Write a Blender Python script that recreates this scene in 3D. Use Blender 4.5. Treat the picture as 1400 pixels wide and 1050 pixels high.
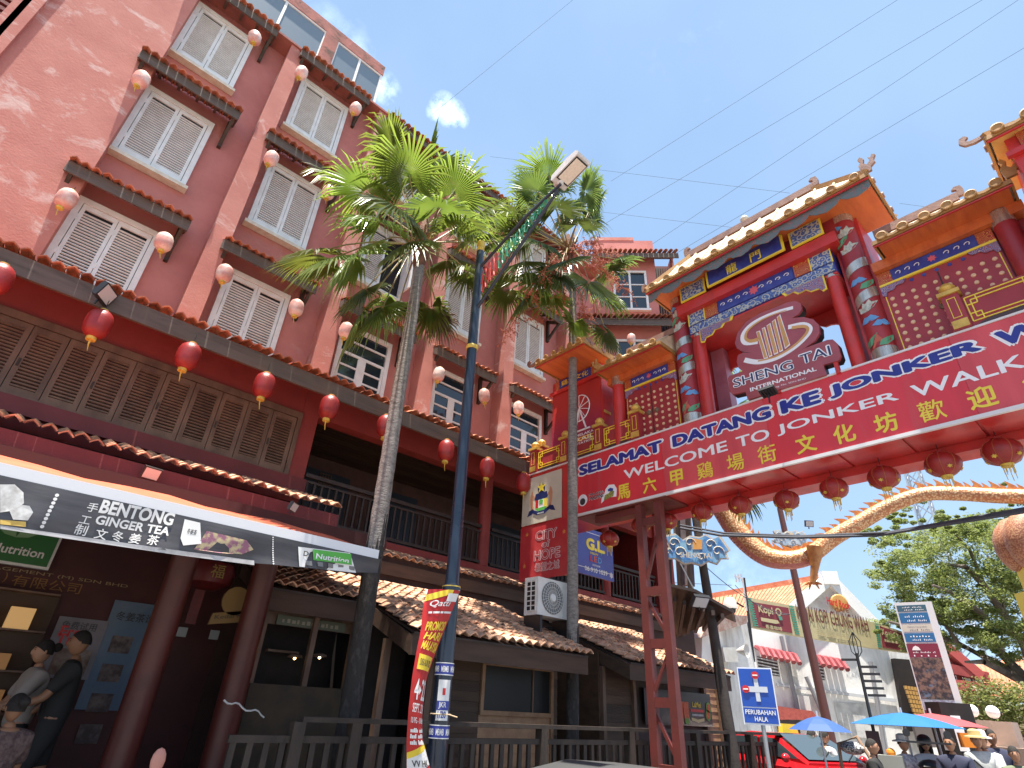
import bpy, bmesh, math, random
from mathutils import Vector as V, Matrix, noise
random.seed(7)
PI = math.pi
SC = bpy.context.scene
COL = SC.collection
for o in list(bpy.data.objects): bpy.data.objects.remove(o)

# ------------------------------------------------------------------ camera
EYE = V((0, 0, 1.6))
RT = V((0.73239708, -0.67919278, 0.04787162)); UP = V((-0.36978642, -0.33774649, 0.86555491)); FW = V((0.57171017, 0.65163217, 0.49852081))
FPX = 770.56
cam = bpy.data.cameras.new('camera'); cam.lens = 36 * FPX / 1400; cam.sensor_width = 36; cam.clip_end = 2000; cam.clip_start = .05
co = bpy.data.objects.new('camera', cam); COL.objects.link(co); SC.camera = co
co.matrix_world = Matrix(((RT.x, UP.x, -FW.x, EYE.x), (RT.y, UP.y, -FW.y, EYE.y), (RT.z, UP.z, -FW.z, EYE.z), (0, 0, 0, 1)))

# ------------------------------------------------------------------ sun and sky
S_AZ = V((-0.82, -0.57, 0)).normalized(); S_EL = math.radians(81)
SUN = V((S_AZ.x * math.cos(S_EL), S_AZ.y * math.cos(S_EL), math.sin(S_EL)))
sl = bpy.data.lights.new('sun', 'SUN'); sl.energy = 5.0; sl.angle = math.radians(.53); sl.color = (1, .93, .82)
so = bpy.data.objects.new('sun', sl); COL.objects.link(so); so.rotation_euler = SUN.to_track_quat('Z', 'Y').to_euler(); so.location = (0, 0, 30)
W = bpy.data.worlds.new('World'); SC.world = W; W.use_nodes = True
wn = W.node_tree; wn.nodes.clear()
def N(t, ty, **k):
    n = t.nodes.new(ty)
    for a, b in k.items(): setattr(n, a, b)
    return n
sky = N(wn, 'ShaderNodeTexSky', sky_type='NISHITA', sun_disc=False, sun_elevation=S_EL, sun_rotation=math.atan2(SUN.x, SUN.y), altitude=20, air_density=1.0, dust_density=.35, ozone_density=1.6)
bg = N(wn, 'ShaderNodeBackground'); bg.inputs[1].default_value = .112
wo = N(wn, 'ShaderNodeOutputWorld'); tc = N(wn, 'ShaderNodeTexCoord')
def L(t, a, b): t.links.new(a, b)
# a few small fair-weather clouds: soft blobs broken up by noise
last = None
cl_noise = N(wn, 'ShaderNodeTexNoise'); cl_noise.inputs['Scale'].default_value = 26; cl_noise.inputs['Detail'].default_value = 9; cl_noise.inputs['Roughness'].default_value = .62
L(wn, tc.outputs['Generated'], cl_noise.inputs['Vector'])
def raydir(u, w): return (RT * ((u - 700) / FPX) - UP * ((w - 525) / FPX) + FW).normalized()
for (u, w, rad, amp) in ((606, 146, .017, 3.), (618, 156, .017, 3.), (596, 153, .012, 2.6), (628, 164, .012, 2.4), (447, 72, .05, .75), (480, 92, .035, 1.3), (526, 122, .02, 1.6), (1000, 810, .07, .42), (1340, 730, .06, .35), (1100, 850, .1, .3), (940, 60, .1, .12)):
    d = raydir(u, w)
    vd = N(wn, 'ShaderNodeVectorMath', operation='DISTANCE'); L(wn, tc.outputs['Generated'], vd.inputs[0]); vd.inputs[1].default_value = d
    mr = N(wn, 'ShaderNodeMapRange'); mr.inputs[1].default_value = rad * 1.5; mr.inputs[2].default_value = 0; mr.inputs[3].default_value = 0; mr.inputs[4].default_value = amp
    L(wn, vd.outputs['Value'], mr.inputs[0])
    if last is None: last = mr.outputs[0]
    else:
        mx = N(wn, 'ShaderNodeMath', operation='MAXIMUM'); L(wn, last, mx.inputs[0]); L(wn, mr.outputs[0], mx.inputs[1]); last = mx.outputs[0]
a1 = N(wn, 'ShaderNodeMath', operation='MULTIPLY_ADD'); L(wn, cl_noise.outputs[0], a1.inputs[0]); a1.inputs[1].default_value = 3.2; a1.inputs[2].default_value = -1.25
m1 = N(wn, 'ShaderNodeMath', operation='MULTIPLY', use_clamp=True); L(wn, a1.outputs[0], m1.inputs[0]); L(wn, last, m1.inputs[1])
# thin high veil over the whole sky
vn = N(wn, 'ShaderNodeTexNoise'); vn.inputs['Scale'].default_value = 1.6; vn.inputs['Detail'].default_value = 5; L(wn, tc.outputs['Generated'], vn.inputs['Vector'])
vm = N(wn, 'ShaderNodeMapRange'); vm.inputs[1].default_value = .35; vm.inputs[2].default_value = .75; vm.inputs[3].default_value = .02; vm.inputs[4].default_value = .16; L(wn, vn.outputs[0], vm.inputs[0])
mm = N(wn, 'ShaderNodeMath', operation='MAXIMUM'); L(wn, vm.outputs[0], mm.inputs[0]); L(wn, m1.outputs[0], mm.inputs[1])
mix = N(wn, 'ShaderNodeMix', data_type='RGBA'); L(wn, mm.outputs[0], mix.inputs['Factor']); hz = N(wn, 'ShaderNodeMix', data_type='RGBA'); hz.inputs['Factor'].default_value = .75; L(wn, sky.outputs[0], hz.inputs['A']); hz.inputs['B'].default_value = (1.32, 2.05, 3.1, 1); L(wn, hz.outputs['Result'], mix.inputs['A']); mix.inputs['B'].default_value = (4.4, 5.5, 6.8, 1)
L(wn, mix.outputs['Result'], bg.inputs[0]); L(wn, bg.outputs[0], wo.inputs[0])
SC.view_settings.view_transform = 'Standard'; SC.view_settings.look = 'None'; SC.view_settings.gamma = 1; SC.view_settings.use_curve_mapping = False
SC.view_settings.exposure = 1.42
SC.render.engine = 'CYCLES'; SC.cycles.max_bounces = 8; SC.cycles.transparent_max_bounces = 8; SC.cycles.use_denoising = True

# ------------------------------------------------------------------ geometry helpers
def P(u, w, **k):
    """point of a real plane (x=, y= or z=) seen in direction (u, w)"""
    r = RT * ((u - 700) / FPX) - UP * ((w - 525) / FPX) + FW
    (a, v), = k.items(); i = 'xyz'.index(a)
    return EYE + r * ((v - EYE[i]) / r[i])
def PD(u, w, d):
    r = RT * ((u - 700) / FPX) - UP * ((w - 525) / FPX) + FW
    return EYE + r * (d / math.hypot(r.x, r.y))
X, Y, Z = V((1, 0, 0)), V((0, 1, 0)), V((0, 0, 1))
class MB:
    def __init__(s): s.v = []; s.f = []
    def add(s, vs, fs):
        b = len(s.v); s.v += [V(p) for p in vs]; s.f += [tuple(i + b for i in f) for f in fs]; return s
    def obox(s, c, u, v, w):          # centre + half vectors
        c = V(c); vs = [c + a * u + b * v + d * w for d in (-1, 1) for b in (-1, 1) for a in (-1, 1)]
        fs = [(0, 2, 3, 1), (4, 5, 7, 6), (0, 1, 5, 4), (2, 6, 7, 3), (0, 4, 6, 2), (1, 3, 7, 5)]
        if u.cross(v).dot(w) < 0: fs = [f[::-1] for f in fs]
        return s.add(vs, fs)
    def box(s, x0, x1, y0, y1, z0, z1):
        return s.obox(((x0 + x1) / 2, (y0 + y1) / 2, (z0 + z1) / 2), X * abs(x1 - x0) / 2, Y * abs(y1 - y0) / 2, Z * abs(z1 - z0) / 2)
    def bar(s, a, b, w, h=None, up=Z):    # square bar from a to b
        a = V(a); b = V(b); d = b - a; n = d.normalized()
        if abs(n.dot(up)) > .98: up = X
        u = n.cross(up).normalized(); v = u.cross(n)
        return s.obox((a + b) / 2, d / 2, u * w / 2, v * (h or w) / 2)
    def prism(s, poly, O, U, W_, D):      # poly in (u,w) from O, extruded by vector D
        O = V(O); n = len(poly); a = [O + U * p[0] + W_ * p[1] for p in poly]
        cr = sum(poly[i][0] * poly[(i + 1) % n][1] - poly[(i + 1) % n][0] * poly[i][1] for i in range(n))
        flip = (cr > 0) == (U.cross(W_).dot(D) > 0)
        fs = [tuple(range(n)), tuple(range(2 * n - 1, n - 1, -1))] + [(i + n, (i + 1) % n + n, (i + 1) % n, i) for i in range(n)]
        if flip: fs = [f[::-1] for f in fs]
        return s.add(a + [p + D for p in a], fs)
    def tube(s, pts, r, n=8, cap=True):
        pts = [V(p) for p in pts]; rs = r if hasattr(r, '__len__') else [r] * len(pts)
        vs = []; prev = None
        for i, p in enumerate(pts):
            t = (pts[min(i + 1, len(pts) - 1)] - pts[max(i - 1, 0)]).normalized()
            if prev is None:
                a = t.cross(Z) if abs(t.z) < .95 else t.cross(X)
                a.normalize()
            else: a = (prev - t * prev.dot(t)).normalized()
            prev = a; b = t.cross(a)
            vs += [p + (a * math.cos(2 * PI * k / n) + b * math.sin(2 * PI * k / n)) * rs[i] for k in range(n)]
        m = len(pts)
        fs = [(i * n + k, i * n + (k + 1) % n, (i + 1) * n + (k + 1) % n, (i + 1) * n + k) for i in range(m - 1) for k in range(n)]
        if cap: fs += [tuple(range(n))[::-1], tuple(range((m - 1) * n, m * n))]
        return s.add(vs, fs)
    def lathe(s, prof, O, n=16, ax=Z):    # prof (r, h)
        ax = ax.normalized(); a = ax.cross(X) if abs(ax.x) < .9 else ax.cross(Y); a.normalize(); b = ax.cross(a); O = V(O)
        vs = [O + ax * h + (a * math.cos(2 * PI * k / n) + b * math.sin(2 * PI * k / n)) * max(r, 1e-4) for r, h in prof for k in range(n)]
        m = len(prof)
        fs = [(i * n + k, i * n + (k + 1) % n, (i + 1) * n + (k + 1) % n, (i + 1) * n + k) for i in range(m - 1) for k in range(n)]
        fs += [tuple(range(n))[::-1], tuple(range((m - 1) * n, m * n))]
        return s.add(vs, fs)
    def ball(s, c, r, n=10, sc=(1, 1, 1), m=6):
        c = V(c); vs = []; 
        for i in range(m + 1):
            t = PI * i / m - PI / 2
            for k in range(n):
                vs.append(c + V((math.cos(t) * math.cos(2 * PI * k / n) * r * sc[0], math.cos(t) * math.sin(2 * PI * k / n) * r * sc[1], math.sin(t) * r * sc[2])))
        return s.add(vs, [(i * n + k, i * n + (k + 1) % n, (i + 1) * n + (k + 1) % n, (i + 1) * n + k) for i in range(m) for k in range(n)])
    def quad(s, a, b, c, d): return s.add([a, b, c, d], [(0, 1, 2, 3)])
def mesh_of(mb, name, org=V((0, 0, 0)), smooth=False, m=None):
    me = bpy.data.meshes.new(name); me.from_pydata([tuple(p - org) for p in mb.v], [], mb.f); me.validate()
    if smooth:
        me.shade_smooth()
        try: me.set_sharp_from_angle(angle=math.radians(38))
        except Exception: pass
    if m: me.materials.append(m)
    return me
ORG = {}
def tag(o, label=None, cat=None, group=None, kind=None):
    if label: o['label'] = label
    if cat: o['category'] = cat
    if group: o['group'] = group
    if kind: o['kind'] = kind
    return o
def thing(name, loc, label, cat, group=None):
    o = bpy.data.objects.new(name, None); o.empty_display_size = .2; COL.objects.link(o); o.location = loc; ORG[o.name] = V(loc)
    return tag(o, label, cat, group)
def part(name, mb, m, parent=None, smooth=False, label=None, kind=None, loc=None):
    """mesh object; vertices are given in world space (before any turn of the thing)"""
    org = ORG[parent.name] if parent else (V(loc) if loc is not None else V((0, 0, 0)))
    me = mesh_of(mb, name, org, smooth, m)
    o = bpy.data.objects.new(name, me); COL.objects.link(o)
    if parent: o.parent = parent
    else: o.location = org
    ORG[o.name] = org
    if label: o['label'] = label
    if kind: o['kind'] = kind
    return o
def solo(name, mb, m, loc, label, cat, group=None, smooth=False):
    return tag(part(name, mb, m, None, smooth, loc=loc), label, cat, group)
def setting(name, mb, m, smooth=False):
    return tag(part(name, mb, m, None, smooth), kind='structure')
def inst(me, name, parent, loc, rot=None, scale=None):
    o = bpy.data.objects.new(name, me); COL.objects.link(o); o.parent = parent; o.location = V(loc) - ORG[parent.name]
    if rot is not None: o.rotation_euler = rot
    if scale: o.scale = scale
    ORG[o.name] = V(loc)
    return o
def clone(o, loc=None, rz=None, label=None, group=None, parent=None, scale=None):
    c = o.copy(); COL.objects.link(c); c.parent = parent
    for ch in o.children: clone(ch, parent=c)
    if parent is None:
        if loc is not None: c.location = loc
        if rz is not None: c.rotation_euler = (0, 0, rz)
        if scale: c.scale = (scale,) * 3
        if label: c['label'] = label
        if group: c['group'] = group
    return c
_tc = {}
def tmesh(s, bold=0., ext=.004, key=None, italic=0.):
    k = (s, bold, ext, italic)
    if k in _tc: return _tc[k]
    c = bpy.data.curves.new('t', 'FONT'); c.body = s; c.offset = bold; c.extrude = 0; c.resolution_u = 3; c.shear = italic
    o = bpy.data.objects.new('t', c); COL.objects.link(o)
    dg = bpy.context.evaluated_depsgraph_get(); me = bpy.data.meshes.new_from_object(o.evaluated_get(dg))
    vs = [v.co.copy() for v in me.vertices]; fs = [tuple(p.vertices) for p in me.polygons]
    bpy.data.objects.remove(o); bpy.data.meshes.remove(me)
    _tc[k] = (vs, fs); return _tc[k]
def text(mb, s, O, U, W_, w=None, h=None, bold=0., italic=0., out=None, cx=False, soft=False):
    """flat lettering laid in plane O,U,W_: fitted into width w and height h"""
    if bold >= .01 and not soft:
        # heavy strokes: the thin lettering laid several times round a small circle, each a hair above the last
        vs, fs = tmesh(s, 0, italic=italic); nz = U.cross(W_).normalized(); al = []; fa = []; k = 0
        rings = [(bold, 8)] + ([(bold * .5, 6)] if bold > .05 else [])
        for rr_, nn in rings:
            for i in range(nn):
                a = 2 * PI * i / nn; b_ = len(al); k += 1
                al += [V((v.x + math.cos(a) * rr_, v.y + math.sin(a) * rr_, k * .0002)) for v in vs]; fa += [tuple(q + b_ for q in f) for f in fs]
        vs, fs = al, fa
    else:
        vs, fs = tmesh(s, bold, italic=italic); nz = V((0, 0, 0))
    if not vs: return mb
    x0 = min(v.x for v in vs); x1 = max(v.x for v in vs); y0 = min(v.y for v in vs); y1 = max(v.y for v in vs)
    sx = (w / (x1 - x0)) if w else None; sy = (h / (y1 - y0)) if h else None
    sx = sx or sy; sy = sy or sx
    O = V(O)
    if cx: O = O - U * ((x1 - x0) * sx / 2)
    mb.add([O + U * ((v.x - x0) * sx) + W_ * ((v.y - y0) * sy) + nz * v.z for v in vs], fs)
    return mb

# ------------------------------------------------------------------ materials
MATS = {}
def node_mat(name):
    m = bpy.data.materials.new(name); m.use_nodes = True; t = m.node_tree; t.nodes.clear()
    b = N(t, 'ShaderNodeBsdfPrincipled'); o = N(t, 'ShaderNodeOutputMaterial'); L(t, b.outputs[0], o.inputs[0])
    MATS[name] = m
    return m, t, b
def M(name, c1, c2=None, scale=6., rough=.7, bump=0., bscale=40., metal=0., lo=.4, hi=.65, stretch=(1, 1, 1), rnd=0., spec=.5, c3=None, s3=1.5, lo3=.55, hi3=.7, coat=0.):
    """base colour c1 worn by patches of c2 (and broad stains of c3), fine relief; coordinates are the object's own"""
    m, t, b = node_mat(name)
    b.inputs['Roughness'].default_value = rough; b.inputs['Metallic'].default_value = metal; b.inputs['Specular IOR Level'].default_value = spec
    b.inputs['Coat Weight'].default_value = coat
    g = N(t, 'ShaderNodeNewGeometry'); mp = N(t, 'ShaderNodeMapping'); mp.inputs['Scale'].default_value = stretch; L(t, g.outputs['Position'], mp.inputs[0])
    def rgb(c): return (c[0], c[1], c[2], 1)
    cur = None
    if c2:
        n = N(t, 'ShaderNodeTexNoise'); n.inputs['Scale'].default_value = scale; n.inputs['Detail'].default_value = 6; n.inputs['Roughness'].default_value = .6; L(t, mp.outputs[0], n.inputs['Vector'])
        r = N(t, 'ShaderNodeMapRange'); r.inputs[1].default_value = lo; r.inputs[2].default_value = hi; L(t, n.outputs[0], r.inputs[0])
        x = N(t, 'ShaderNodeMix', data_type='RGBA'); L(t, r.outputs[0], x.inputs['Factor']); x.inputs['A'].default_value = rgb(c1); x.inputs['B'].default_value = rgb(c2); cur = x.outputs['Result']
        # a little roughness variation with the wear
        rr = N(t, 'ShaderNodeMapRange'); rr.inputs[3].default_value = max(.05, rough - .08); rr.inputs[4].default_value = min(1, rough + .12); L(t, n.outputs[0], rr.inputs[0]); L(t, rr.outputs[0], b.inputs['Roughness'])
    if c3:
        n = N(t, 'ShaderNodeTexNoise'); n.inputs['Scale'].default_value = s3; n.inputs['Detail'].default_value = 8; n.inputs['Roughness'].default_value = .68; n.inputs['Distortion'].default_value = .6; L(t, mp.outputs[0], n.inputs['Vector'])
        r = N(t, 'ShaderNodeMapRange'); r.inputs[1].default_value = lo3; r.inputs[2].default_value = hi3; L(t, n.outputs[0], r.inputs[0])
        x = N(t, 'ShaderNodeMix', data_type='RGBA'); L(t, r.outputs[0], x.inputs['Factor'])
        if cur: L(t, cur, x.inputs['A'])
        else: x.inputs['A'].default_value = rgb(c1)
        x.inputs['B'].default_value = rgb(c3); cur = x.outputs['Result']
    if rnd:
        oi = N(t, 'ShaderNodeObjectInfo'); h = N(t, 'ShaderNodeHueSaturation')
        r = N(t, 'ShaderNodeMapRange'); r.inputs[3].default_value = 1 - rnd; r.inputs[4].default_value = 1 + rnd; L(t, oi.outputs['Random'], r.inputs[0]); L(t, r.outputs[0], h.inputs['Value'])
        if cur: L(t, cur, h.inputs['Color'])
        else: h.inputs['Color'].default_value = rgb(c1)
        cur = h.outputs[0]
    if cur: L(t, cur, b.inputs['Base Color'])
    else: b.inputs['Base Color'].default_value = rgb(c1)
    if bump:
        n = N(t, 'ShaderNodeTexNoise'); n.inputs['Scale'].default_value = bscale; n.inputs['Detail'].default_value = 5; L(t, mp.outputs[0], n.inputs['Vector'])
        bp = N(t, 'ShaderNodeBump'); bp.inputs['Strength'].default_value = bump; bp.inputs['Distance'].default_value = .02; L(t, n.outputs[0], bp.inputs['Height']); L(t, bp.outputs[0], b.inputs['Normal'])
    return m
def emat(name, c, s):
    m, t, b = node_mat(name); b.inputs['Base Color'].default_value = (*c, 1); b.inputs['Emission Color'].default_value = (*c, 1); b.inputs['Emission Strength'].default_value = s
    return m
plaster = M('pink_plaster', (.55, .215, .17), (.48, .175, .14), 1.2, .85, .16, 26, c3=(.66, .43, .38), s3=1.5, lo3=.545, hi3=.66, stretch=(1, 1, 1.3))
plaster2 = M('pink_plaster_bay', (.56, .21, .18), (.49, .175, .15), 1.4, .85, .12, 25, c3=(.55, .32, .29), s3=1.1, lo3=.6, hi3=.76)
parapet_m = M('weathered_parapet', (.42, .15, .12), (.30, .12, .10), 3, .9, .4, 20, c3=(.09, .06, .045), s3=2.5, lo3=.5, hi3=.62)
maroon = M('maroon_paint', (.16, .020, .02), (.125, .017, .017), 2, .6, .12, 30, c3=(.15, .02, .02), s3=1.5)
redbeam = M('red_wall_paint', (.27, .036, .03), (.22, .03, .025), 1.6, .65, .15, 25)
white = M('white_window_paint', (.84, .84, .82), (.74, .73, .70), 5, .55, .1, 60)
sill_m = M('cream_sill', (.80, .72, .58), (.66, .56, .43), 7, .65, .1, 50)
eave_m = M('eave_board', (.135, .10, .08), (.10, .075, .06), 3, .7, .12, 40, stretch=(.3, 1, 3), c3=(.06, .045, .035), s3=2)
fascia_m = M('brown_fascia_board', (.075, .040, .025), (.05, .028, .018), 3, .7, .15, 40, stretch=(.3, 1, 3))
darkwood = M('dark_timber', (.042, .026, .022), (.03, .02, .017), 5, .6, .2, 40, stretch=(1, 1, .3), rnd=.25)
brownwood = M('brown_shutter_wood', (.17, .10, .065), (.11, .062, .042), 5, .6, .2, 50, stretch=(1, 1, .4), rnd=.15)
plankwood = M('weatherboard_wood', (.085, .045, .024), (.055, .029, .016), 4, .65, .3, 45, stretch=(.25, 1, 2), rnd=.35)
greywood = M('weathered_grey_timber', (.055, .038, .028), (.034, .024, .018), 6, .7, .3, 50, stretch=(1, 1, .3), rnd=.2)
tile_m = M('terracotta_tile', (.56, .22, .12), (.42, .14, .08), 5, .8, .3, 60, c3=(.13, .07, .05), s3=4, lo3=.55, hi3=.75, rnd=.28)
oldtile_m = M('weathered_tile', (.62, .38, .25), (.44, .21, .12), 9, .85, .3, 60, c3=(.13, .09, .07), s3=3.2, lo3=.5, hi3=.64, rnd=.38)
black = M('black_metal', (.02, .02, .022), None, rough=.4)
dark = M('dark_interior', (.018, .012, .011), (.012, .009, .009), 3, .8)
glass_m, t, b = node_mat('window_glass'); b.inputs['Base Color'].default_value = (.02, .03, .04, 1); b.inputs['Roughness'].default_value = .05; b.inputs['Specular IOR Level'].default_value = .8
pglass, t, b = node_mat('dusty_glass'); b.inputs['Base Color'].default_value = (.16, .21, .25, 1); b.inputs['Roughness'].default_value = .25; b.inputs['Specular IOR Level'].default_value = .7
asphalt = M('asphalt', (.22, .19, .175), (.17, .15, .14), 8, .9, .4, 80)
paving = M('paving', (.085, .07, .062), (.06, .05, .045), 5, .85, .3, 40)
gold = M('gold_paint', (.72, .48, .10), (.55, .34, .07), 8, .4, .08, 50, metal=.2)
ochre = M('ochre_glazed_tile', (.44, .24, .075), (.34, .18, .055), 6, .5, .1, 50, rnd=.12)
cream = M('cream_glazed_roof', (.72, .56, .38), (.60, .44, .28), 5, .45, .1, 50)
brownstone = M('brown_ridge_paint', (.30, .17, .13), (.20, .11, .09), 6, .6, .15, 40)
# ================================================================== ground
g = MB().quad((-300, -300, 0), (600, -300, 0), (600, 600, 0), (-300, 600, 0)); setting('ground', g, M('far_ground', (.27, .25, .22), (.20, .19, .165), 1, .95))
g = MB().quad((-40, -9, .006), (60, -9, .006), (60, 5.0, .006), (-40, 5.0, .006)); setting('road', g, asphalt)
g = MB().box(-12, 12.9, 5.15, 14, -.2, .16); setting('pavement', g, paving)
g = MB().box(-12, 12.9, 5.0, 5.14, -.2, .15); setting('kerb', g, M('kerb_concrete', (.3, .29, .27), (.2, .19, .18), 5, .9, .3, 30))
for i in range(9):
    g = MB().quad((-12 + i * 3.2, -2.06, .011), (-10.6 + i * 3.2, -2.06, .011), (-10.6 + i * 3.2, -1.94, .011), (-12 + i * 3.2, -1.94, .011)); setting('lane_marking', g, M('road_paint', (.7, .7, .68), None, rough=.7) if i == 0 else bpy.data.materials['road_paint'])

# ================================================================== roof tiles
def tile_mesh(name, length, pitch=.17, h=.055, th=.014, courses=1, m=tile_m):
    """barrel tile: runs along -y from (0,0,0) to y=-length; courses overlap in small steps"""
    mb = MB(); pr = [(-.5, 0), (-.27, .55), (0, 1), (.27, .55), (.5, 0)]
    cl = length / courses
    for c in range(courses):
        y1 = -c * cl + (.03 if c else 0); y0 = -(c + 1) * cl
        up1 = 0.; up0 = .018 if courses > 1 else .02
        n = len(pr); vs = []
        for (yy, zz) in ((y1, up1), (y0, up0)):
            sc = 1.0 if yy == y0 else .86
            vs += [V((a * pitch * sc, yy, b * h + zz + th)) for a, b in pr]; vs += [V((a * pitch * sc * .9, yy, b * h * .92 + zz)) for a, b in pr]
        fs = []
        for i in range(n - 1):
            fs += [(i, 2 * n + i, 2 * n + i + 1, i + 1)]                         # top skin
            fs += [(n + i, n + i + 1, 3 * n + i + 1, 3 * n + i)]                 # under skin
            fs += [(2 * n + i, 3 * n + i, 3 * n + i + 1, 2 * n + i + 1), (i, i + 1, n + i + 1, n + i)]
        mb.add(vs, [f[::-1] for f in fs])
    return mesh_of(mb, name, m=m)
T_HOOD = tile_mesh('hood_tile', .72, .152, courses=3)
T_EAVE = tile_mesh('eave_tile', 1.12, .178, courses=4, h=.06)
T_NARROW = tile_mesh('narrow_tile', 1.25, .178, courses=5, h=.06, m=oldtile_m)
T_SINGLE = tile_mesh('roof_tile', .27, .174, courses=1, h=.058, m=oldtile_m)
def tile_row(parent, me, x0, x1, y, z, pitch, slope, jit=.006, skip=0):
    n = round((x1 - x0) / pitch); p = (x1 - x0) / n
    for i in range(n):
        o = inst(me, 'roof_tile', parent, (x0 + (i + .5) * p, y, z + random.uniform(-jit, jit)), (slope + random.uniform(-.012, .012), 0, random.uniform(-.012, .012)))

# ================================================================== hotel
HL = ORG; hotel = thing('hotel_building', (4, 10, 0), 'tall pink plastered hotel with white shuttered windows under small tiled hoods', 'building')
XP = [1.02 + 2.42 * k for k in range(5)]      # pilaster centres, plane y 9.6
ZT = 15.08
w = MB()
w.box(-9, -1.06, 9.6, 13.8, 7.0, ZT)                       # wide blank pier at the left
part('blank_pier_wall', w, plaster, hotel)
w = MB(); w.box(-1.06, 12.28, 10.02, 13.8, 7.02, ZT - .003); part('bay_wall', w, plaster2, hotel)
for x in XP[:5]:
    w = MB().box(x - .17, x + .17, 9.6, 10.015, 7.0, ZT - .002); part('pilaster', w, plaster, hotel)
w = MB().box(-9, 12.3, 9.55, 10.3, ZT, ZT + .06); part('roof_ledge', w, M('ledge_paint', (.42, .15, .12), (.25, .1, .08), 3, .9), hotel)

# penthouse with glass
w = MB(); w.box(-9, 3.24, 9.98, 12.5, 17.02, 17.42); w.box(1.50, 1.86, 9.98, 12.5, ZT + .1, 17.02); w.box(-3.2, -2.8, 9.98, 12.5, ZT + .1, 17.02); part('penthouse_wall', w, parapet_m, hotel)
for (a, b, n) in ((-2.8, 1.50, 4), (1.86, 3.20, 2)):
    f = MB(); st = (b - a) / n
    for i in range(n + 1): f.box(a + i * st - .03, a + i * st + .03, 10.0, 10.07, ZT + .1, 17.02)
    f.box(a, b, 10.002, 10.068, 16.97, 17.018); f.box(a, b, 10.002, 10.068, ZT + .1, ZT + .16)
    fr = part('penthouse_window', f, white, hotel)
    for i in range(n):
        p = MB().box(a + i * st + .03, a + (i + 1) * st - .03, 10.03, 10.04, ZT + .16, 16.97); part('pane', p, pglass, fr)
w = MB().box(3.19, 3.22, 10.1, 12.4, ZT + .1, 17.0); part('penthouse_side_glass', w, pglass, hotel)
w = MB().box(-9, 3.15, 12.4, 12.48, ZT + .1, 17.0); part('penthouse_back_wall', w, parapet_m, hotel)
# raised band at the far left with a dark louvred window beyond
w = MB().box(-3.05, -2.75, 9.5, 9.6, 7.0, ZT); part('corner_band', w, plaster, hotel)
f = MB(); c = P(6, 22, y=9.55)
for i in range(12): f.box(c.x - .75, c.x + .05, 9.53, 9.59, c.z - .9 + i * .14, c.z - .83 + i * .14)
f.box(c.x + .05, c.x + .13, 9.5, 9.6, c.z - 1, c.z + .9); f.box(c.x - .83, c.x + .13, 9.5, 9.6, c.z - 1.06, c.z - .98)
part('dark_louvred_window', f, maroon, hotel)

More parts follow.
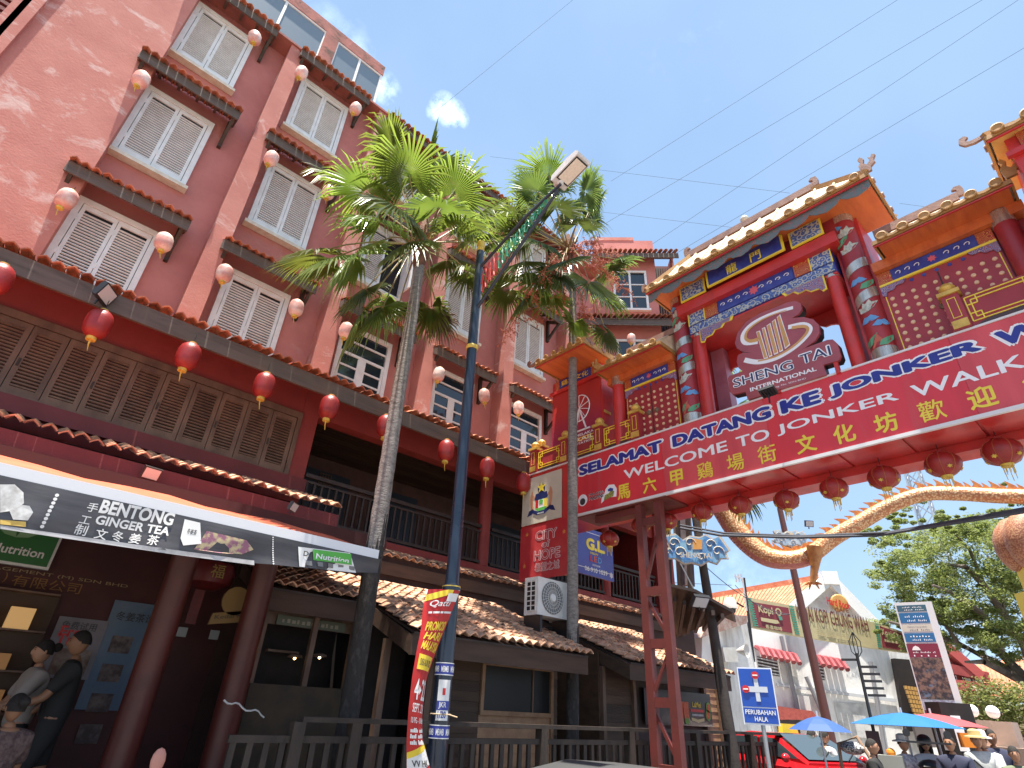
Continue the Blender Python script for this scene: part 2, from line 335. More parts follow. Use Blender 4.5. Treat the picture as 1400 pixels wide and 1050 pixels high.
def shutter_leaf(win, x0, x1, y, z0, z1):
    f = MB(); s = .055
    f.box(x0, x0 + s, y, y + .035, z0, z1); f.box(x1 - s, x1, y, y + .035, z0, z1); f.box(x0 + s, x1 - s, y, y + .035, z0, z0 + .1); f.box(x0 + s, x1 - s, y, y + .035, z1 - .09, z1)
    for zz in (z0 + .3, z1 - .35): f.box(x0 - .012, x0 + .01, y - .012, y + .01, zz, zz + .12)
    part('shutter', f, white, win)
    n = int((z1 - z0 - .19) / .057)
    part('shadow_gap', MB().box(x0 + s, x1 - s, y + .04, y + .045, z0 + .1, z1 - .09), dark, win)
    l = MB()
    for i in range(n): l.obox(((x0 + x1) / 2, y + .02, z0 + .125 + i * .057), X * ((x1 - x0) / 2 - s), V((0, .012, -.004)), V((0, .002, .0095)))
    part('louvres', l, white, win, kind='stuff')
def window(x0, z0, kind='shut', h=1.86, wd=1.24):
    x1 = x0 + wd; z1 = z0 + h; y = 9.93
    f = MB()
    f.box(x0, x0 + .09, y - .02, 10.02, z0, z1); f.box(x1 - .09, x1, y - .02, 10.02, z0, z1); f.box(x0, x1, y - .022, 10.02, z1 - .1, z1 + .004); f.box(x0 - .0, x1, y - .022, 10.02, z0 - .002, z0 + .08)
    win = part('window', f, white, hotel)
    s = MB().box(x0 - .05, x1 + .05, y - .09, 10.01, z0 - .08, z0 - .004); part('sill', s, sill_m, win)
    b = MB().box(x0 + .09, x1 - .09, 9.995, 10.015, z0 + .08, z1 - .1); part('dark_room', b, dark, win)
    xm = (x0 + x1) / 2
    if kind == 'shut':
        shutter_leaf(win, x0 + .1, xm - .004, y, z0 + .09, z1 - .11); shutter_leaf(win, xm + .004, x1 - .1, y, z0 + .09, z1 - .11)
    elif kind == 'half':
        shutter_leaf(win, x0 + .1, xm - .004, y, z0 + .09, z1 - .11)
        l = MB(); l.obox((x1 - .1, y - .26, (z0 + z1) / 2), X * .018, Y * .26, Z * (h / 2 - .12)); part('open_shutter', l, white, win)
    else:
        f = MB(); y2 = y + .01
        zt = z0 + h * .56
        f.box(x0 + .09, x1 - .09, y2, y2 + .05, zt, zt + .06); f.box(xm - .045, xm + .045, y2 + .001, y2 + .051, z0 + .08, zt)
        for a, b_ in ((x0 + .09, xm - .045), (xm + .045, x1 - .09)):
            f.box(a, a + .05, y2 + .002, y2 + .04, z0 + .08, zt); f.box(b_ - .05, b_, y2 + .002, y2 + .04, z0 + .08, zt)
            for q in range(1, 3): f.box(a + .05, b_ - .05, y2 + .003, y2 + .035, z0 + .08 + q * (zt - z0 - .08) / 3 - .02, z0 + .08 + q * (zt - z0 - .08) / 3 + .02)
        f.box(x0 + .09, x1 - .09, y2, y2 + .04, zt + (z1 - zt) * .5 - .02, zt + (z1 - zt) * .5 + .02)
        part('casement', f, white, win)
        p = MB().box(x0 + .1, x1 - .1, y + .035, y + .04, z0 + .09, z1 - .1); part('pane', p, glass_m, win)
def hood(x0, z0, br=True):
    """tiled hood over the window whose left edge is x0 and head height z0"""
    a, b = x0 - .29, x0 + 1.55; yf = 9.42
    f = MB(); zf = z0 - .02
    f.box(a, b, yf, yf + .035, zf - .32, zf - .10)                       # fascia
    f.prism([(yf + .035, zf - .30), (9.98, zf - .02), (9.98, zf + .1), (yf + .035, zf - .12)], (a, 0, 0), Y, Z, X * .03)
    f.prism([(yf + .035, zf - .30), (9.98, zf - .02), (9.98, zf + .1), (yf + .035, zf - .12)], (b - .03, 0, 0), Y, Z, X * .03)
    f.prism([(yf + .05, zf - .045), (9.98, zf + .155), (9.98, zf + .165), (yf + .05, zf - .035)], (a + .04, 0, 0), Y, Z, X * (b - a - .08))
    for k in range(4): f.prism([(yf + .04, zf - .17), (9.98, zf + .06), (9.98, zf + .1), (yf + .04, zf - .13)], (a + .35 + k * .35, 0, 0), Y, Z, X * .05)
    h = part('window_hood', f, eave_m, hotel)
    tile_row(h, T_HOOD, a - .01, b + .01, 10.0, zf + .13, .152, .385)
    if br:
        for xx in (a + .06, b - .12):
            r = MB(); r.box(xx, xx + .07, 9.93, 10.015, z0 - .75, z0 + .02); r.bar((xx + .035, 9.97, z0 - .68), (xx + .035, yf + .06, z0 - .28), .06, .07); part('bracket', r, greywood, h)
for c in range(5):
    x0 = -1.06 + 2.42 * c
    for r, z0 in enumerate((6.78, 9.86, 12.9)):
        kind = 'shut'
        if r == 0 and c >= 2: kind = 'glass'
        if r == 1 and c == 2: kind = 'half'
        if r: window(x0, z0, kind)
        else: window(x0, 7.06, kind, 1.58)
        hood(x0, z0 + 2.16)
# long tiled eave above the first floor
ev = MB(); ev.box(-6, 13.2, 8.98, 9.03, 6.34, 6.64); 
for k in range(40): ev.prism([(9.04, 6.5), (9.99, 6.93), (9.99, 7.0), (9.04, 6.6)], (-5.8 + k * .47, 0, 0), Y, Z, X * .06)
eave = part('long_eave', ev, eave_m, hotel)
tile_row(eave, T_EAVE, -6, 13.2, 10.0, 7.0, .178, .30)
# first floor: red wall with brown shutters, then the loggia
w = MB(); w.box(-9, 3.58, 10.0, 10.25, 6.27, 7.0); w.box(-9, 3.78, 9.97, 10.25, 4.62, 5.0); w.box(3.46, 3.78, 9.99, 10.25, 5.0, 6.98); w.box(-9, -6, 10, 10.25, 5, 6.27); part('first_floor_wall', w, redbeam, hotel)
w = MB(); w.box(-9, 3.80, 9.86, 9.969, 4.80, 5.04); part('shutter_ledge', w, maroon, hotel)
f = MB(); f.box(-6, 3.46, 9.93, 10.0, 6.18, 6.30); f.box(-6, 3.46, 9.93, 10.0, 5.04, 5.09); f.box(3.38, 3.46, 9.93, 9.999, 5.09, 6.18); sf = part('shutter_frame', f, brownwood, hotel)
x = 3.38; k = 0
while x > -5.5:
    wd = .455
    f = MB(); s = .07; y = 9.95; a = x - wd; b = x - .01
    f.box(a, a + s, y, y + .04, 5.09, 6.17); f.box(b - s, b, y, y + .04, 5.09, 6.17); f.box(a + s, b - s, y, y + .04, 5.09, 5.19); f.box(a + s, b - s, y, y + .04, 6.08, 6.17)
    sh = part('brown_shutter', f, brownwood, hotel)
    l = MB()
    for i in range(17): l.obox(((a + b) / 2, y + .022, 5.215 + i * .053), X * ((b - a) / 2 - s), V((0, .012, -.004)), V((0, .002, .013)))
    part('louvres', l, brownwood, sh, kind='stuff')
    if k % 2 == 0: h_ = MB().box(a + .02, a + .05, y - .012, y, 5.5, 5.62); part('hinge', h_, greywood, sh)
    x -= wd; k += 1
w = MB().box(-6, 3.4, 10.05, 10.06, 5.0, 6.3); part('shutter_backing', w, dark, hotel)
w = MB(); w.box(3.78, 14.85, 9.98, 10.25, 6.35, 7.0); part('loggia_beam', w, redbeam, hotel)
w = MB(); w.box(3.78, 14.85, 9.95, 10.25, 3.98, 4.32); part('loggia_sill_beam', w, redbeam, hotel)
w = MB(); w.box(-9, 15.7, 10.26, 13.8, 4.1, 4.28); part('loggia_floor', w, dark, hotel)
for k in range(24):
    w = MB().box(3.8, 14.8, 10.26 + k * .15, 10.40 + k * .15, 6.62, 6.65); part('ceiling_plank', w, plankwood, hotel)
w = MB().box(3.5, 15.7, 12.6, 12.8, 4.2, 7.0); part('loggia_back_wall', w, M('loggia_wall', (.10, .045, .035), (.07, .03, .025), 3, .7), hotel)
for xx in (4.6, 6.6, 10.4, 12.4):
    f = MB(); f.box(xx, xx + 1.3, 12.55, 12.62, 4.3, 6.3); part('loggia_door', f, M('dark_blue_door', (.018, .03, .045), None, rough=.4) if xx < 5 else bpy.data.materials['dark_blue_door'], hotel)
for xx in (4.3, 5.1):                      # pale latticed vents seen in the loggia
    f = MB()
    for i in range(5): f.box(xx + i * .07, xx + i * .07 + .012, 12.5, 12.52, 5.9, 6.25); f.box(xx, xx + .3, 12.5, 12.521, 5.9 + i * .08, 5.912 + i * .08)
    part('vent_lattice', f, brownwood, hotel)
for xx, nm in ((8.22, 0), (12.6, 0)):
    w = MB().lathe([(.15, 4.32), (.15, 6.36)], (xx, 10.08, 0), 20); part('loggia_column', w, redbeam, hotel, smooth=True)
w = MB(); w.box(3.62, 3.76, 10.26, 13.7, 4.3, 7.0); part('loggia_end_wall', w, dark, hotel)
BAL = mesh_of(MB().box(-.019, .019, -.019, .019, -.40, .40), 'baluster', m=darkwood)
def railing(x0, x1, y=10.0, z=4.36, parent=hotel):
    r = MB(); r.box(x0, x1, y - .04, y + .04, z + .78, z + .85); r.box(x0, x1, y - .025, y + .025, z + .68, z + .72); r.box(x0, x1, y - .035, y + .035, z, z + .06)
    rl = part('balcony_rail', r, darkwood, parent); n = int((x1 - x0) / .145)
    for i in range(n):
        b = inst(BAL, 'baluster', rl, (x0 + (i + .5) * (x1 - x0) / n, y, z + .36), None, (1, 1, .82))
for a, b in ((3.8, 8.06), (8.38, 12.45), (12.76, 14.8)): railing(a, b)
w = MB(); w.box(14.85, 15.75, 9.9, 11.5, 3.2, 7.6); part('corner_wall', w, redbeam, hotel)
w = MB(); w.box(15.55, 15.75, 11.5, 13.8, 0, 15); part('end_wall', w, plaster, hotel)
w = MB(); w.box(-9, 14.85, 10.3, 13.8, 7.0, 7.02); w.box(12.3, 15.7, 10.03, 13.8, 7.0, 15.5); part('upper_mass', w, plaster2, hotel)
# narrow roof strips at the foot of the first floor
f = MB(); f.box(-9, 4.02, 8.72, 8.76, 4.03, 4.22); r1 = part('shop_eave', f, maroon, hotel); tile_row(r1, T_NARROW, -7.6, 4.02, 9.86, 4.72, .178, .34)
f = MB(); f.box(4.75, 15.1, 9.3, 9.34, 3.58, 3.80); r2 = part('lower_eave', f, fascia_m, hotel); tile_row(r2, tile_mesh('lower_tile', .72, .178, courses=3, h=.06, m=oldtile_m), 4.75, 15.1, 9.95, 4.12, .178, .36)
# ground floor of the hotel: recessed and dark
w = MB(); w.box(-9, 4.0, 8.9, 10.2, 3.55, 4.05); part('shop_beam', w, maroon, hotel)
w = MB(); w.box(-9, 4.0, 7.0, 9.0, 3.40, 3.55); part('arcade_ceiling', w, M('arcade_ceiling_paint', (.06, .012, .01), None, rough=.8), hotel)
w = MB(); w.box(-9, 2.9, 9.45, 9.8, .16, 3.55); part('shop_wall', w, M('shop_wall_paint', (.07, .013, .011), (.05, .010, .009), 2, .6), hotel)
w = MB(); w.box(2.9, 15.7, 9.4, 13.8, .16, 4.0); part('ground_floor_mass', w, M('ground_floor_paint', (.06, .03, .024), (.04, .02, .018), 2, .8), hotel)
for (u, w_) in ((200, 925), (318, 950)):
    c = P(u, w_, y=7.6)
    w = MB().lathe([(.19, .16), (.19, .3), (.155, .34), (.145, 3.2), (.19, 3.3), (.19, 3.4)], (c.x, 7.6, 0), 22); part('arcade_column', w, M('column_red', (.10, .019, .014), (.07, .014, .011), 3, .4) if u == 200 else bpy.data.materials['column_red'], hotel, smooth=True)
# chamfered corner wing, taller, turned toward the street
A = V((12.3, 10.0, 0)); D45 = V((.703, -.711, 0)); NB = V((-.711, -.703, 0)); LB = 2.95
def wing(mb, s0, s1, n0, n1, z0, z1): return mb.obox(A + D45 * ((s0 + s1) / 2) + NB * ((n0 + n1) / 2) + Z * ((z0 + z1) / 2), D45 * (s1 - s0) / 2, NB * (n1 - n0) / 2, Z * (z1 - z0) / 2)
w = MB(); wing(w, .15, 2.3, -3.4, 0, 7.3, 17.0); part('wing_wall', w, plaster2, hotel)
w = MB(); wing(w, 2.3, LB, -3.4, -.5, 7.3, 16.2); part('wing_recess', w, maroon, hotel)
w = MB(); wing(w, LB - .06, LB, -3.4, .1, 13.6, 16.2); part('wing_end_pier', w, plaster, hotel)
for k in range(7):
    w = MB(); wing(w, 2.33 + k * .085, 2.37 + k * .085, -.45, -.38, 12.9, 16.0); part('wing_screen_slat', w, darkwood, hotel)
w = MB(); wing(w, -.6, LB - .02, .5, .54, 12.72, 12.98); we = part('wing_eave', w, eave_m, hotel); w = MB(); w.obox(A + D45 * .9 + NB * .25 + Z * 13.12, D45 * 1.95, NB * .32 + Z * -.17, Z * .01); part('eave_deck', w, eave_m, hotel)
for (s0, s1, zz, par) in ((-.6, LB, 13.42, we),):
    n = 20
    for i in range(n): 
        p = A + D45 * (s0 + (i + .5) * (s1 - s0) / n) + NB * -.05 + Z * zz
        inst(T_HOOD, 'roof_tile', par, p, (.5, 0, math.atan2(D45.y, D45.x)))
w = MB(); wing(w, .2, LB + .1, .45, .5, 15.72, 15.92); we2 = part('wing_top_eave', w, eave_m, hotel); w = MB(); w.obox(A + D45 * 1.6 + NB * .2 + Z * 16.03, D45 * 1.4, NB * .3 + Z * -.16, Z * .01); part('eave_deck', w, eave_m, hotel)
for i in range(16):
    p = A + D45 * (.2 + (i + .5) * (LB - .1) / 16) + NB * -.05 + Z * 16.3
    inst(T_HOOD, 'roof_tile', we2, p, (.5, 0, math.atan2(D45.y, D45.x)))
w = MB(); wing(w, .15, 1.6, -3.4, .02, 17.0, 17.15); part('wing_coping', w, plaster, hotel)
def wing_window(s0, s1, z0, z1):
    f = MB(); t_ = .08
    wing(f, s0, s0 + t_, 0, .06, z0, z1); wing(f, s1 - t_, s1, 0, .06, z0, z1); wing(f, s0, s1, -.001, .061, z1, z1 + t_); wing(f, s0 - .05, s1 + .05, -.001, .12, z0 - t_, z0); wing(f, (s0 + s1) / 2 - .035, (s0 + s1) / 2 + .035, 0, .05, z0, z1)
    for k in range(1, 3): wing(f, s0 + t_, s1 - t_, .001, .045, z0 + k * (z1 - z0) / 3 - .02, z0 + k * (z1 - z0) / 3 + .02)
    wi = part('window', f, white, hotel); p = MB(); wing(p, s0 + t_, s1 - t_, .01, .02, z0, z1); part('pane', p, glass_m, wi)
wing_window(.75, 1.95, 13.75, 15.4); wing_window(.75, 1.95, 10.7, 12.4)
# ================================================================== wooden kiosks with tiled roofs
ZR = lambda y: 2.4 + .372 * (y - 6.6)
SL = math.atan(.372)
def kiosk(label, x0, x1, ye, rows):
    k = thing('wooden_kiosk', ((x0 + x1) / 2, ye + 1.5, .16), label, 'kiosk', None)
    n = round((x1 - x0) / .174); p = (x1 - x0) / n; st = .215
    for r in range(rows):
        for i in range(n):
            yy = ye + r * st * math.cos(SL) + .25 * math.cos(SL)
            inst(T_SINGLE, 'roof_tile', k, (x0 + (i + .5) * p, yy, ZR(yy) + random.uniform(-.004, .005)), (SL - .055 + random.uniform(-.025, .025), 0, random.uniform(-.04, .04)))
    d = MB(); y1 = ye + rows * st * math.cos(SL); d.prism([(ye + .06, ZR(ye + .06) - .05), (y1, ZR(y1) - .05), (y1, ZR(y1) - .02), (ye + .06, ZR(ye + .06) - .02)], (x0 + .03, 0, 0), Y, Z, X * (x1 - x0 - .06)); part('roof_deck', d, darkwood, k)
    f = MB(); f.box(x0 + .02, x1 - .02, ye + .08, ye + .12, ZR(ye) - .27, ZR(ye) - .02); part('fascia', f, fascia_m, k)
    for xx in (x0 + .02, x1 - .05):
        f = MB(); f.prism([(ye + .12, ZR(ye) - .26), (y1, ZR(y1) - .24), (y1, ZR(y1) - .03), (ye + .12, ZR(ye) - .03)], (xx, 0, 0), Y, Z, X * .03); part('barge_board', f, fascia_m, k)
    return k
def planks(k, x0, x1, y, z0, z1, h=.135, col=None):
    n = max(1, round((z1 - z0) / h)); hh = (z1 - z0) / n
    me = mesh_of(MB().prism([(-.012, -hh / 2 + .004), (.012, -hh / 2 + .004), (.012, hh / 2), (-.002, hh / 2)], (-(x1 - x0) / 2, 0, 0), Y, Z, X * (x1 - x0)), 'plank', m=col or plankwood)
    for i in range(n): inst(me, 'plank', k, ((x0 + x1) / 2, y, z0 + (i + .5) * hh), (random.uniform(-.01, .01), 0, 0))
def post(k, x, y, z0, z1, w=.09, m=None, nm='post'): return part(nm, MB().box(x - w / 2, x + w / 2, y - w / 2, y + w / 2, z0, z1), m or brownwood, k)
kA = kiosk('small open kiosk with set back tiled roof, left of the leaning palm trunk', 2.84, 4.32, 7.72, 7)
kB = kiosk('wooden kiosk with a low weathered tile roof behind the blue lamp post', 4.38, 7.86, 6.6, 13)
kC = kiosk('wooden kiosk with black food poster under its tiled roof, right of the red lattice post', 8.93, 12.42, 6.6, 13)
xl = lambda u, w, y: P(u, w, y=y).x
WY = 7.35
# kiosk A: brown frame, shop counter with lit lamps
a0, a1 = 2.95, 4.3
for xx in (2.98, xl(427, 880, 8.0), 4.28): post(kA, xx, 8.02, .16, 2.75, .07)
part('counter_back', MB().box(2.9, 4.36, 8.7, 8.75, .2, 2.9), dark, kA)
part('head_board', MB().box(2.9, 4.36, 8.1, 8.14, 2.42, 2.66), brownwood, kA)
sg = part('shop_sign', MB().box(3.15, 4.15, 8.05, 8.08, 2.42, 2.54), M('sage_sign', (.12, .13, .09), None), kA)
tx = MB(); [tx.box(3.22 + k * .07, 3.25 + k * .07 + .01 * (k % 3), 8.044, 8.049, 2.45, 2.49 + .01 * (k % 2)) for k in range(12)]; part('sign_lettering', tx, M('cream_letter', (.3, .27, .2), None), sg, kind='stuff')
part('counter_front', MB().box(2.95, 4.36, 7.9, 7.95, .16, 1.72), M('ochre_counter', (.06, .036, .016), (.035, .024, .014), 3), kA)
part('shelf', MB().box(3.3, 3.75, 8.5, 8.6, 2.12, 2.15), brownwood, kA)
for u, w_ in ((403, 899), (437, 898)):
    p = P(u, w_, y=8.3); s = MB().lathe([(.10, 0), (.09, .03), (.02, .05)], p, 12); lp = part('hanging_lamp', s, brownwood, kA); part('bulb', MB().ball(p - Z * .01, .018), emat('warm_lamp', (1, .65, .25), 6) if u == 403 else bpy.data.materials['warm_lamp'], lp)
# kiosk B: panelled wall with a shuttered window
part('back_wall', MB().box(4.45, 7.8, 8.9, 8.95, .2, 3.2), dark, kB)
xa, xb, xc, xd = xl(585, 930, WY), xl(657, 930, WY), xl(755, 930, WY), 7.82
planks(kB, xa, xb, WY, .2, 2.32); planks(kB, xb, xc, WY, .2, 1.50, .17, M('pale_plank', (.33, .19, .10), (.24, .13, .07), 5, .6, .25, 40, rnd=.2)); planks(kB, xc, xd, WY, .2, 2.32)
f = MB(); f.box(xb, xb + .06, WY - .04, WY + .04, 1.5, 2.3); f.box(xc - .06, xc, WY - .04, WY + .04, .2, 2.3); f.box(xb, xc, WY - .045, WY + .045, 1.5, 1.56); f.box(xb + .06, xc - .06, WY - .04, WY + .04, 2.16, 2.3); wB = part('window_frame', f, bpy.data.materials['pale_plank'], kB)
part('pane', MB().box(xb + .06, xc - .06, WY, WY + .02, 1.56, 2.16), M('dull_pane', (.014, .014, .015), None, rough=.35, spec=.25), wB); xm = xl(728, 940, WY); part('mullion', MB().box(xm - .012, xm + .012, WY - .02, WY + .02, 1.56, 2.16), brownwood, wB)
for xx in (4.45, xa): post(kB, xx, WY, .16, 2.35)
part('dark_room', MB().box(4.45, xa, 8.0, 8.05, .2, 2.6), dark, kB)
# kiosk C
planks(kC, 8.98, xl(868, 950, WY), WY, .2, 2.32, .14); planks(kC, xl(979, 950, WY), 12.35, WY, .2, 2.3, .14, bpy.data.materials['pale_plank'])
for xx in (8.98, xl(864, 950, WY), xl(979, 950, WY), 12.36): post(kC, xx, WY - .03, .16, 2.35, .08)
part('back_panel', MB().box(xl(866, 950, WY), xl(980, 950, WY), WY + .02, WY + .06, .2, 2.34), darkwood, kC)
part('side_wall', MB().box(8.9, 8.94, WY, 9.3, .2, 2.6), plankwood, kC); part('end_side_wall', MB().box(12.36, 12.4, WY, 9.3, .2, 2.6), plankwood, kC)
planks(kB, 7.84, 8.9, 8.4, .2, 2.9, .15)
# food poster on kiosk C
c0 = P(880, 940, y=WY - .09); c1 = P(975, 994, y=WY - .09); yb = WY - .09; pw = c1.x - c0.x; ph = c0.z - c1.z
ps = thing('food_poster', (c0.x + pw / 2, yb, c1.z), 'black food poster with orange drinks on the kiosk wall behind the red lattice post', 'poster')
part('panel', MB().box(c0.x, c1.x, yb, yb + .02, c1.z, c0.z), M('poster_black', (.02, .012, .014), None, rough=.35), ps)
def pr(s, t): return V((c0.x + s * pw, yb - .006, c1.z + t * ph))
orange = M('print_orange', (.62, .12, .03), (.45, .05, .02), 30, .5); lime = M('print_green', (.16, .28, .06), None); whitep = M('print_white', (.78, .77, .74), None, rough=.5); yellowp = M('print_yellow', (.80, .58, .04), None, rough=.5); redp = M('print_red', (.55, .02, .02), None, rough=.45)
for s in (.50, .585):
    part('drink_picture', MB().prism([(-.03, 0), (.035, 0), (.045, .6), (-.04, .6)], pr(s, .1) + Y * .002, X * pw, Z * ph, Y * -.004), orange, ps); part('drink_base', MB().prism([(-.025, 0), (.03, 0), (.03, .16), (-.028, .16)], pr(s, .06) - Y * .003, X * pw, Z * ph, Y * -.004), lime, ps)
for s, t_ in ((.12, .72), (.13, .36), (.93, .34), (.95, .58)):
    part('wrap_picture', MB().lathe([(.10, 0), (.10, .006)], pr(s, t_), 14, -Y), lime, ps); part('filling', MB().lathe([(.065, .007), (.06, .012)], pr(s, t_), 9, -Y), orange, ps)
t1 = MB(); text(t1, 'LaMei', pr(.76, .56), X, Z, h=.1, cx=True, bold=.01); part('lettering', t1, yellowp, ps)
part('red_strip', MB().box(pr(.66, 0).x, pr(.87, 0).x, yb - .006, yb - .001, pr(0, .42).z, pr(0, .5).z), redp, ps)
t1 = MB(); [t1.box(pr(.68 + k * .02, 0).x, pr(.69 + k * .02, 0).x, yb - .009, yb - .006, pr(0, .30).z, pr(0, .36).z) for k in range(9)]; part('lettering', t1, whitep, ps)
part('ribbon', MB().prism([(-.1, 0), (.0, -.05), (.1, 0), (.1, .09), (0, .04), (-.1, .09)], pr(.76, .16), X * pw, Z * ph, Y * -.004), M('ribbon_cream', (.6, .48, .25), None), ps)
part('yellow_picture', MB().prism([(-.05, 0), (.02, -.05), (.07, .1), (.01, .3), (-.05, .22)], pr(.40, .5), X * pw, Z * ph, Y * -.004), yellowp, ps)  # flat yellow printed shape on the poster

# ================================================================== timber fence in front of the kiosks
FY = 6.1
fen = thing('timber_fence', (7.5, FY, .16), 'long weathered grey timber railing in front of the tiled kiosks', 'fence')
fx0, fx1 = 2.85, 13.5
def rail(a, b, z, w=.09, h=.05, nm='rail'): part(nm, MB().box(a, b, FY - w / 2, FY + w / 2, z - h, z), greywood, fen)
rail(fx0, fx1, 1.435, .12, .045, 'top_rail'); rail(2.2, fx1, 1.275, .05, .06); rail(2.2, fx1, .5, .05, .06)
pxs = [xl(484, 1000, FY), xl(741, 1000, FY), xl(860, 1000, FY), xl(950, 1000, FY), xl(1024, 1005, FY), xl(1071, 1010, FY), xl(600, 1000, FY), xl(405, 1000, FY)]
for xx in pxs: post(fen, xx, FY, .16, 1.39, .16 if xx > 13 else .12, greywood)
FB = mesh_of(MB().box(-.028, .028, -.018, .018, -.37, .37), 'baluster', m=greywood)
x = 2.25
while x < fx1:
    if all(abs(x - q) > .10 for q in pxs): inst(FB, 'baluster', fen, (x, FY, .86), (random.uniform(-.01, .01), random.uniform(-.012, .012), random.uniform(-.2, .2)))
    x += .155

# ================================================================== lanterns
lred = M('lantern_red', (.33, .024, .022), (.26, .018, .018), 9, .35, .25, 90, rnd=.12)
lfade = M('lantern_faded', (.70, .34, .28), (.80, .62, .54), 4, .4, .2, 90, lo=.45, hi=.6, rnd=.25)
lgold = M('lantern_gold', (.70, .50, .08), (.5, .33, .05), 15, .4)
def oval_lantern(name, c, w, h, m, label, group, string=.15, tilt=0):
    t = thing(name, c, label, 'lantern', group)
    b = MB(); prof = []
    n = 13
    for i in range(n + 1):
        a = i / n; z = (a - .5) * h; r = w / 2 * (1 - abs(2 * a - 1) ** 3.2) ** .5 if 0 < a < 1 else w * .16
        r = max(r, w * .17) * (1 + (.012 if i % 2 else -.012)); prof.append((r, z))
    b.lathe(prof, c, 18); part('paper_shade', b, m, t, smooth=True)
    g_ = MB().lathe([(w * .19, 0), (w * .19, -h * .11), (w * .15, -h * .11)], V(c) - Z * h * .48, 12); g_.lathe([(w * .17, 0), (w * .17, h * .05)], V(c) + Z * h * .48, 12); part('gold_rim', g_, lgold, t)
    q = MB(); q.tube([V(c) - Z * h * .55, V(c) - Z * h * .72, V(c) + V((.02, 0, -h * .95))], [w * .05, w * .03, .004], 6); part('tassel', q, lgold, t)
    s = MB().tube([V(c) + Z * h * .5, V(c) + Z * (h * .5 + string)], .005, 4); part('cord', s, black, t)
    t.rotation_euler = (tilt * .6, tilt, 0)
    return t
for i, (u, w_, lab) in enumerate([(-4, 381, 'red oval lantern at the left edge of the view under the long eave'), (134, 443, 'red oval lantern below the black floodlight on the long eave'), (257, 487, 'red oval lantern over the brown shutters, second left of the shutters end'), (361, 527, 'red oval lantern hanging before the last brown shutters'), (450, 557, 'red oval lantern hanging at the left end of the open balcony'), (527, 583, 'red oval lantern half hidden behind the left palm trunk'), (610, 616, 'red oval lantern with a pale patch beside the blue lamp post, over the balcony'), (666, 640, 'red oval lantern hanging in front of the round red balcony column'), (716, 660, 'red oval lantern in the dark beside the state emblem board')]):
    c = P(u, w_, y=8.86); oval_lantern('red_lantern', c, .33, .46, lred, lab, 'red oval lanterns under the long eave', max(.05, 6.4 - c.z - .2), random.uniform(-.06, .06))
for u, w_, lab in ((193, 109, 'faded pink lantern on the left corner of the second window hood'), (348, 52, 'faded lantern on the right corner of the topmost left window hood'), (91, 272, 'faded pale lantern on the left corner of the lowest left window hood'), (224, 331, 'pale pink lantern on the right corner of the lowest left window hood'), (412, 100, 'faded lantern on the left corner of the top hood in the second window column'), (486, 149, 'faded lantern on the right corner of the top hood in the second window column'), (371, 217, 'pink lantern at the left corner of the middle hood, second window column'), (449, 263, 'small faded lantern between the middle hood and the left palm fronds'), (307, 374, 'pink lantern on the left corner of the hood over the low shuttered window'), (405, 421, 'pink lantern on the right corner of the hood over the low shuttered window'), (473, 452, 'pink lantern on the left of the low white casement window'), (508, 297, 'pale lantern partly behind fronds of the left palm'), (600, 512, 'pink lantern right of the left palm trunk, under a hood'), (662, 541, 'pink red lantern just right of the blue lamp post'), (709, 558, 'pink red lantern by the white window nearest the gate'), (863, 463, 'pale lantern under the corner wing eave, above the gate roof')):
    c = P(u, w_, y=9.3); 
    if u == 863: c = P(u, w_, x=12.6)
    oval_lantern('faded_lantern', c, .27, .36, lfade, lab, 'faded lanterns on the window hoods', .08, random.uniform(-.12, .12))

# ================================================================== floodlights on the eave and roof strips
def floodlight(c, ax, s, label, lit=False):
    t = thing('floodlight', c, label, 'floodlight'); ax = ax.normalized(); u = ax.cross(Z).normalized(); v = u.cross(ax)
    b = MB().obox(c, u * s, v * s * .75, ax * s * .22); 
    for k in range(5): b.obox(V(c) - ax * s * .35 + u * (k - 2) * s * .35, u * .008, v * s * .6, ax * s * .15)
    part('housing', b, black, t); part('lens', MB().obox(V(c) + ax * (s * .22 + .003), u * s * .85, v * s * .62, ax * .003), M('lamp_lens', (.55, .56, .55), None, rough=.2) if 'lamp_lens' not in MATS else MATS['lamp_lens'], t)
    part('bracket', MB().bar(V(c) - ax * s * .2, V(c) - ax * s * .5 - Z * s * 1.3, .02), black, t)
    return t
floodlight(P(144, 402, y=8.8), V((.75, -.5, -.35)), .16, 'black floodlight perched on the long eave above a red lantern')
floodlight(P(207, 647, y=8.6), V((.1, -.8, -.5)), .11, 'pale floodlight under the small shop roof above the black awning banner')
floodlight(P(401, 693, y=8.5), V((.55, -.7, -.35)), .09, 'small black floodlight at the right end of the shop roof')

# ================================================================== shop awning with printed valance
AY = 5.8
aw = thing('shop_awning', (0, AY + 1, 3.0), 'orange shop awning with a white bar and black ginger tea valance at lower left', 'awning')
za = 3.0; xe = P(514, 764, y=AY).x
part('front_bar', MB().box(-7, xe, AY - .045, AY + .045, za - .03, za + .065), M('aluminium', (.74, .74, .75), None, rough=.35), aw)
q = MB(); nx, ny = 26, 8
vs = []; 
for j in range(ny + 1):
    for i in range(nx + 1):
        s = j / ny; xx = -7 + (xe - .02 + 7) * i / nx; vs.append(V((xx, AY + .03 + 2.75 * s, za + .06 + .88 * s + .02 * math.sin(i * 1.9) * math.sin(PI * s))))
q.add(vs, [(j * (nx + 1) + i, j * (nx + 1) + i + 1, (j + 1) * (nx + 1) + i + 1, (j + 1) * (nx + 1) + i) for j in range(ny) for i in range(nx)])
cv = part('canopy', q, M('orange_canvas', (.66, .13, .06), (.56, .10, .045), 3, .8), aw, smooth=True)
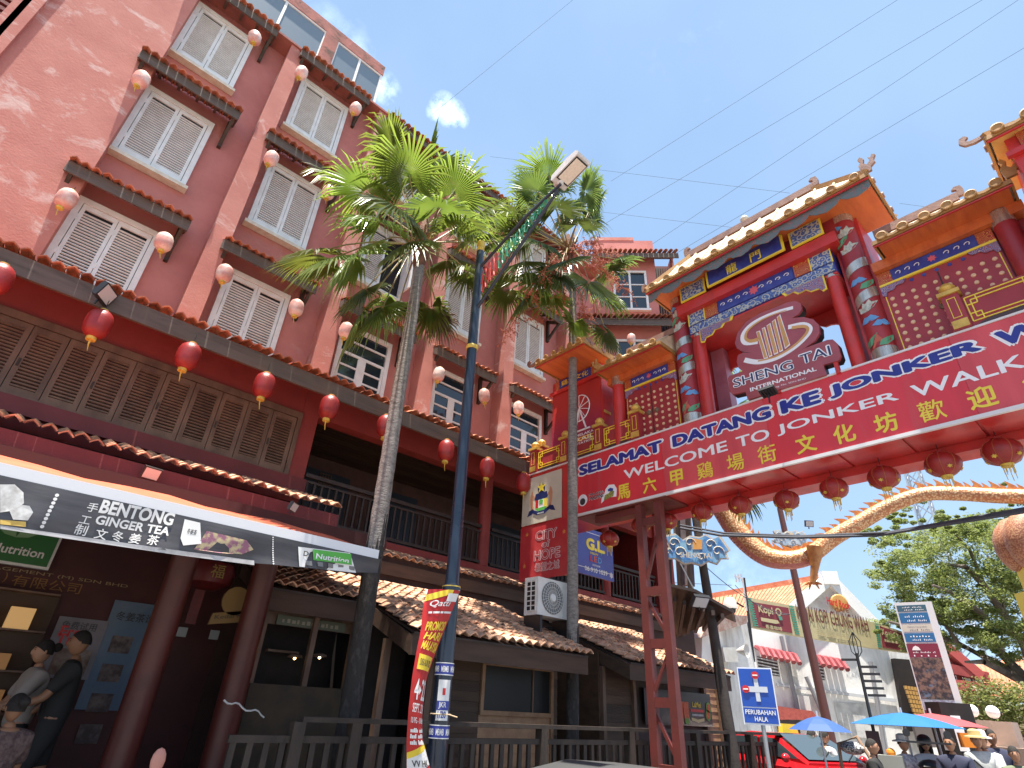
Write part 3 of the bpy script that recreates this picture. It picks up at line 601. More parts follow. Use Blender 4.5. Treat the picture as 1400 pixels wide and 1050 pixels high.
# valance: sampled hem line, gentle folds
hem = [(-5., 2.60), (P(0, 720, y=AY).x, P(0, 720, y=AY).z), (P(250, 758, y=AY).x, P(250, 758, y=AY).z), (P(350, 771, y=AY).x, P(350, 771, y=AY).z), (P(470, 783, y=AY).x, P(470, 783, y=AY).z), (xe + .03, P(521, 785, y=AY).z)]
def hemz(x):
    for (a, b), (c, d) in zip(hem, hem[1:]):
        if x <= c: return b + (d - b) * (x - a) / (c - a)
    return hem[-1][1]
def valy(x, t): return AY - .05 - .02 * math.sin(x * 5.1 + 2 * t) * t - .012 * math.sin(x * 13) * t
q = MB(); vs = []; nx = 120
for j in range(7):
    for i in range(nx + 1):
        xx = -5 + (xe + .03 + 5) * i / nx; t = j / 6; zz = (za - .03) * (1 - t) + hemz(xx) * t; vs.append(V((xx, valy(xx, t), zz)))
q.add(vs, [(j * (nx + 1) + i, (j + 1) * (nx + 1) + i, (j + 1) * (nx + 1) + i + 1, j * (nx + 1) + i + 1) for j in range(6) for i in range(nx)])
vm_ = M('valance_black', (.045, .04, .042), (.09, .085, .09), 2, .35, .1, 8, stretch=(.4, 1, 3)); val = part('valance', q, vm_, aw, smooth=True)
def valpt(u, w_, off=.012):
    p = P(u, w_, y=AY - .06); t = (za - .03 - p.z) / max(.01, (za - .03 - hemz(p.x))); p.y = valy(p.x, min(1, max(0, t))) - off; return p
def on_val(mb, off=.012):
    for i, p in enumerate(mb.v):
        t = (za - .03 - p.z) / max(.01, (za - .03 - hemz(p.x))); mb.v[i] = V((p.x, valy(p.x, min(1, max(0, t))) - off, p.z))
    return mb
def vtext(s, u0, w0, u1, w1, m, bold=.02, h=None):   # from lower left to lower right seen at these spots
    a = valpt(u0, w0); b = valpt(u1, w1); mb = MB(); U_ = (b - a).normalized(); text(mb, s, a, U_, Z, w=(b - a).length, h=h, bold=bold, soft=True); return part('lettering', on_val(mb), m, val)
def z9(x, y): return (x / 4, 526 + y / 4)
vtext('BENTONG', *z9(536, 700), *z9(938, 773), whitep, .035, .115); vtext('GINGER TEA', *z9(515, 760), *z9(918, 828), whitep, .03, .075)
for ch, x, y, h in (('手', 468, 690, .075), ('工', 430, 753, .06), ('制', 400, 815, .085), ('文', 510, 838, .085), ('冬', 605, 850, .085), ('姜', 700, 862, .085), ('茶', 795, 872, .085)):
    a = valpt(*z9(x, y)); mb = MB(); text(mb, ch, a, X, Z, h=h, bold=.008); part('lettering', on_val(mb), whitep, val)
for u0, u1, w0, w1 in ((311, 230, 605, 776),):
    mb = MB()
    for k in range(9):
        a = valpt(*z9(u0 + (u1 - u0) * k / 8, w0 + (w1 - w0) * k / 8)); mb.prism([(math.cos(i * PI / 4) * .014, math.sin(i * PI / 4) * .014) for i in range(8)], a, X, Z, Y * -.002)
    part('dot_row', on_val(mb), whitep, val)
mb = MB()
for k in range(13):
    a = valpt(350 + 93 / 4, 526 + (835 + k * 12) / 4); mb.prism([(math.cos(i * PI / 3) * .008, math.sin(i * PI / 3) * .008) for i in range(6)], a, X, Z, Y * -.002)
part('dot_row', on_val(mb), whitep, val)
def vpoly(pts, m, nm='printed_patch', off=.010):
    mb = MB(); p = [valpt(*q_) for q_ in pts]; p = [V((a.x, a.y, a.z)) for a in p]; mb.add([a for a in p], [tuple(range(len(p)))]); return part(nm, on_val(mb, off), m, val)
vpoly([(z9(0, 545)), z9(80, 545), z9(128, 590), z9(130, 650), z9(75, 690), z9(0, 700)], M('print_silver', (.62, .62, .60), (.4, .38, .36), 14, .5)); vpoly([z9(50, 690), z9(95, 655), z9(160, 665), z9(180, 700), z9(150, 745), z9(70, 740)], MATS['print_silver'])
vpoly([z9(0, 740), z9(140, 752), z9(140, 780), z9(0, 765)], M('print_gold', (.62, .42, .10), None)); 
vpoly([z9(0, 770), z9(950, 905), z9(1395, 960), z9(1395, 985), z9(950, 930), z9(0, 790)][::-1], M('hem_haze_light', (.55, .54, .54), (.35, .34, .34), 5), off=.008)  # pale band along the hem: bright haze put into the colour
vpoly([z9(985, 840), z9(1010, 735), z9(1095, 755), z9(1100, 870), z9(1000, 880)], whitep); vpoly([z9(1090, 860), z9(1130, 800), z9(1350, 850), z9(1390, 900), z9(1330, 925), z9(1200, 920), z9(1060, 900)], M('print_food', (.55, .45, .25), (.30, .12, .18), 16, .5, lo=.42, hi=.55))
vtext('冬姜茶', *z9(1018, 815), *z9(1070, 826), M('print_dark', (.05, .05, .05), None), .01, .05)
def c3(x, y): return (350 + x / 4, 526 + y / 4)
vpoly([c3(232, 885), c3(515, 920), c3(550, 1028), c3(235, 995)], whitep, off=.009); vpoly([c3(310, 900), c3(520, 925), c3(525, 985), c3(310, 960)], M('print_leafgreen', (.10, .42, .07), None), off=.012)
vtext('Dr', *c3(258, 935), *c3(300, 942), MATS['print_dark'], .01, .05); vtext('Nutrition', *c3(322, 952), *c3(505, 978), whitep, .02, .055)
for k in range(5): vpoly([c3(270 + k * 60, 962 + k * 7), c3(300 + k * 60, 966 + k * 7), c3(302 + k * 60, 992 + k * 6), c3(272 + k * 60, 988 + k * 6)], M('print_grey', (.2, .2, .2), None) if k == 0 else MATS['print_grey'], off=.0125)

# ================================================================== shop interior at the lower left
SY = 9.44
def sp(u, w_, y=SY): return P(u, w_, y=y)
s = thing('green_shop_sign', sp(20, 755), 'green leaf shaped nutrition shop sign under the awning at the left edge', 'sign')
a, b_ = sp(-60, 735), sp(81, 776); s0 = P(81, 736, y=9.3); s1 = P(66, 776, y=9.3)
part('border', MB().box(s0.x - 1.7, s0.x + .03, 9.30, 9.36, s1.z - .03, s0.z + .03), whitep, s); part('panel', MB().box(s0.x - 1.67, s0.x, 9.28, 9.299, s1.z, s0.z), M('sign_green', (.03, .16, .04), None, rough=.4), s)
nA, nB = P(-16, 752, y=9.275), P(58, 764, y=9.275); mb = MB(); text(mb, 'Nutrition', V((nA.x, 9.275, nB.z)), X, Z, w=nB.x - nA.x, bold=.02); part('lettering', mb, whitep, s)
mb = MB(); 
for sx in (-1, 1): mb.prism([(0, 0), (.12 * sx, .02), (.26 * sx, .12), (.34 * sx, .26), (.16 * sx, .24), (.03 * sx, .12)], (s0.x - .42, 9.272, s0.z - .08), X, Z, Y * -.004)
part('leaf_emblem', mb, M('leaf_outline', (.25, .42, .22), None), s)
mb = MB(); text(mb, 'MANAGEMENT (M) SDN BHD', sp(-55, 772, 9.44), X, Z, w=1.75, h=.05); e1 = solo('wall_lettering', mb, M('brass_letter', (.35, .24, .12), None), sp(20, 785), 'small brass company name letters below the green sign', 'lettering')
mb = MB(); text(mb, '有限公司', sp(13, 800, 9.44), X, Z, w=.72, h=.13); text(mb, ')', sp(2, 796, 9.44), X, Z, h=.12); solo('wall_lettering', mb, M('bronze_letter', (.28, .13, .035), None), sp(40, 800), 'bronze Chinese characters on the dark shop wall below the green sign', 'lettering')
# display shelves; the shelf light is put into glowing product boxes
c0 = sp(-30, 805, 9.3); c1 = sp(84, 815, 9.3); c2 = sp(40, 950, 9.3)
dsp = thing('display_cabinet', V((c0.x, 9.3, .35)), 'glass display cabinet with warm glowing boxes behind the shoppers', 'cabinet')
part('case', MB().box(c1.x - 1.9, c1.x, 9.36, 9.44, .4, c1.z), M('cabinet_wood', (.06, .035, .02), None), dsp)
for k in range(5): part('shelf', MB().box(c1.x - 1.88, c1.x - .02, 9.14, 9.36, c1.z - .02 - k * .42, c1.z - k * .42), brownwood, dsp)
glow = emat('glow_box', (.30, .14, .04), .12); glow2 = emat('glow_label', (.55, .32, .12), .22)  # product boxes emit their own glow in place of shelf lighting
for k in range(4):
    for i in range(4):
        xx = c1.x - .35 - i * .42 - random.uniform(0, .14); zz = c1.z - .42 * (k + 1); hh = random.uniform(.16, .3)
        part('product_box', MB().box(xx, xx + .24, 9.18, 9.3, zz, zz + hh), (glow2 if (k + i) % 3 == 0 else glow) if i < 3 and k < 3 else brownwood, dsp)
# posters
def poster(name, pts, m, label, y, extra=None):
    a, b, c, d = [P(*q_, y=y) for q_ in pts]; o = thing(name, (a + b + c + d) / 4, label, 'poster'); part('sheet', MB().box(a.x, b.x, y, y + .015, c.z, a.z), m, o); return o, a, V((b.x - a.x, 0, 0)), V((0, 0, a.z - c.z))
o, a, Ux, Uz = poster('white_poster', [(82, 842), (150, 848), (125, 930), (75, 922)], M('poster_white', (.24, .22, .24), (.17, .16, .18), 2), 'white free trial poster on the shop wall behind the shoppers', 9.40)
mb = MB(); text(mb, 'Free', a + Ux * .12 - Uz * .34 - Y * .006, X, Z, h=.13, bold=.02); text(mb, 'Trial', a + Ux * .1 - Uz * .47 - Y * .006, X, Z, h=.13, bold=.02); part('red_lettering', mb, redp, o)
mb = MB(); text(mb, '免费试用', a + Ux * .1 - Uz * .2 - Y * .006, X, Z, h=.09); part('lettering', mb, MATS['print_dark'], o)
part('picture', MB().box(a.x + .1, a.x + Ux.x - .06, 9.39, 9.398, a.z - Uz.z * .95, a.z - Uz.z * .52), M('poster_picture', (.12, .07, .05), (.3, .25, .22), 5), o)
o, a, Ux, Uz = poster('blue_poster', [(158, 820), (214, 826), (165, 972), (118, 968)], M('poster_blue', (.10, .16, .24), (.18, .23, .29), 1.2), 'pale blue poster with rows of small portraits on the dark red wall', 9.41)
mb = MB(); text(mb, '冬姜茶诊所', a + Ux * .15 - Uz * .19 - Y * .006, X, Z, h=.11, bold=.01); part('lettering', mb, MATS['print_dark'], o)
for r in range(4):
    for c in range(2): part('portrait', MB().box(a.x + .12 + c * .42, a.x + .36 + c * .42, 9.398, 9.405, a.z - .62 - r * .33, a.z - .42 - r * .33), M('portrait_print', (.07, .05, .05), (.2, .16, .15), 9) if (r, c) == (0, 0) else MATS['portrait_print'], o)
# big lantern and hanging signs between the columns
dlr = M('lantern_dark_red', (.14, .012, .012), (.10, .01, .01), 9, .5); c = P(287, 785, y=8.2); t = thing('shop_lantern', c, 'large dark red lantern with gold character behind the awning end', 'lantern'); part('paper_shade', MB().lathe([(.12, -.19), (.26, -.12), (.3, 0), (.26, .12), (.12, .19)], c, 18), dlr, t, smooth=True); mb = MB(); text(mb, '福', c + V((-.08, -.31, -.08)), X, Z, h=.16); part('lettering', mb, M('aged_gold', (.30, .22, .06), None), t); part('tail', MB().box(c.x - .12, c.x - .1 + .1, 8.18, 8.2, c.z - .6, c.z - .2), dlr, t)
a = P(322, 822, y=7.9); t = thing('hanging_shop_sign', a, 'tilted ochre hanging sign with round emblem beside the right red column', 'sign'); part('disc', MB().lathe([(.17, 0), (.17, .03)], a, 16, -Y), M('ochre_sign', (.24, .15, .05), None), t); part('plate', MB().prism([(-.25, -.3), (.3, -.2), (.32, -.06), (-.23, -.17)], a, X, Z, Y * -.03), MATS['ochre_sign'], t)
mb = MB(); text(mb, 'Kedai Kopi', a + V((-.2, -.036, -.25)), V((.98, 0, .18)), Z, w=.45, h=.06); part('lettering', mb, MATS['print_dark'], t)
for u, w_ in ((249, 864), (293, 868)):
    p = P(u, w_, y=9.43); solo('wall_switch_plate', MB().box(p.x - .06, p.x + .06, 9.42, 9.448, p.z - .06, p.z + .06), M('plate_grey', (.42, .46, .48), None) if u == 249 else MATS['plate_grey'], p, 'small pale square plate on the dark wall, ' + ('left of the pair' if u == 249 else 'right of the pair'), 'wall plate')
mb = MB(); p0 = P(306, 957, y=7.3); pts = [p0 + V((i * .045, -.02 * math.sin(i), -.012 * i - .02 * math.sin(i * 1.3))) for i in range(12)]; mb.tube(pts, .009, 4); solo('barrier_tape', mb, whitep, p0, 'thin red and white tape tied round the right red column', 'tape')
p0 = P(216, 1040, y=6.0); solo('round_mirror', MB().ball(p0, .07, 12, (.8, .3, 1.3)), M('salmon_plastic', (.55, .24, .18), None, rough=.4), p0, 'small salmon oval object low in the dark by the left red column', 'mirror')
setting('arcade_step', MB().box(-9, 2.75, 5.92, 9.45, .165, .36), paving)

# ================================================================== air conditioner on the kiosk roof
p = P(733, 840, y=7.25); ax0, az0 = p.x, 3.0
t = thing('air_conditioner', (ax0 + .4, 7.25, az0), 'white air conditioner unit on the tiled roof below the city of hope board', 'air conditioner')
acw = M('ac_white', (.70, .70, .68), (.60, .59, .56), 5, .5); W1 = .86; H1 = .62
part('casing', MB().box(ax0, ax0 + W1, 7.22, 7.55, az0, az0 + H1), acw, t)
mb = MB()
for i in range(7): mb.box(ax0 - .012, ax0, 7.26, 7.50, az0 + .06 + i * .08, az0 + .075 + i * .08)
for i in range(3): mb.box(ax0 - .013, ax0, 7.26 + i * .11, 7.28 + i * .11, az0 + .05, az0 + H1 - .05)
part('side_grille', mb, acw, t); part('coil', MB().box(ax0 - .004, ax0, 7.27, 7.5, az0 + .06, az0 + .56), dark, t)
cc = V((ax0 + .36, 7.215, az0 + .31)); part('fan_recess', MB().lathe([(.27, 0), (.27, .004)], cc, 28, -Y), M('fan_shadow', (.16, .17, .18), None), t)
mb = MB()
for k in range(26): a = k * 2 * PI / 26; mb.bar(cc + V((math.cos(a) * .06, -.012, math.sin(a) * .06)), cc + V((math.cos(a + .25) * .265, -.012, math.sin(a + .25) * .265)), .005)
for r in (.12, .18, .24): mb.tube([cc + V((math.cos(k * PI / 12) * r, -.012, math.sin(k * PI / 12) * r)) for k in range(25)], .004, 4, False)
part('fan_guard', mb, acw, t); part('fan_hub', MB().lathe([(.07, 0), (.06, .02)], cc - Y * .01, 16, -Y), acw, t)
[part('stand_leg', MB().box(ax0 + q, ax0 + q + .05, 7.2, 7.6, az0 - .35, az0 - .001), black, t) for q in (.05, .75)]
mb = MB()
for k in range(4): mb.tube([(ax0 + W1, 7.4, az0 + .2 + .03 * k), (ax0 + W1 + .2, 7.5, az0 - .05), (ax0 + .4 - .3 * k, 7.7 + .1 * k, az0 - .22 - .02 * k), (ax0 - .6, 7.8 + .06 * k, az0 - .12)], .016, 6)
part('pipes', mb, black, t)
# ================================================================== fan palms
def leafmat(name, c, ct, tr=.45, rough=.38, rnd=.25):
    m = bpy.data.materials.new(name); m.use_nodes = True; t = m.node_tree; t.nodes.clear(); MATS[name] = m
    b = N(t, 'ShaderNodeBsdfPrincipled'); tr_ = N(t, 'ShaderNodeBsdfTranslucent'); mx = N(t, 'ShaderNodeMixShader'); o = N(t, 'ShaderNodeOutputMaterial')
    b.inputs['Roughness'].default_value = rough; mx.inputs[0].default_value = tr
    g = N(t, 'ShaderNodeNewGeometry'); n = N(t, 'ShaderNodeTexNoise'); n.inputs['Scale'].default_value = 2.2; n.inputs['Detail'].default_value = 4; L(t, g.outputs['Position'], n.inputs['Vector'])
    oi = N(t, 'ShaderNodeObjectInfo'); ad = N(t, 'ShaderNodeMath', operation='ADD'); L(t, n.outputs[0], ad.inputs[0]); L(t, oi.outputs['Random'], ad.inputs[1])
    for col, dst in ((c, b.inputs['Base Color']), (ct, tr_.inputs['Color'])):
        mr = N(t, 'ShaderNodeMapRange'); mr.inputs[1].default_value = .4; mr.inputs[2].default_value = 1.6; mr.inputs[3].default_value = 1 - rnd; mr.inputs[4].default_value = 1 + rnd; L(t, ad.outputs[0], mr.inputs[0])
        h = N(t, 'ShaderNodeHueSaturation'); h.inputs['Color'].default_value = (*col, 1); L(t, mr.outputs[0], h.inputs['Value']); L(t, h.outputs[0], dst)
        mh = N(t, 'ShaderNodeMapRange'); mh.inputs[1].default_value = .4; mh.inputs[2].default_value = 1.6; mh.inputs[3].default_value = .47; mh.inputs[4].default_value = .515; L(t, ad.outputs[0], mh.inputs[0]); L(t, mh.outputs[0], h.inputs['Hue'])
    L(t, b.outputs[0], mx.inputs[1]); L(t, tr_.outputs[0], mx.inputs[2]); L(t, mx.outputs[0], o.inputs[0]); return m
frond_m = leafmat('palm_frond', (.12, .175, .042), (.27, .38, .06), .46, .33, .4)
frond2_m = leafmat('palm_frond_dark', (.085, .13, .05), (.19, .27, .06), .4, .25, .35)
dead_m = leafmat('palm_frond_dead', (.22, .17, .11), (.2, .14, .08), .3, .8)
bark = M('palm_bark', (.26, .235, .215), (.15, .13, .12), 14, .9, .8, 30, stretch=(1, 1, 2.2), c3=(.07, .055, .045), s3=1.6, lo3=.6, hi3=.75)
fibre = M('crown_fibre', (.20, .085, .045), (.10, .05, .03), 9, .9, .8, 40)
petm = M('petiole', (.24, .22, .06), (.26, .13, .05), 3, .5)
def frond(root, C, T, r, m, rg, n=46):
    d = (T - C); ln = d.length; d = d / ln
    side = d.cross(Z); side = side.normalized() if side.length > .12 else V((rg.uniform(-1, 1), rg.uniform(-1, 1), 0)).normalized()
    nrm = side.cross(d).normalized()
    roll = rg.uniform(-.7, .7); side, nrm = side * math.cos(roll) + nrm * math.sin(roll), nrm * math.cos(roll) - side * math.sin(roll)
    mb = MB(); sag = max(0, .5 - d.z) * .12 * ln
    ps = [C + (T - C) * s - Z * sag * 4 * s * (s - 1) * -1 * -1 + Z * 4 * sag * s * (1 - s) for s in (0, .25, .5, .75, 1)]
    pt = MB().tube([C + (T - C) * s + Z * 3 * sag * s * (1 - s) for s in (0, .25, .5, .75, 1)], [.022, .017, .014, .012, .010], 5)
    fr = part('frond', pt, petm, root)
    spread = math.radians(rg.uniform(128, 155)); cup = rg.uniform(.05, .28); droop = rg.uniform(.25, .6)
    vs = []; fs = []
    for i in range(n):
        a0 = -spread + 2 * spread * i / n; a1 = -spread + 2 * spread * (i + 1) / n; am = (a0 + a1) / 2
        L_ = r * (1 - .28 * (abs(am) / spread) ** 2) * rg.uniform(.88, 1.08)
        tw = rg.uniform(-.05, .05)
        def pt_(a, rr, up=0, dr=0):
            q = T + (d * math.cos(a) + side * math.sin(a)) * rr * math.cos(cup) - nrm * (rr * math.sin(cup) * (1 - math.cos(a) * .3)) + nrm * up
            return q - Z * dr
        b = len(vs); dr6 = droop * r * .05; dr1 = droop * r * rg.uniform(.3, 1.15)
        vs += [pt_(am, .03 * r), pt_(a0, .38 * r, -.022, dr6), pt_(am, .42 * r, .026, dr6), pt_(a1, .38 * r, -.022, dr6),
               pt_(am + (a0 - am) * .45 + tw, .8 * L_, 0, dr1 * .38), pt_(am + (a1 - am) * .45 + tw, .8 * L_, .006, dr1 * .38), pt_(am + tw * 1.6, L_, 0, dr1)]
        fs += [(b, b + 2, b + 1), (b, b + 3, b + 2), (b + 1, b + 2, b + 4), (b + 2, b + 5, b + 4), (b + 2, b + 3, b + 5), (b + 4, b + 5, b + 6)]
    bl = MB(); bl.add(vs, fs); part('blade', bl, m, fr)
    return fr
dark_bark = M('shade_dark_bark', (.030, .026, .024), (.075, .065, .06), 16, .85, .9, 30, stretch=(1, 1, .5), lo=.5, hi=.7)  # near-black bark: shade under awning and eaves put into the colour
def palm(name, base, trunk, r0, r1, C, targets, label, seed, r=.82, m=frond_m, dead=(), zshade=3.15):
    rg = random.Random(seed); t = thing(name, base, label, 'palm tree', 'fan palms in front of the hotel')
    pts = []; rs = []
    for i in range(len(trunk) - 1):
        a, b = V(trunk[i]), V(trunk[i + 1])
        for k in range(14):
            s = k / 14; pts.append(a + (b - a) * s); g = (i * 14 + k) / (14 * (len(trunk) - 1)); rs.append((r0 + (r1 - r0) * g) * (1.0 + (.035 if k % 2 else -.02)) * (1 + rg.uniform(-.015, .015)))
    pts.append(V(trunk[-1])); rs.append(r1)
    kk = next(i for i, p in enumerate(pts) if p.z > zshade); part('trunk', MB().tube(pts[kk:], rs[kk:], 16), bark, t, smooth=True); part('trunk_foot_shade', MB().tube(pts[:kk + 1], rs[:kk + 1], 16), dark_bark, t, smooth=True)
    for q in range(16):
        a = q * PI / 8 + rg.uniform(-.1, .1); hh = rg.uniform(.05, .5); p = pts[kk]; part('shade_streak', MB().prism([(-.02, -.05), (.02, -.05), (.014, hh * .6), (0, hh)], p + V((math.cos(a), math.sin(a), 0)) * (rs[kk] * .99), V((-math.sin(a), math.cos(a), 0)), Z, V((math.cos(a), math.sin(a), 0)) * .008), dark_bark, t)  # ragged upper edge of the shade painted on the trunk
    cb = MB(); cb.lathe([(r1 * .9, -.55), (r1 * 1.5, -.3), (r1 * 1.9, 0), (r1 * 1.3, .35), (.03, .6)], C, 12)
    for k in range(26):
        a = rg.uniform(0, 6.28); e = rg.uniform(-.5, .9); d = V((math.cos(a), math.sin(a), e)); cb.bar(C + V((0, 0, rg.uniform(-.4, .2))), C + d * rg.uniform(.2, .34), .035, .015)
    part('crown_base', cb, fibre, t)
    for (u, w, dy, rr) in targets:
        T = P(u, w, y=C.y + dy) if True else None
        d = T - C
        if d.length > 2.3: T = C + d * (2.3 / d.length)
        frond(t, C + V((rg.uniform(-.05, .05), rg.uniform(-.05, .05), rg.uniform(-.15, .2))), T, r * rr, m if rg.random() < .75 else (frond2_m if m is frond_m else frond_m), rg)
    for (u, w, dy, rr) in dead:
        T = P(u, w, y=C.y + dy); frond(t, C - Z * .3, T, r * rr, dead_m, rg)
    return t
C1 = P(577, 335, y=6.5)
tr1 = [(3.60, 6.5, .1), (3.56, 6.5, 3.2), (3.52, 6.5, 5.5), P(562, 440, y=6.5), C1]
T1 = [(588, 192, .2, 1.0), (650, 212, .5, .95), (535, 202, -.1, .95), (430, 345, .3, .8), (597, 222, .3, 1.05), (560, 240, -.6, 1.0), (640, 240, .5, 1.0), (535, 225, .7, .95), (620, 265, -.8, .9), (590, 200, 1.1, .95), (500, 262, .1, .95), (655, 292, -.2, .9), (545, 285, -1.2, .8), (520, 305, -.5, .85), (600, 285, -1.4, .8),
      (470, 250, .9, .85), (458, 352, -.2, .85), (487, 348, -.7, .8), (500, 395, .4, .75), (655, 320, .6, .85), (680, 285, .9, .8), (560, 330, -1.3, .7), (625, 300, -1.2, .75),
      (492, 432, -.3, .72), (523, 420, -.6, .62), (545, 418, .3, .5), (590, 420, .2, .6), (610, 355, .5, .75), (640, 372, -.1, .62), (690, 330, .3, .7)]
palm('fan_palm', (3.6, 6.5, .16), tr1, .118, .085, C1, T1, 'leaning fan palm with yellow green crown in front of the pink hotel, nearest the awning', 3, .95, frond_m, [(600, 432, .2, .5)])
C2 = P(777, 345, y=7.05)
tr2 = [(7.86, 7.05, .1), (7.9, 7.05, 4.8), P(783, 500, y=7.05), P(783, 400, y=7.05), C2]
T2 = [(750, 240, -.3, 1.0), (820, 258, -.4, .9), (703, 300, .2, .85), (848, 375, .5, .8), (765, 250, .3, 1.05), (812, 240, .5, 1.0), (735, 262, -.4, .95), (800, 262, -.8, .9), (785, 225, .9, .95), (760, 285, -1.0, .9), (720, 280, .8, .9), (830, 250, -.2, .85), (745, 230, .4, .95),
      (712, 320, .2, .8), (738, 330, -.8, .75), (700, 360, -.3, .85), (772, 360, -1.3, .75), (720, 395, -.5, .85), (757, 392, -1.2, .75), (805, 385, -.9, .95), (828, 400, .2, .85), (868, 358, .1, .85), (700, 425, .3, .8), (742, 440, -.5, .7), (830, 455, .4, .75), (785, 440, -.2, .6), (690, 395, .9, .8), (700, 300, .6, .8), (790, 305, -1.2, .7)]
pt2 = palm('fan_palm', (7.9, 7.05, .16), tr2, .105, .075, C2, T2, 'upright fan palm with hanging red flower clusters, rising beside the gate banner', 11, 1.02, frond2_m, (), 2.3)
# the red flowering branches of the right palm
rg = random.Random(5); fm_ = M('flower_red', (.42, .085, .04), (.55, .22, .12), 8, .7)
for (u, w, dy) in ((730, 400, -.4), (745, 370, -.8), (770, 400, -.6), (800, 345, -.5), (820, 355, -.9), (845, 385, .1), (800, 430, -.2), (735, 425, -.1), (700, 445, .2), (850, 350, .3), (815, 330, -.1), (860, 400, -.2)):
    E = P(u, w, y=C2.y + dy); d = E - C2; mb = MB(); mid = C2 + d * .55 + Z * .18
    mb.tube([C2, mid, E], [.016, .012, .006], 5)
    for k in range(48):
        s = rg.uniform(.4, 1.1); p = (C2 + (mid - C2) * (s / .55) if s < .55 else mid + (E - mid) * ((s - .55) / .45))
        q = p + V((rg.uniform(-.2, .2), rg.uniform(-.2, .2), rg.uniform(-.35, .1)))
        mb.bar(p, q, .006)
        for j in range(6):
            z_ = p + (q - p) * rg.uniform(.3, 1.1) + V((rg.uniform(-.03, .03), rg.uniform(-.03, .03), rg.uniform(-.05, .02))); mb.obox(z_, V((.008, .004, 0)), V((-.003, .008, .003)), V((0, .002, .010)))
    part('flower_cluster', mb, fm_, pt2)

# ================================================================== blue street lamp
LX, LY = 3.84, 5.2
poleblue = M('lamp_post_paint', (.010, .018, .034), (.014, .022, .04), 3, .28, .05, 60, coat=.3)
lp = thing('street_lamp', (LX, LY, .16), 'tall dark blue street lamp with gold rings and green and red scrollwork under its arm', 'street lamp')
top = P(657, 340, y=LY); bl = P(597, 1040, y=LY)
ax = lambda z: V((bl.x + (top.x - bl.x) * (z - bl.z) / (top.z - bl.z), LY, z))
part('pole', MB().tube([ax(.16), ax(1.2), ax(2.55), ax(2.72), ax(2.78), ax(5.8), ax(7.55)], [.098, .092, .088, .088, .075, .068, .055], 24), poleblue, lp, smooth=True)
part('base_collar', MB().lathe([(.094, -.05), (.10, -.03), (.10, .02), (.09, .04)], ax(2.70), 24), poleblue, lp, smooth=True); part('gold_line', MB().lathe([(.101, -.006), (.101, .006)], ax(2.715), 24), lgold, lp)
for z_, r_ in ((5.82, .078),): part('gold_ring', MB().lathe([(r_, -.03), (r_ + .008, 0), (r_, .03)], ax(z_), 24), lgold, lp, smooth=True)
part('gold_finial', MB().lathe([(.05, 0), (.062, .04), (.05, .07), (.066, .12), (.055, .19), (.0, .22)], ax(7.55), 20), lgold, lp, smooth=True)
hd = P(767, 250, x=LX - .02)
a1_, a2_ = ax(7.22), ax(6.45)
mid1 = a1_ + (hd - a1_) * .6 + V((0, 0, .06)); mid2 = a2_ + (hd - a2_) * .62 - V((0, 0, .05))
part('upper_arm', MB().tube([a1_, mid1, hd - V((0, 0, .02))], [.022, .022, .022], 10), poleblue, lp, smooth=True); part('lower_arm', MB().tube([a2_, mid2, hd - V((0, -.05, .1))], [.026, .024, .022], 10), poleblue, lp, smooth=True)
mb = MB(); mg = MB(); n = 7
for k in range(15):            # filigree loops between the two arm bars
    s = .10 + k * .052; pa = a1_ + (hd - a1_) * s; pb = a2_ + (hd - a2_) * (s - .03); pc = (pa + pb) / 2; hh_ = (pa - pb) * .42; ll_ = (hd - a1_) * .032
    (mb if k > 3 else mg).tube([pc + hh_ * math.sin(a * .9) * (1 - a / 16) + ll_ * math.cos(a * .9) * (1 - a / 16) * (1 if k % 2 else -1) for a in range(9)], .011, 4)
for k in range(n):
    s = .12 + k * .115; pa = a1_ + (hd - a1_) * s; pb = a2_ + (hd - a2_) * (s - .04); 
    if False:
        (mb if k > 1 else mg).bar(pa - (pa - pb) * .12, pb + (pa - pb) * .1, .022, .06, X); (mb if k > 1 else mg).bar(pa - (pa - pb) * .3, pb + (pa - pb) * .25 + (hd - a1_) * .1, .025, .06, X)
part('green_scroll', mb, M('scroll_green', (.02, .26, .12), None, rough=.4), lp); part('red_scroll', mg, M('scroll_red', (.55, .03, .02), None, rough=.4), lp)
# luminaire: wedge housing turned down toward the road
hA = P(752, 238, x=LX); hB = P(795, 228, x=LX); dr = (V((0, -1, .28))).normalized()
c = P(770, 243, x=LX) + dr * .12; u = X; v = dr; w_ = u.cross(v).normalized()
if w_.z < 0: w_ = -w_
mb = MB(); prof = [(-.30, -.03), (-.26, .05), (.1, .09), (.30, .05), (.33, -.03), (.30, -.06), (-.28, -.06)]
mb.prism([(a * .82, b * .9) for a, b in prof], c - u * .125, v, w_, u * .25); mb.tube([hd, c - v * .22], [.04, .07], 10)
part('lamp_head', mb, M('lamp_grey', (.72, .71, .69), (.6, .59, .57), 6, .5), lp)
mb = MB().obox(c - w_ * .060 + v * .03, u * .095, v * .17, w_ * .008); part('lamp_lens', mb, M('lens_pale', (.85, .78, .66), (.72, .66, .54), 40, .3), lp)
mb = MB(); mb.obox(c - w_ * .055 + v * .03, u * .108, v * .19, w_ * .01); part('lens_frame', mb, black, lp)
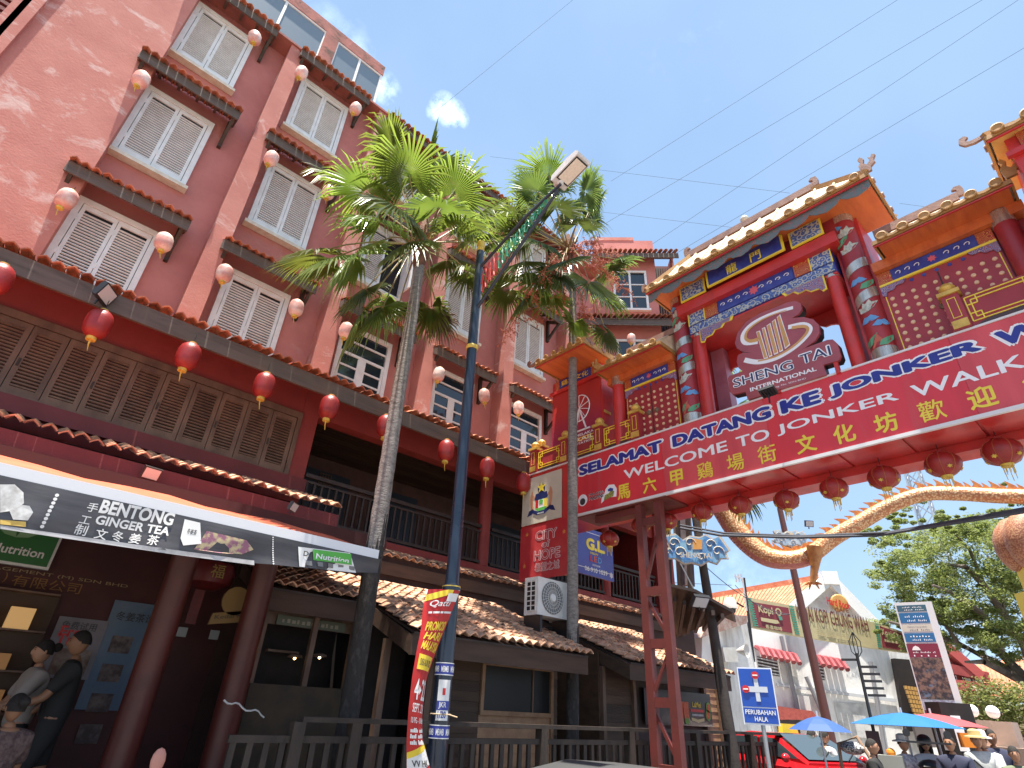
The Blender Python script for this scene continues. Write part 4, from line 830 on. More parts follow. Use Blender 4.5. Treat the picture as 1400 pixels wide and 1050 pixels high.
# council bands and plate on the pole
def pband(z0, z1, r, m, nm, a0=0, a1=2 * PI, par=lp, n=28):
    mb = MB(); vs = []
    for i in range(n + 1):
        a = a0 + (a1 - a0) * i / n
        for zz in (z0, z1): vs.append(ax(zz) + V((math.cos(a) * r, math.sin(a) * r, 0)))
    mb.add(vs, [(2 * i, 2 * i + 2, 2 * i + 3, 2 * i + 1) for i in range(n)]); return part(nm, mb, m, par)
def wraptext(s, z0, h, ac, aw_, r, m, par=lp):     # lettering wrapped round the pole, ac = facing angle
    vs, fs = tmesh(s, .02); x0 = min(v.x for v in vs); x1 = max(v.x for v in vs); y0 = min(v.y for v in vs); y1 = max(v.y for v in vs); mb = MB()
    mb.add([ax(z0 + (v.y - y0) / (y1 - y0) * h) + V((math.cos(ac - aw_ / 2 + (v.x - x0) / (x1 - x0) * aw_) * r, math.sin(ac - aw_ / 2 + (v.x - x0) / (x1 - x0) * aw_) * r, 0)) for v in vs], fs); return part('lettering', mb, m, par)
fa = math.atan2(-LY, -LX) + .05
bluep = M('print_blue', (.035, .05, .30), None, rough=.4)
for zz in (P(610, 915, y=LY).z, P(605, 1000, y=LY).z):
    b_ = pband(zz - .05, zz + .045, .0945 if zz > 1.7 else .097, bluep, 'council_band')
    for q in (-.058, .048): pband(zz + q, zz + q + .008, .0955 if zz > 1.7 else .098, whitep, 'band_edge')
    for k in range(-1, 2): wraptext('MBMB', zz - .03, .055, fa + k * 1.05, .8, .0965 if zz > 1.7 else .0985, whitep, lp)
zt, zm, zb = P(610, 930, y=LY).z, P(608, 960, y=LY).z, P(606, 985, y=LY).z
pband(zb, zt, .096, whitep, 'number_plate', fa - .55, fa + .75); pband(zm - .07, zm + .01, .097, bluep, 'plate_band', fa - .55, fa + .75)
wraptext('JKR', zm - .06, .06, fa + .05, .8, .0985, whitep); wraptext('1/20', zb + .02, .06, fa + .05, .85, .0985, bluep); pband(zm + .06, zm + .12, .0975, redp, 'plate_crest', fa - .05, fa + .25)
mb = MB(); mb.tube([ax(1.52) + V((math.cos(a_ / 10 * 2 * PI) * .1, math.sin(a_ / 10 * 2 * PI) * .1, 0)) for a_ in range(11)], .006, 4); mb.tube([ax(1.52) + V((.02, -.1, 0)), ax(1.52) + V((.1, -.14, -.02))], .006, 4); part('tie_wire', mb, M('twine', (.45, .33, .2), None), lp)
# ================================================================== long red sale banner tied to the lamp post
BY = 5.08
bn = thing('sale_banner', ax(2.1) - Y * .12, 'long curling red sale banner with yellow lettering tied to the blue lamp post', 'banner')
Lp = [(583, 806), (574, 830), (570, 860), (564, 885), (557, 925), (553, 970), (552, 1010), (554, 1052)]
Rp = [(626, 808), (618, 830), (606, 860), (592, 895), (580, 930), (575, 975), (575, 1010), (586, 1052)]
def bpt(s, t):      # s across 0..1, t down 0..1
    f = t * (len(Lp) - 1); i = min(int(f), len(Lp) - 2); f -= i
    a = [Lp[i][k] + (Lp[i + 1][k] - Lp[i][k]) * f for k in (0, 1)]; b = [Rp[i][k] + (Rp[i + 1][k] - Rp[i][k]) * f for k in (0, 1)]
    p = P(a[0] + (b[0] - a[0]) * s, a[1] + (b[1] - a[1]) * s, y=BY)
    p.y = BY - .03 - .05 * math.sin(PI * s) - .05 * math.sin(3.3 * t) * (1 - s); return p
def bgrid(s0, s1, t0, t1, m, nm, off=0., ns=6, nt=24, sk=0.):
    mb = MB(); vs = []
    for j in range(nt + 1):
        for i in range(ns + 1):
            s = s0 + (s1 - s0) * i / ns; t = t0 + (t1 - t0) * j / nt + sk * (s - .5); vs.append(bpt(s, min(1, max(0, t))) - Y * off)
    mb.add(vs, [(j * (ns + 1) + i, j * (ns + 1) + i + 1, (j + 1) * (ns + 1) + i + 1, (j + 1) * (ns + 1) + i) for j in range(nt) for i in range(ns)]); return part(nm, mb, m, bn)
bred = M('banner_red', (.52, .018, .014), (.42, .012, .012), 3, .45); bgrid(0, 1, 0, 1, bred, 'cloth')
def btext(s, s0, s1, t0, t1, m, bold=.02, it=0.):
    vs, fs = tmesh(s, bold, italic=it); x0 = min(v.x for v in vs); x1 = max(v.x for v in vs); y0 = min(v.y for v in vs); y1 = max(v.y for v in vs)
    mb = MB(); mb.add([bpt(s0 + (s1 - s0) * (v.x - x0) / (x1 - x0), t1 - (t1 - t0) * (v.y - y0) / (y1 - y0)) - Y * .006 for v in vs], fs); part('lettering', mb, m, bn)
bgrid(0, .75, .0, .055, yellowp, 'yellow_corner', .003, 4, 4, -.09); bgrid(.6, 1, .03, .10, whitep, 'logo_patch', .004, 4, 4)
btext('Qatti', .15, .8, .09, .15, whitep, .01, .2); btext('▬ ▬▬ ▬ ▬▬▬', .15, .95, .175, .188, whitep, .0)
for s_, a, b in (('PROMOSI', .24, .30), ('HARI', .31, .36), ('MALAYSIA', .37, .43)): btext(s_, .12, .92, a, b, yellowp, .03, .25)
bgrid(.12, .85, .455, .53, yellowp, 'offer_patch', .004, 5, 6); btext('DISKAUN 70%', .2, .8, .475, .51, MATS['print_dark'], .01)
btext('4▸22', .15, .92, .575, .665, whitep, .02); btext('SEPT. 2024', .15, .92, .68, .72, whitep, .01); btext('10 PG - 10 MLM', .12, .92, .745, .775, whitep, .01)
for k, s_ in enumerate(('ııllı ıılıl', 'lııl ıılllı', 'ıılı lııllı')): btext(s_, .12, .92, .80 + k * .03, .822 + k * .03, whitep, .05)
bgrid(0, 1, .905, 1, whitep, 'white_foot', .003, 5, 5, -.05); bgrid(0, 1, .895, .925, yellowp, 'yellow_band', .004, 5, 3, -.05); btext('VV HK', .15, .9, .955, .985, MATS['print_dark'])
mb = MB(); mb.tube([bpt(1, 0), ax(2.66) + V((0, -.1, 0))], .004, 4); part('tie', mb, whitep, bn)

# ================================================================== blue road sign
sp_ = [P(u, w, x=7.1) for u, w in ((1007, 912), (1053, 911), (1066, 994), (1016, 990))]
A_, B_, C_, D_ = PD(1007, 912, 8), PD(1054, 911, 8), PD(1066, 994, 8), PD(1016, 990, 8)
Ux = V((B_.x - A_.x, B_.y - A_.y, 0)); wd = .49; Ux.normalize(); Nn = V((Ux.y, -Ux.x, 0)); hh = A_.z - D_.z; O_ = V((A_.x, A_.y, D_.z)); wd = (V((B_.x, B_.y, 0)) - V((A_.x, A_.y, 0))).length
rs_ = thing('road_sign', (O_ + Ux * wd / 2) * 1 - Z * (O_.z - .1), 'blue and white PERUBAHAN HALA traffic sign on a grey post before the fence', 'road sign')
pc = O_ + Ux * wd * .52 - Nn * .03
part('post', MB().tube([V((pc.x, pc.y, .0)), V((pc.x, pc.y, A_.z - .02))], .024, 10), M('galvanised', (.35, .36, .37), None, rough=.45, metal=.5), rs_)
def srect(s0, s1, t0, t1, off, m, nm): mb = MB(); mb.obox(O_ + Ux * wd * (s0 + s1) / 2 + Z * hh * (t0 + t1) / 2 + Nn * off, Ux * wd * (s1 - s0) / 2, Nn * .002, Z * hh * (t1 - t0) / 2); return part(nm, mb, m, rs_)
sblue = M('sign_blue', (.012, .065, .36), (.015, .08, .40), 3, .3)
srect(0, 1, 0, 1, -.008, M('sign_edge', (.72, .74, .76), None, rough=.35), 'plate'); srect(.03, .97, .305, .975, -.003, sblue, 'upper_field'); srect(.03, .97, .03, .285, -.003, sblue, 'lower_field')
greyp = M('print_palegrey', (.55, .57, .6), None, rough=.4)
srect(.44, .56, .40, .86, .003, greyp, 'road_symbol'); srect(.2, .80, .56, .66, .0045, greyp, 'road_symbol')
for s_, t_ in ((.5, .86), (.18, .61)):
    cc = O_ + Ux * wd * s_ + Z * hh * t_ + Nn * .008; e_ = part('no_entry_disc', MB().lathe([(wd * .105, 0), (wd * .105, .003)], cc, 20, Nn), redp, rs_); part('no_entry_bar', MB().obox(cc + Nn * .005, Ux * wd * .07, Nn * .001, Z * hh * .012), whitep, e_)
mb = MB(); text(mb, 'PERUBAHAN', O_ + Ux * wd * .08 + Z * hh * .175 + Nn * .003, Ux, Z, w=wd * .84, h=hh * .08, bold=.012); text(mb, 'HALA', O_ + Ux * wd * .32 + Z * hh * .06 + Nn * .003, Ux, Z, w=wd * .36, h=hh * .08, bold=.012); part('lettering', mb, whitep, rs_)
# ================================================================== the street gate
GX = 8.4
gate = thing('street_gate', (8.9, 3, 0), 'red Chinese style street gate with glazed roofs carrying the long welcome banner', 'gate')
gred = M('gate_red', (.58, .038, .034), (.48, .03, .028), 3, .42, .08, 30, coat=.1, c3=(.34, .06, .05), s3=2.2, lo3=.52, hi3=.8)
gmar = M('gate_maroon', (.36, .035, .042), (.30, .03, .036), 3, .4)
orangeb = M('orange_soffit', (.64, .17, .045), (.52, .12, .035), 4, .5, .1, 30, stretch=(.4, 2, 1))
silver = M('brushed_band', (.62, .58, .50), (.40, .37, .33), 18, .25, .05, 60, metal=.6, stretch=(1, 1, .15))
gblue = M('frieze_blue', (.035, .045, .26), (.05, .08, .34), 7, .4)
pinkcol = M('gate_lit_side_pink', (.50, .20, .26), (.42, .15, .20), 3, .45)  # pink of the rear posts: light on their side faces put into the colour
valm = M('valance_grey_green', (.12, .17, .17), (.26, .13, .13), 26, .5, lo=.5, hi=.6)
def pattern_mat(name, cols, scale, rough=.45):
    """painted scrollwork: rings of an ornamental wave in a few colours"""
    m, t, b = node_mat(name); b.inputs['Roughness'].default_value = rough
    g = N(t, 'ShaderNodeNewGeometry'); v = N(t, 'ShaderNodeTexVoronoi'); v.inputs['Scale'].default_value = scale; L(t, g.outputs['Position'], v.inputs['Vector'])
    mu = N(t, 'ShaderNodeMath', operation='MULTIPLY'); L(t, v.outputs['Distance'], mu.inputs[0]); mu.inputs[1].default_value = 15
    sn = N(t, 'ShaderNodeMath', operation='SINE'); L(t, mu.outputs[0], sn.inputs[0]); mr = N(t, 'ShaderNodeMapRange'); mr.inputs[1].default_value = -1; L(t, sn.outputs[0], mr.inputs[0])
    r = N(t, 'ShaderNodeValToRGB'); r.color_ramp.interpolation = 'CONSTANT'
    for i, c in enumerate(cols):
        e = r.color_ramp.elements[i] if i < 2 else r.color_ramp.elements.new(i / len(cols))
        e.position = i / len(cols); e.color = (*c, 1)
    L(t, mr.outputs[0], r.inputs[0]); L(t, r.outputs[0], b.inputs['Base Color']); return m
pat_blue = pattern_mat('painted_scrolls_blue', [(.06, .10, .34), (.16, .28, .46), (.10, .18, .40), (.5, .5, .42)], 11)
pat_red = pattern_mat('painted_scrolls_red', [(.42, .04, .025), (.5, .12, .03), (.62, .42, .10), (.36, .03, .02)], 15)
pat_mix = pattern_mat('painted_clouds', [(.30, .10, .16), (.20, .24, .46), (.52, .40, .30), (.14, .10, .30)], 13)
def gb(nm, y0, y1, z0, z1, x0, x1, m, par=gate): return part(nm, MB().box(x0, x1, y0, y1, z0, z1), m, par)
YL, YR = 9.0, -3.3
gb('beam_box', YR, YL, 5.03, 6.21, GX + .02, 9.44, gred); gb('back_rim', YR, 6.1, 4.88, 5.04, 9.12, 9.5, gred)
for k in range(15): gb('soffit_panel', YR + .02 + k * .82, YR + .80 + k * .82, 5.0, 5.028, GX + .03, 9.10, gred)
gb('rim_rail', YR, 7.42, 4.985, 5.035, GX - .03, GX + .02, M('banner_rail_white', (.72, .71, .71), None, rough=.3)); gb('top_rail', YR, YL, 6.205, 6.235, GX - .015, GX + .02, MATS['banner_rail_white'])
# ---- printed banner
ban = M('banner_print_red', (.72, .040, .055), (.62, .034, .048), 1.2, .4, .12, 6, stretch=(1, 2.5, .25), coat=.1, c3=(.55, .10, .10), s3=1.1, lo3=.55, hi3=.8); ban2 = M('banner_print_red_faded', (.70, .090, .10), (.60, .065, .08), 1.5, .4, .04, 9, stretch=(1, 2, .2))
seg = [7.42, 5.3, 3.33, .75, -.9, YR]
for i, (a, b_) in enumerate(zip(seg, seg[1:])):
    o = gb('banner', b_, a - .004, 5.035, 6.203, GX, GX + .015, ban2 if i in (1, 3) else ban)
    if i == 0: banner = o
def gt(s, yl, z0, yr, h, m, x=GX - .004, bold=.02, par=None, nm='lettering', it=0., U_=None): mb = MB(); text(mb, s, V((x, yl, z0)), -Y, Z, w=(yl - yr) if yr is not None else None, h=h, bold=bold, italic=it); return part(nm, mb, m, par or banner)
lblue = M('letter_blue', (.030, .040, .30), (.022, .03, .24), 3, .35); lwhite = M('letter_white', (.88, .88, .90), None, rough=.4); lyel = M('letter_yellow', (.86, .68, .06), None, rough=.4)
for s, a, b_ in (('SELAMAT', 7.30, 5.28), ('DATANG', 5.06, 3.23), ('KE', 3.07, 2.46), ('JONKER', 2.33, .46), ('WALK', .30, -1.0)):
    gt(s, a + .045, 5.80, b_ - .045, .285, lwhite, GX - .003, .11); gt(s, a, 5.828, b_, .228, lblue, GX - .007, .055)
for s, a, b_ in (('WELCOME', 6.18, 4.04), ('TO', 3.88, 3.32), ('JONKER', 3.20, 1.50), ('WALK', 1.34, .13)): gt(s, a, 5.485, b_, .19, lwhite, GX - .004, .018)
for s, yc in (('馬', 6.20), ('六', 5.62), ('甲', 5.05), ('鷄', 4.50), ('場', 3.95), ('街', 3.42), ('文', 2.82), ('化', 2.28), ('坊', 1.74), ('歡', 1.20), ('迎', .66), ('您', .10)):
    mb = MB(); text(mb, s, V((GX - .004, yc, 5.11)), -Y, Z, h=.29, bold=.008 if s in '鷄歡場街' else .024, cx=True); part('lettering', mb, lyel, banner)
# small printed logos
gt('MALAYSIA', 7.05, 5.34, 6.68, .055, lwhite, GX - .003, .05); gt('MALAYSIA', 7.04, 5.342, 6.69, .05, MATS['print_dark'], GX - .006, .02)
gt('MADANI', 7.05, 5.25, 6.68, .075, lwhite, GX - .003, .06); gt('MADANI', 7.04, 5.255, 6.69, .068, MATS['print_dark'], GX - .006, .03)
part('logo_disc', MB().lathe([(.12, 0), (.12, .004)], (GX, 7.22, 5.3), 20, -X), lwhite, banner); part('logo_ring', MB().lathe([(.07, .005), (.07, .007)], (GX, 7.22, 5.27), 16, -X), MATS['print_dark'], banner)
part('tourism_logo', MB().prism([(-.2, -.16), (-.05, -.08), (.17, -.1), (.19, .05), (.13, .15), (.0, .17), (-.08, .1), (-.12, .0), (-.17, .02)], (GX, 6.55, 5.3), -Y, Z, X * -.004), lwhite, banner)
part('tourism_picture', MB().prism([(-.13, -.1), (.1, -.06), (.13, .03), (.06, .08), (0, .02), (-.1, .0)], (GX - .005, 6.55, 5.28), -Y, Z, X * -.003), M('print_olive', (.42, .38, .05), (.06, .14, .10), 30, .5), banner)
part('tourism_arc', MB().prism([(-.02, .06), (.1, .05), (.11, .09), (.04, .12), (-.02, .1)], (GX - .005, 6.55, 5.28), -Y, Z, X * -.004), MATS['print_blue'], banner)
# state emblem board and city of hope board
eb = thing('state_emblem_board', (GX, 8.37, 5.05), 'cream board with the state coat of arms at the left end of the gate', 'sign')
part('board', MB().box(GX - .02, GX + .0, 7.79, 8.97, 5.06, 6.12), M('emblem_cream', (.60, .55, .44), (.55, .50, .39), 3, .5), eb)
def ep(poly, m, nm, off=.0, d=.004): return part(nm, MB().prism(poly, (GX - .021 - off, 8.38, 5.56), -Y, Z, X * -d), m, eb)
navy = M('emblem_navy', (.02, .03, .12), None, rough=.4); tan_ = M('emblem_tan', (.55, .26, .14), None)
star = lambda r, n=5, q=.45: [(math.sin(i * PI / n) * (r if i % 2 == 0 else r * q), math.cos(i * PI / n) * (r if i % 2 == 0 else r * q)) for i in range(2 * n)]
ep([(x * 1.0, z + .27) for x, z in star(.13)], lyel, 'star', .004); part('crescent', MB().lathe([(.11, 0), (.11, .003)], (GX - .021, 8.38, 5.80), 18, -X), navy, eb)
ep([(-.2, .05), (-.17, .15), (.17, .15), (.2, .05), (.17, .0), (-.17, .0)], navy, 'chief')
for a, b_, m_ in ((-.17, -.085, redp), (-.085, .085, whitep), (.085, .17, lyel)): ep([(a, 0), (b_, 0), (b_, -.2 - (.05 if abs(a) < .1 else 0)), (a, -.16 - (.09 if a > -.1 and a < 0 else 0))], m_, 'shield_field')
ep([(-.05, -.1), (.05, -.1), (.06, -.02), (0, .0), (-.06, -.02)], MATS['print_leafgreen'], 'tree', .005); ep([(-.1, -.26), (.1, -.26), (.17, -.18), (-.17, -.18)], MATS['print_leafgreen'], 'shield_base', .005)
for s in (-1, 1):
    ep([(s * .22, -.2), (s * .30, -.2), (s * .33, -.05), (s * .34, .1), (s * .30, .22), (s * .27, .24), (s * .25, .15), (s * .20, .10), (s * .2, .06), (s * .25, .05), (s * .24, -.08)], tan_, 'mousedeer')
    ep([(s * .42, -.32), (s * .36, -.2), (s * .24, -.17), (s * .2, -.24), (s * .3, -.29)], navy, 'leaf_scroll')
ep([(-.24, -.27), (-.12, -.33), (.12, -.33), (.24, -.27), (.22, -.2), (.1, -.25), (-.1, -.25), (-.22, -.2)], navy, 'ribbon', .006)
mb = MB(); text(mb, 'MELAKA', V((GX - .034, 8.48, 5.24)), -Y, Z, w=.2, h=.035, bold=.02); part('lettering', mb, whitep, eb)
cb_ = thing('city_board', (GX, 8.2, 3.93), 'deep red CITY of HOPE board hanging below the state emblem board', 'sign')
part('board', MB().box(GX - .01, GX + .03, 7.44, 9.0, 3.90, 5.02), M('city_red', (.46, .03, .04), (.52, .06, .06), 1.6, .35, coat=.3), cb_)
silv = M('letter_silver', (.62, .55, .55), None, rough=.4)
for s, a, b_, z_, h in (('CITY', 8.52, 7.92, 4.68, .19), ('of', 8.33, 8.12, 4.52, .13), ('HOPE', 8.55, 7.83, 4.27, .20), ('希望之城', 8.52, 7.85, 4.05, .16)):
    gt(s, a + .015, z_ - .012, b_ - .015, h + .024, silv, GX - .013, .05, cb_); gt(s, a, z_, b_, h, MATS['city_red'], GX - .017, .0, cb_)
for a, z_ in ((8.8, 4.86), (7.72, 4.75), (8.85, 4.2)): part('flower_print', MB().prism(star(.05, 5, .6), (GX - .01, a, z_), -Y, Z, X * -.004), M('flower_gold', (.6, .2, .05), None) if a == 8.8 else MATS['flower_gold'], cb_)
# lattice legs
for yy0, yy1 in ((5.93, 5.53),):
    leg = gate; lm_ = M('lattice_brown_red', (.17, .036, .030), (.13, .03, .025), 3, .5, .1, 30)
    xs = (8.50,)
    for y_ in (yy0, yy1):
        for x_ in xs: gb('lattice_leg', y_ - .065, y_ + .065, 0, 5.03, x_ - .065, x_ + .065, lm_)
    for x_ in xs:
        for k, zz in enumerate((4.55, 3.36, 2.55, 1.72, .85)):
            gb('lattice_strut', yy1 + .065, yy0 - .065, zz, zz + .14, x_ - .05, x_ + .05, lm_)
            z2 = (3.5, 2.69, 1.86, .99, .1)[k]
            p0, p1 = ((yy0, yy1) if k % 2 else (yy1, yy0)); part('lattice_brace', MB().bar((x_, p0, zz), (x_, p1, z2), .05), lm_, gate)
gb('leg_head', 5.9, 7.0, 4.82, 4.95, 8.5, 8.62, lm_); gb('head_beam', 5.3, 7.4, 4.96, 5.028, 8.4, 9.1, lm_)
for y_ in (-2.6, -3.15):
    for x_ in xs: gb('lattice_leg', y_ - .065, y_ + .065, 0, 5.03, x_ - .065, x_ + .065, lm_)
# ---- columns of the middle bay
CX = GX + .19
def gcol(y_, r, z0, z1, m, nm, x_=CX, n=22): return part(nm, MB().lathe([(r, z0), (r, z1)], (x_, y_, 0), n), m, gate, smooth=True)
cloudb = M('cloud_blue', (.12, .32, .62), None, rough=.5); leafg = M('phoenix_green', (.10, .34, .18), None, rough=.5); featherm = M('feather_grey', (.36, .42, .38), (.6, .6, .5), 30, .5); mount = M('mountain_red', (.50, .12, .08), None)
def oncol(poly, y_, r, zc, m, nm, rot=0, sc=1.):
    """flat painted shape wrapped on the street side of a round column"""
    mb = MB(); c_, s_ = math.cos(rot), math.sin(rot); vs = []
    pts = [(a * c_ - b * s_, a * s_ + b * c_) for a, b in poly]; cx_ = sum(p[0] for p in pts) / len(pts); cz = sum(p[1] for p in pts) / len(pts)
    q = [(cx_, cz)] + pts
    for a, b in q:
        th = max(-1.45, min(1.45, a * sc / r)); vs.append(V((CX - math.cos(th) * (r + .012), y_ - math.sin(th) * (r + .012), zc + b * sc)))
    n = len(pts); mb.add(vs[1:], [tuple(range(n))]); return part(nm, mb, m, gate)
cloud = [(-.11, -.02), (-.07, .02), (-.04, .05), (0, .04), (.04, .06), (.08, .03), (.12, .0), (.07, -.03), (0, -.04), (-.06, -.04)]
leaf = [(-.1, -.05), (-.02, -.06), (.08, .02), (.1, .1), (.0, .05), (-.07, .02)]
feath = [(-.12, -.05), (-.02, -.06), (.06, .0), (.12, .09), (.04, .07), (.02, .12), (-.03, .06), (-.06, .09), (-.08, .02), (-.13, .04)]
for yc in (4.69, 1.52):
    gcol(yc, .17, 6.24, 9.1, gmar, 'dragon_column')
    for z0, z1 in ((6.24, 6.42), (8.94, 9.1)): gcol(yc, .176, z0, z1, silver, 'column_band')
    for zc in (7.35, 7.95):       # diagonal silver ribbons wound round the shaft
        mb = MB(); vs = []
        for i in range(25):
            th = -1.5 + 3.0 * i / 24; x_ = CX - math.cos(th) * .176; y_ = yc - math.sin(th) * .176; zz = zc + th * .07
            vs += [V((x_, y_, zz - .09)), V((x_, y_, zz + .09))]
        mb.add(vs, [(2 * i, 2 * i + 2, 2 * i + 3, 2 * i + 1) for i in range(24)]); part('silver_ribbon', mb, silver, gate, smooth=True)
    for zc, sh, m_, of in ((7.13, feath, featherm, .02), (8.32, feath, featherm, .03), (8.66, feath, featherm, .05), (7.65, cloud, cloudb, -.02), (8.8, cloud, cloudb, -.1), (6.92, cloud, cloudb, -.03), (6.82, cloud, cloudb, .1), (7.55, leaf, leafg, .09), (8.5, leaf, leafg, -.05), (6.5, leaf, leafg, .1), (6.55, leaf, leafg, -.08)):
        oncol([(a + of, b) for a, b in sh], yc, .17, zc, m_, 'painted_motif', 0, 1.15)
    oncol([(-.1, 0), (-.04, .12), (0, .22), (.05, .12), (.11, 0)], yc, .171, 6.43, mount, 'painted_motif')
for yc in (4.33, 1.87):
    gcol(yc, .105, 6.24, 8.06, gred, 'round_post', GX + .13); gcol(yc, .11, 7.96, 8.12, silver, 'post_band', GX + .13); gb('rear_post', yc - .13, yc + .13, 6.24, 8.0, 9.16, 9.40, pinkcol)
gb('pier_block', 4.47, 4.9, 6.24, 9.0, 8.6, 9.4, gred); gb('pier_block', 1.3, 1.73, 6.24, 9.0, 8.6, 9.4, gred)
gb('lintel', 1.6, 4.6, 8.48, 8.70, GX - .12, 9.4, gred); gb('upper_wall', 1.5, 4.7, 8.71, 9.12, GX + .03, 9.4, gmar)
gb('frieze_board', 1.76, 4.45, 8.02, 8.475, GX + .02, 9.38, gblue)
for a, b_, m_ in ((4.43, 4.1, pat_blue), (4.08, 3.82, pat_red), (3.80, 2.40, gblue), (2.38, 2.12, pat_red), (2.10, 1.78, pat_blue)): gb('painted_panel', b_, a, 8.22, 8.5, GX, GX + .018, m_)
gb('cloud_strip', 1.78, 4.43, 8.03, 8.19, GX, GX + .018, pat_blue)
for a, b_ in ((4.44, 4.42), (4.10, 4.08), (2.12, 2.10), (1.78, 1.76)): gb('gilt_line', b_, a, 8.2, 8.52, GX - .008, GX - .001, lyel)
mb = MB(); 
for k in range(9):
    yy = 3.7 - k * .15
    if k == 4: continue
    mb.tube([V((GX - .006, yy + .05 * math.cos(a / 8 * 5) * (1 - a / 14), 8.36 + .04 * math.sin(a / 8 * 5) * (1 - a / 14))) for a in range(9)], .007, 4)
part('white_scroll', mb, lwhite, gate, kind='stuff'); part('lotus', MB().prism(star(.1, 8, .6), (GX, 3.1, 8.36), -Y, Z, X * -.006), M('lotus_pink', (.7, .12, .16), None), gate)
for s in (-1, 1):         # cloud brackets under the frieze
    yo = 4.24 if s > 0 else 1.96
    pl = [(0, 0), (.62, 0), (.58, -.07), (.46, -.06), (.40, -.13), (.28, -.12), (.22, -.19), (.1, -.2), (.06, -.27), (0, -.25)]
    part('cloud_bracket', MB().prism([(a * 1.12, b * 1.12) for a, b in pl], (GX + .01, yo, 8.02), -Y * s, Z, X * -.02), lyel, gate); part('bracket_paint', MB().prism([(a + .02, b - .01) for a, b in pl], (GX - .012, yo, 8.02), -Y * s, Z, X * -.006), pat_mix, gate)
gb('opening_soffit', 1.76, 4.45, 7.98, 8.015, GX + .03, 9.4, gred)
mb = MB(); n = 30; top_ = [(i / n * 2.5) for i in range(n + 1)]
lo = [(.20 + .33 * (abs(2 * a / 2.5 - 1) ** 2.2) + .025 * math.sin(a * 30)) for a in top_]
mb.prism([(0, 0)] + [(2.5, 0)] + [(a, -l) for a, l in list(zip(top_, lo))[::-1]], (9.36, 4.3, 8.0), -Y, Z, X * .04); part('rear_valance', mb, gred, gate)
# name board
nb = gb('name_board', 2.36, 3.84, 8.70, 9.06, GX - .24, GX - .2, lyel); gb('name_field', 2.40, 3.80, 8.73, 9.05, GX - .245, GX - .241, gblue, nb)
for s, yc in (('龍', 3.32), ('門', 2.86)): mb = MB(); text(mb, s, V((GX - .25, yc, 8.755)), -Y, Z, h=.21, bold=.012, cx=True); part('lettering', mb, lyel, nb)
for a, b_ in ((4.46, 3.92), (2.28, 1.74)): gb('side_board', b_, a, 8.71, 9.06, GX - .16, GX - .13, lyel); gb('side_field', b_ + .03, a - .03, 8.74, 9.04, GX - .165, GX - .161, pat_blue)
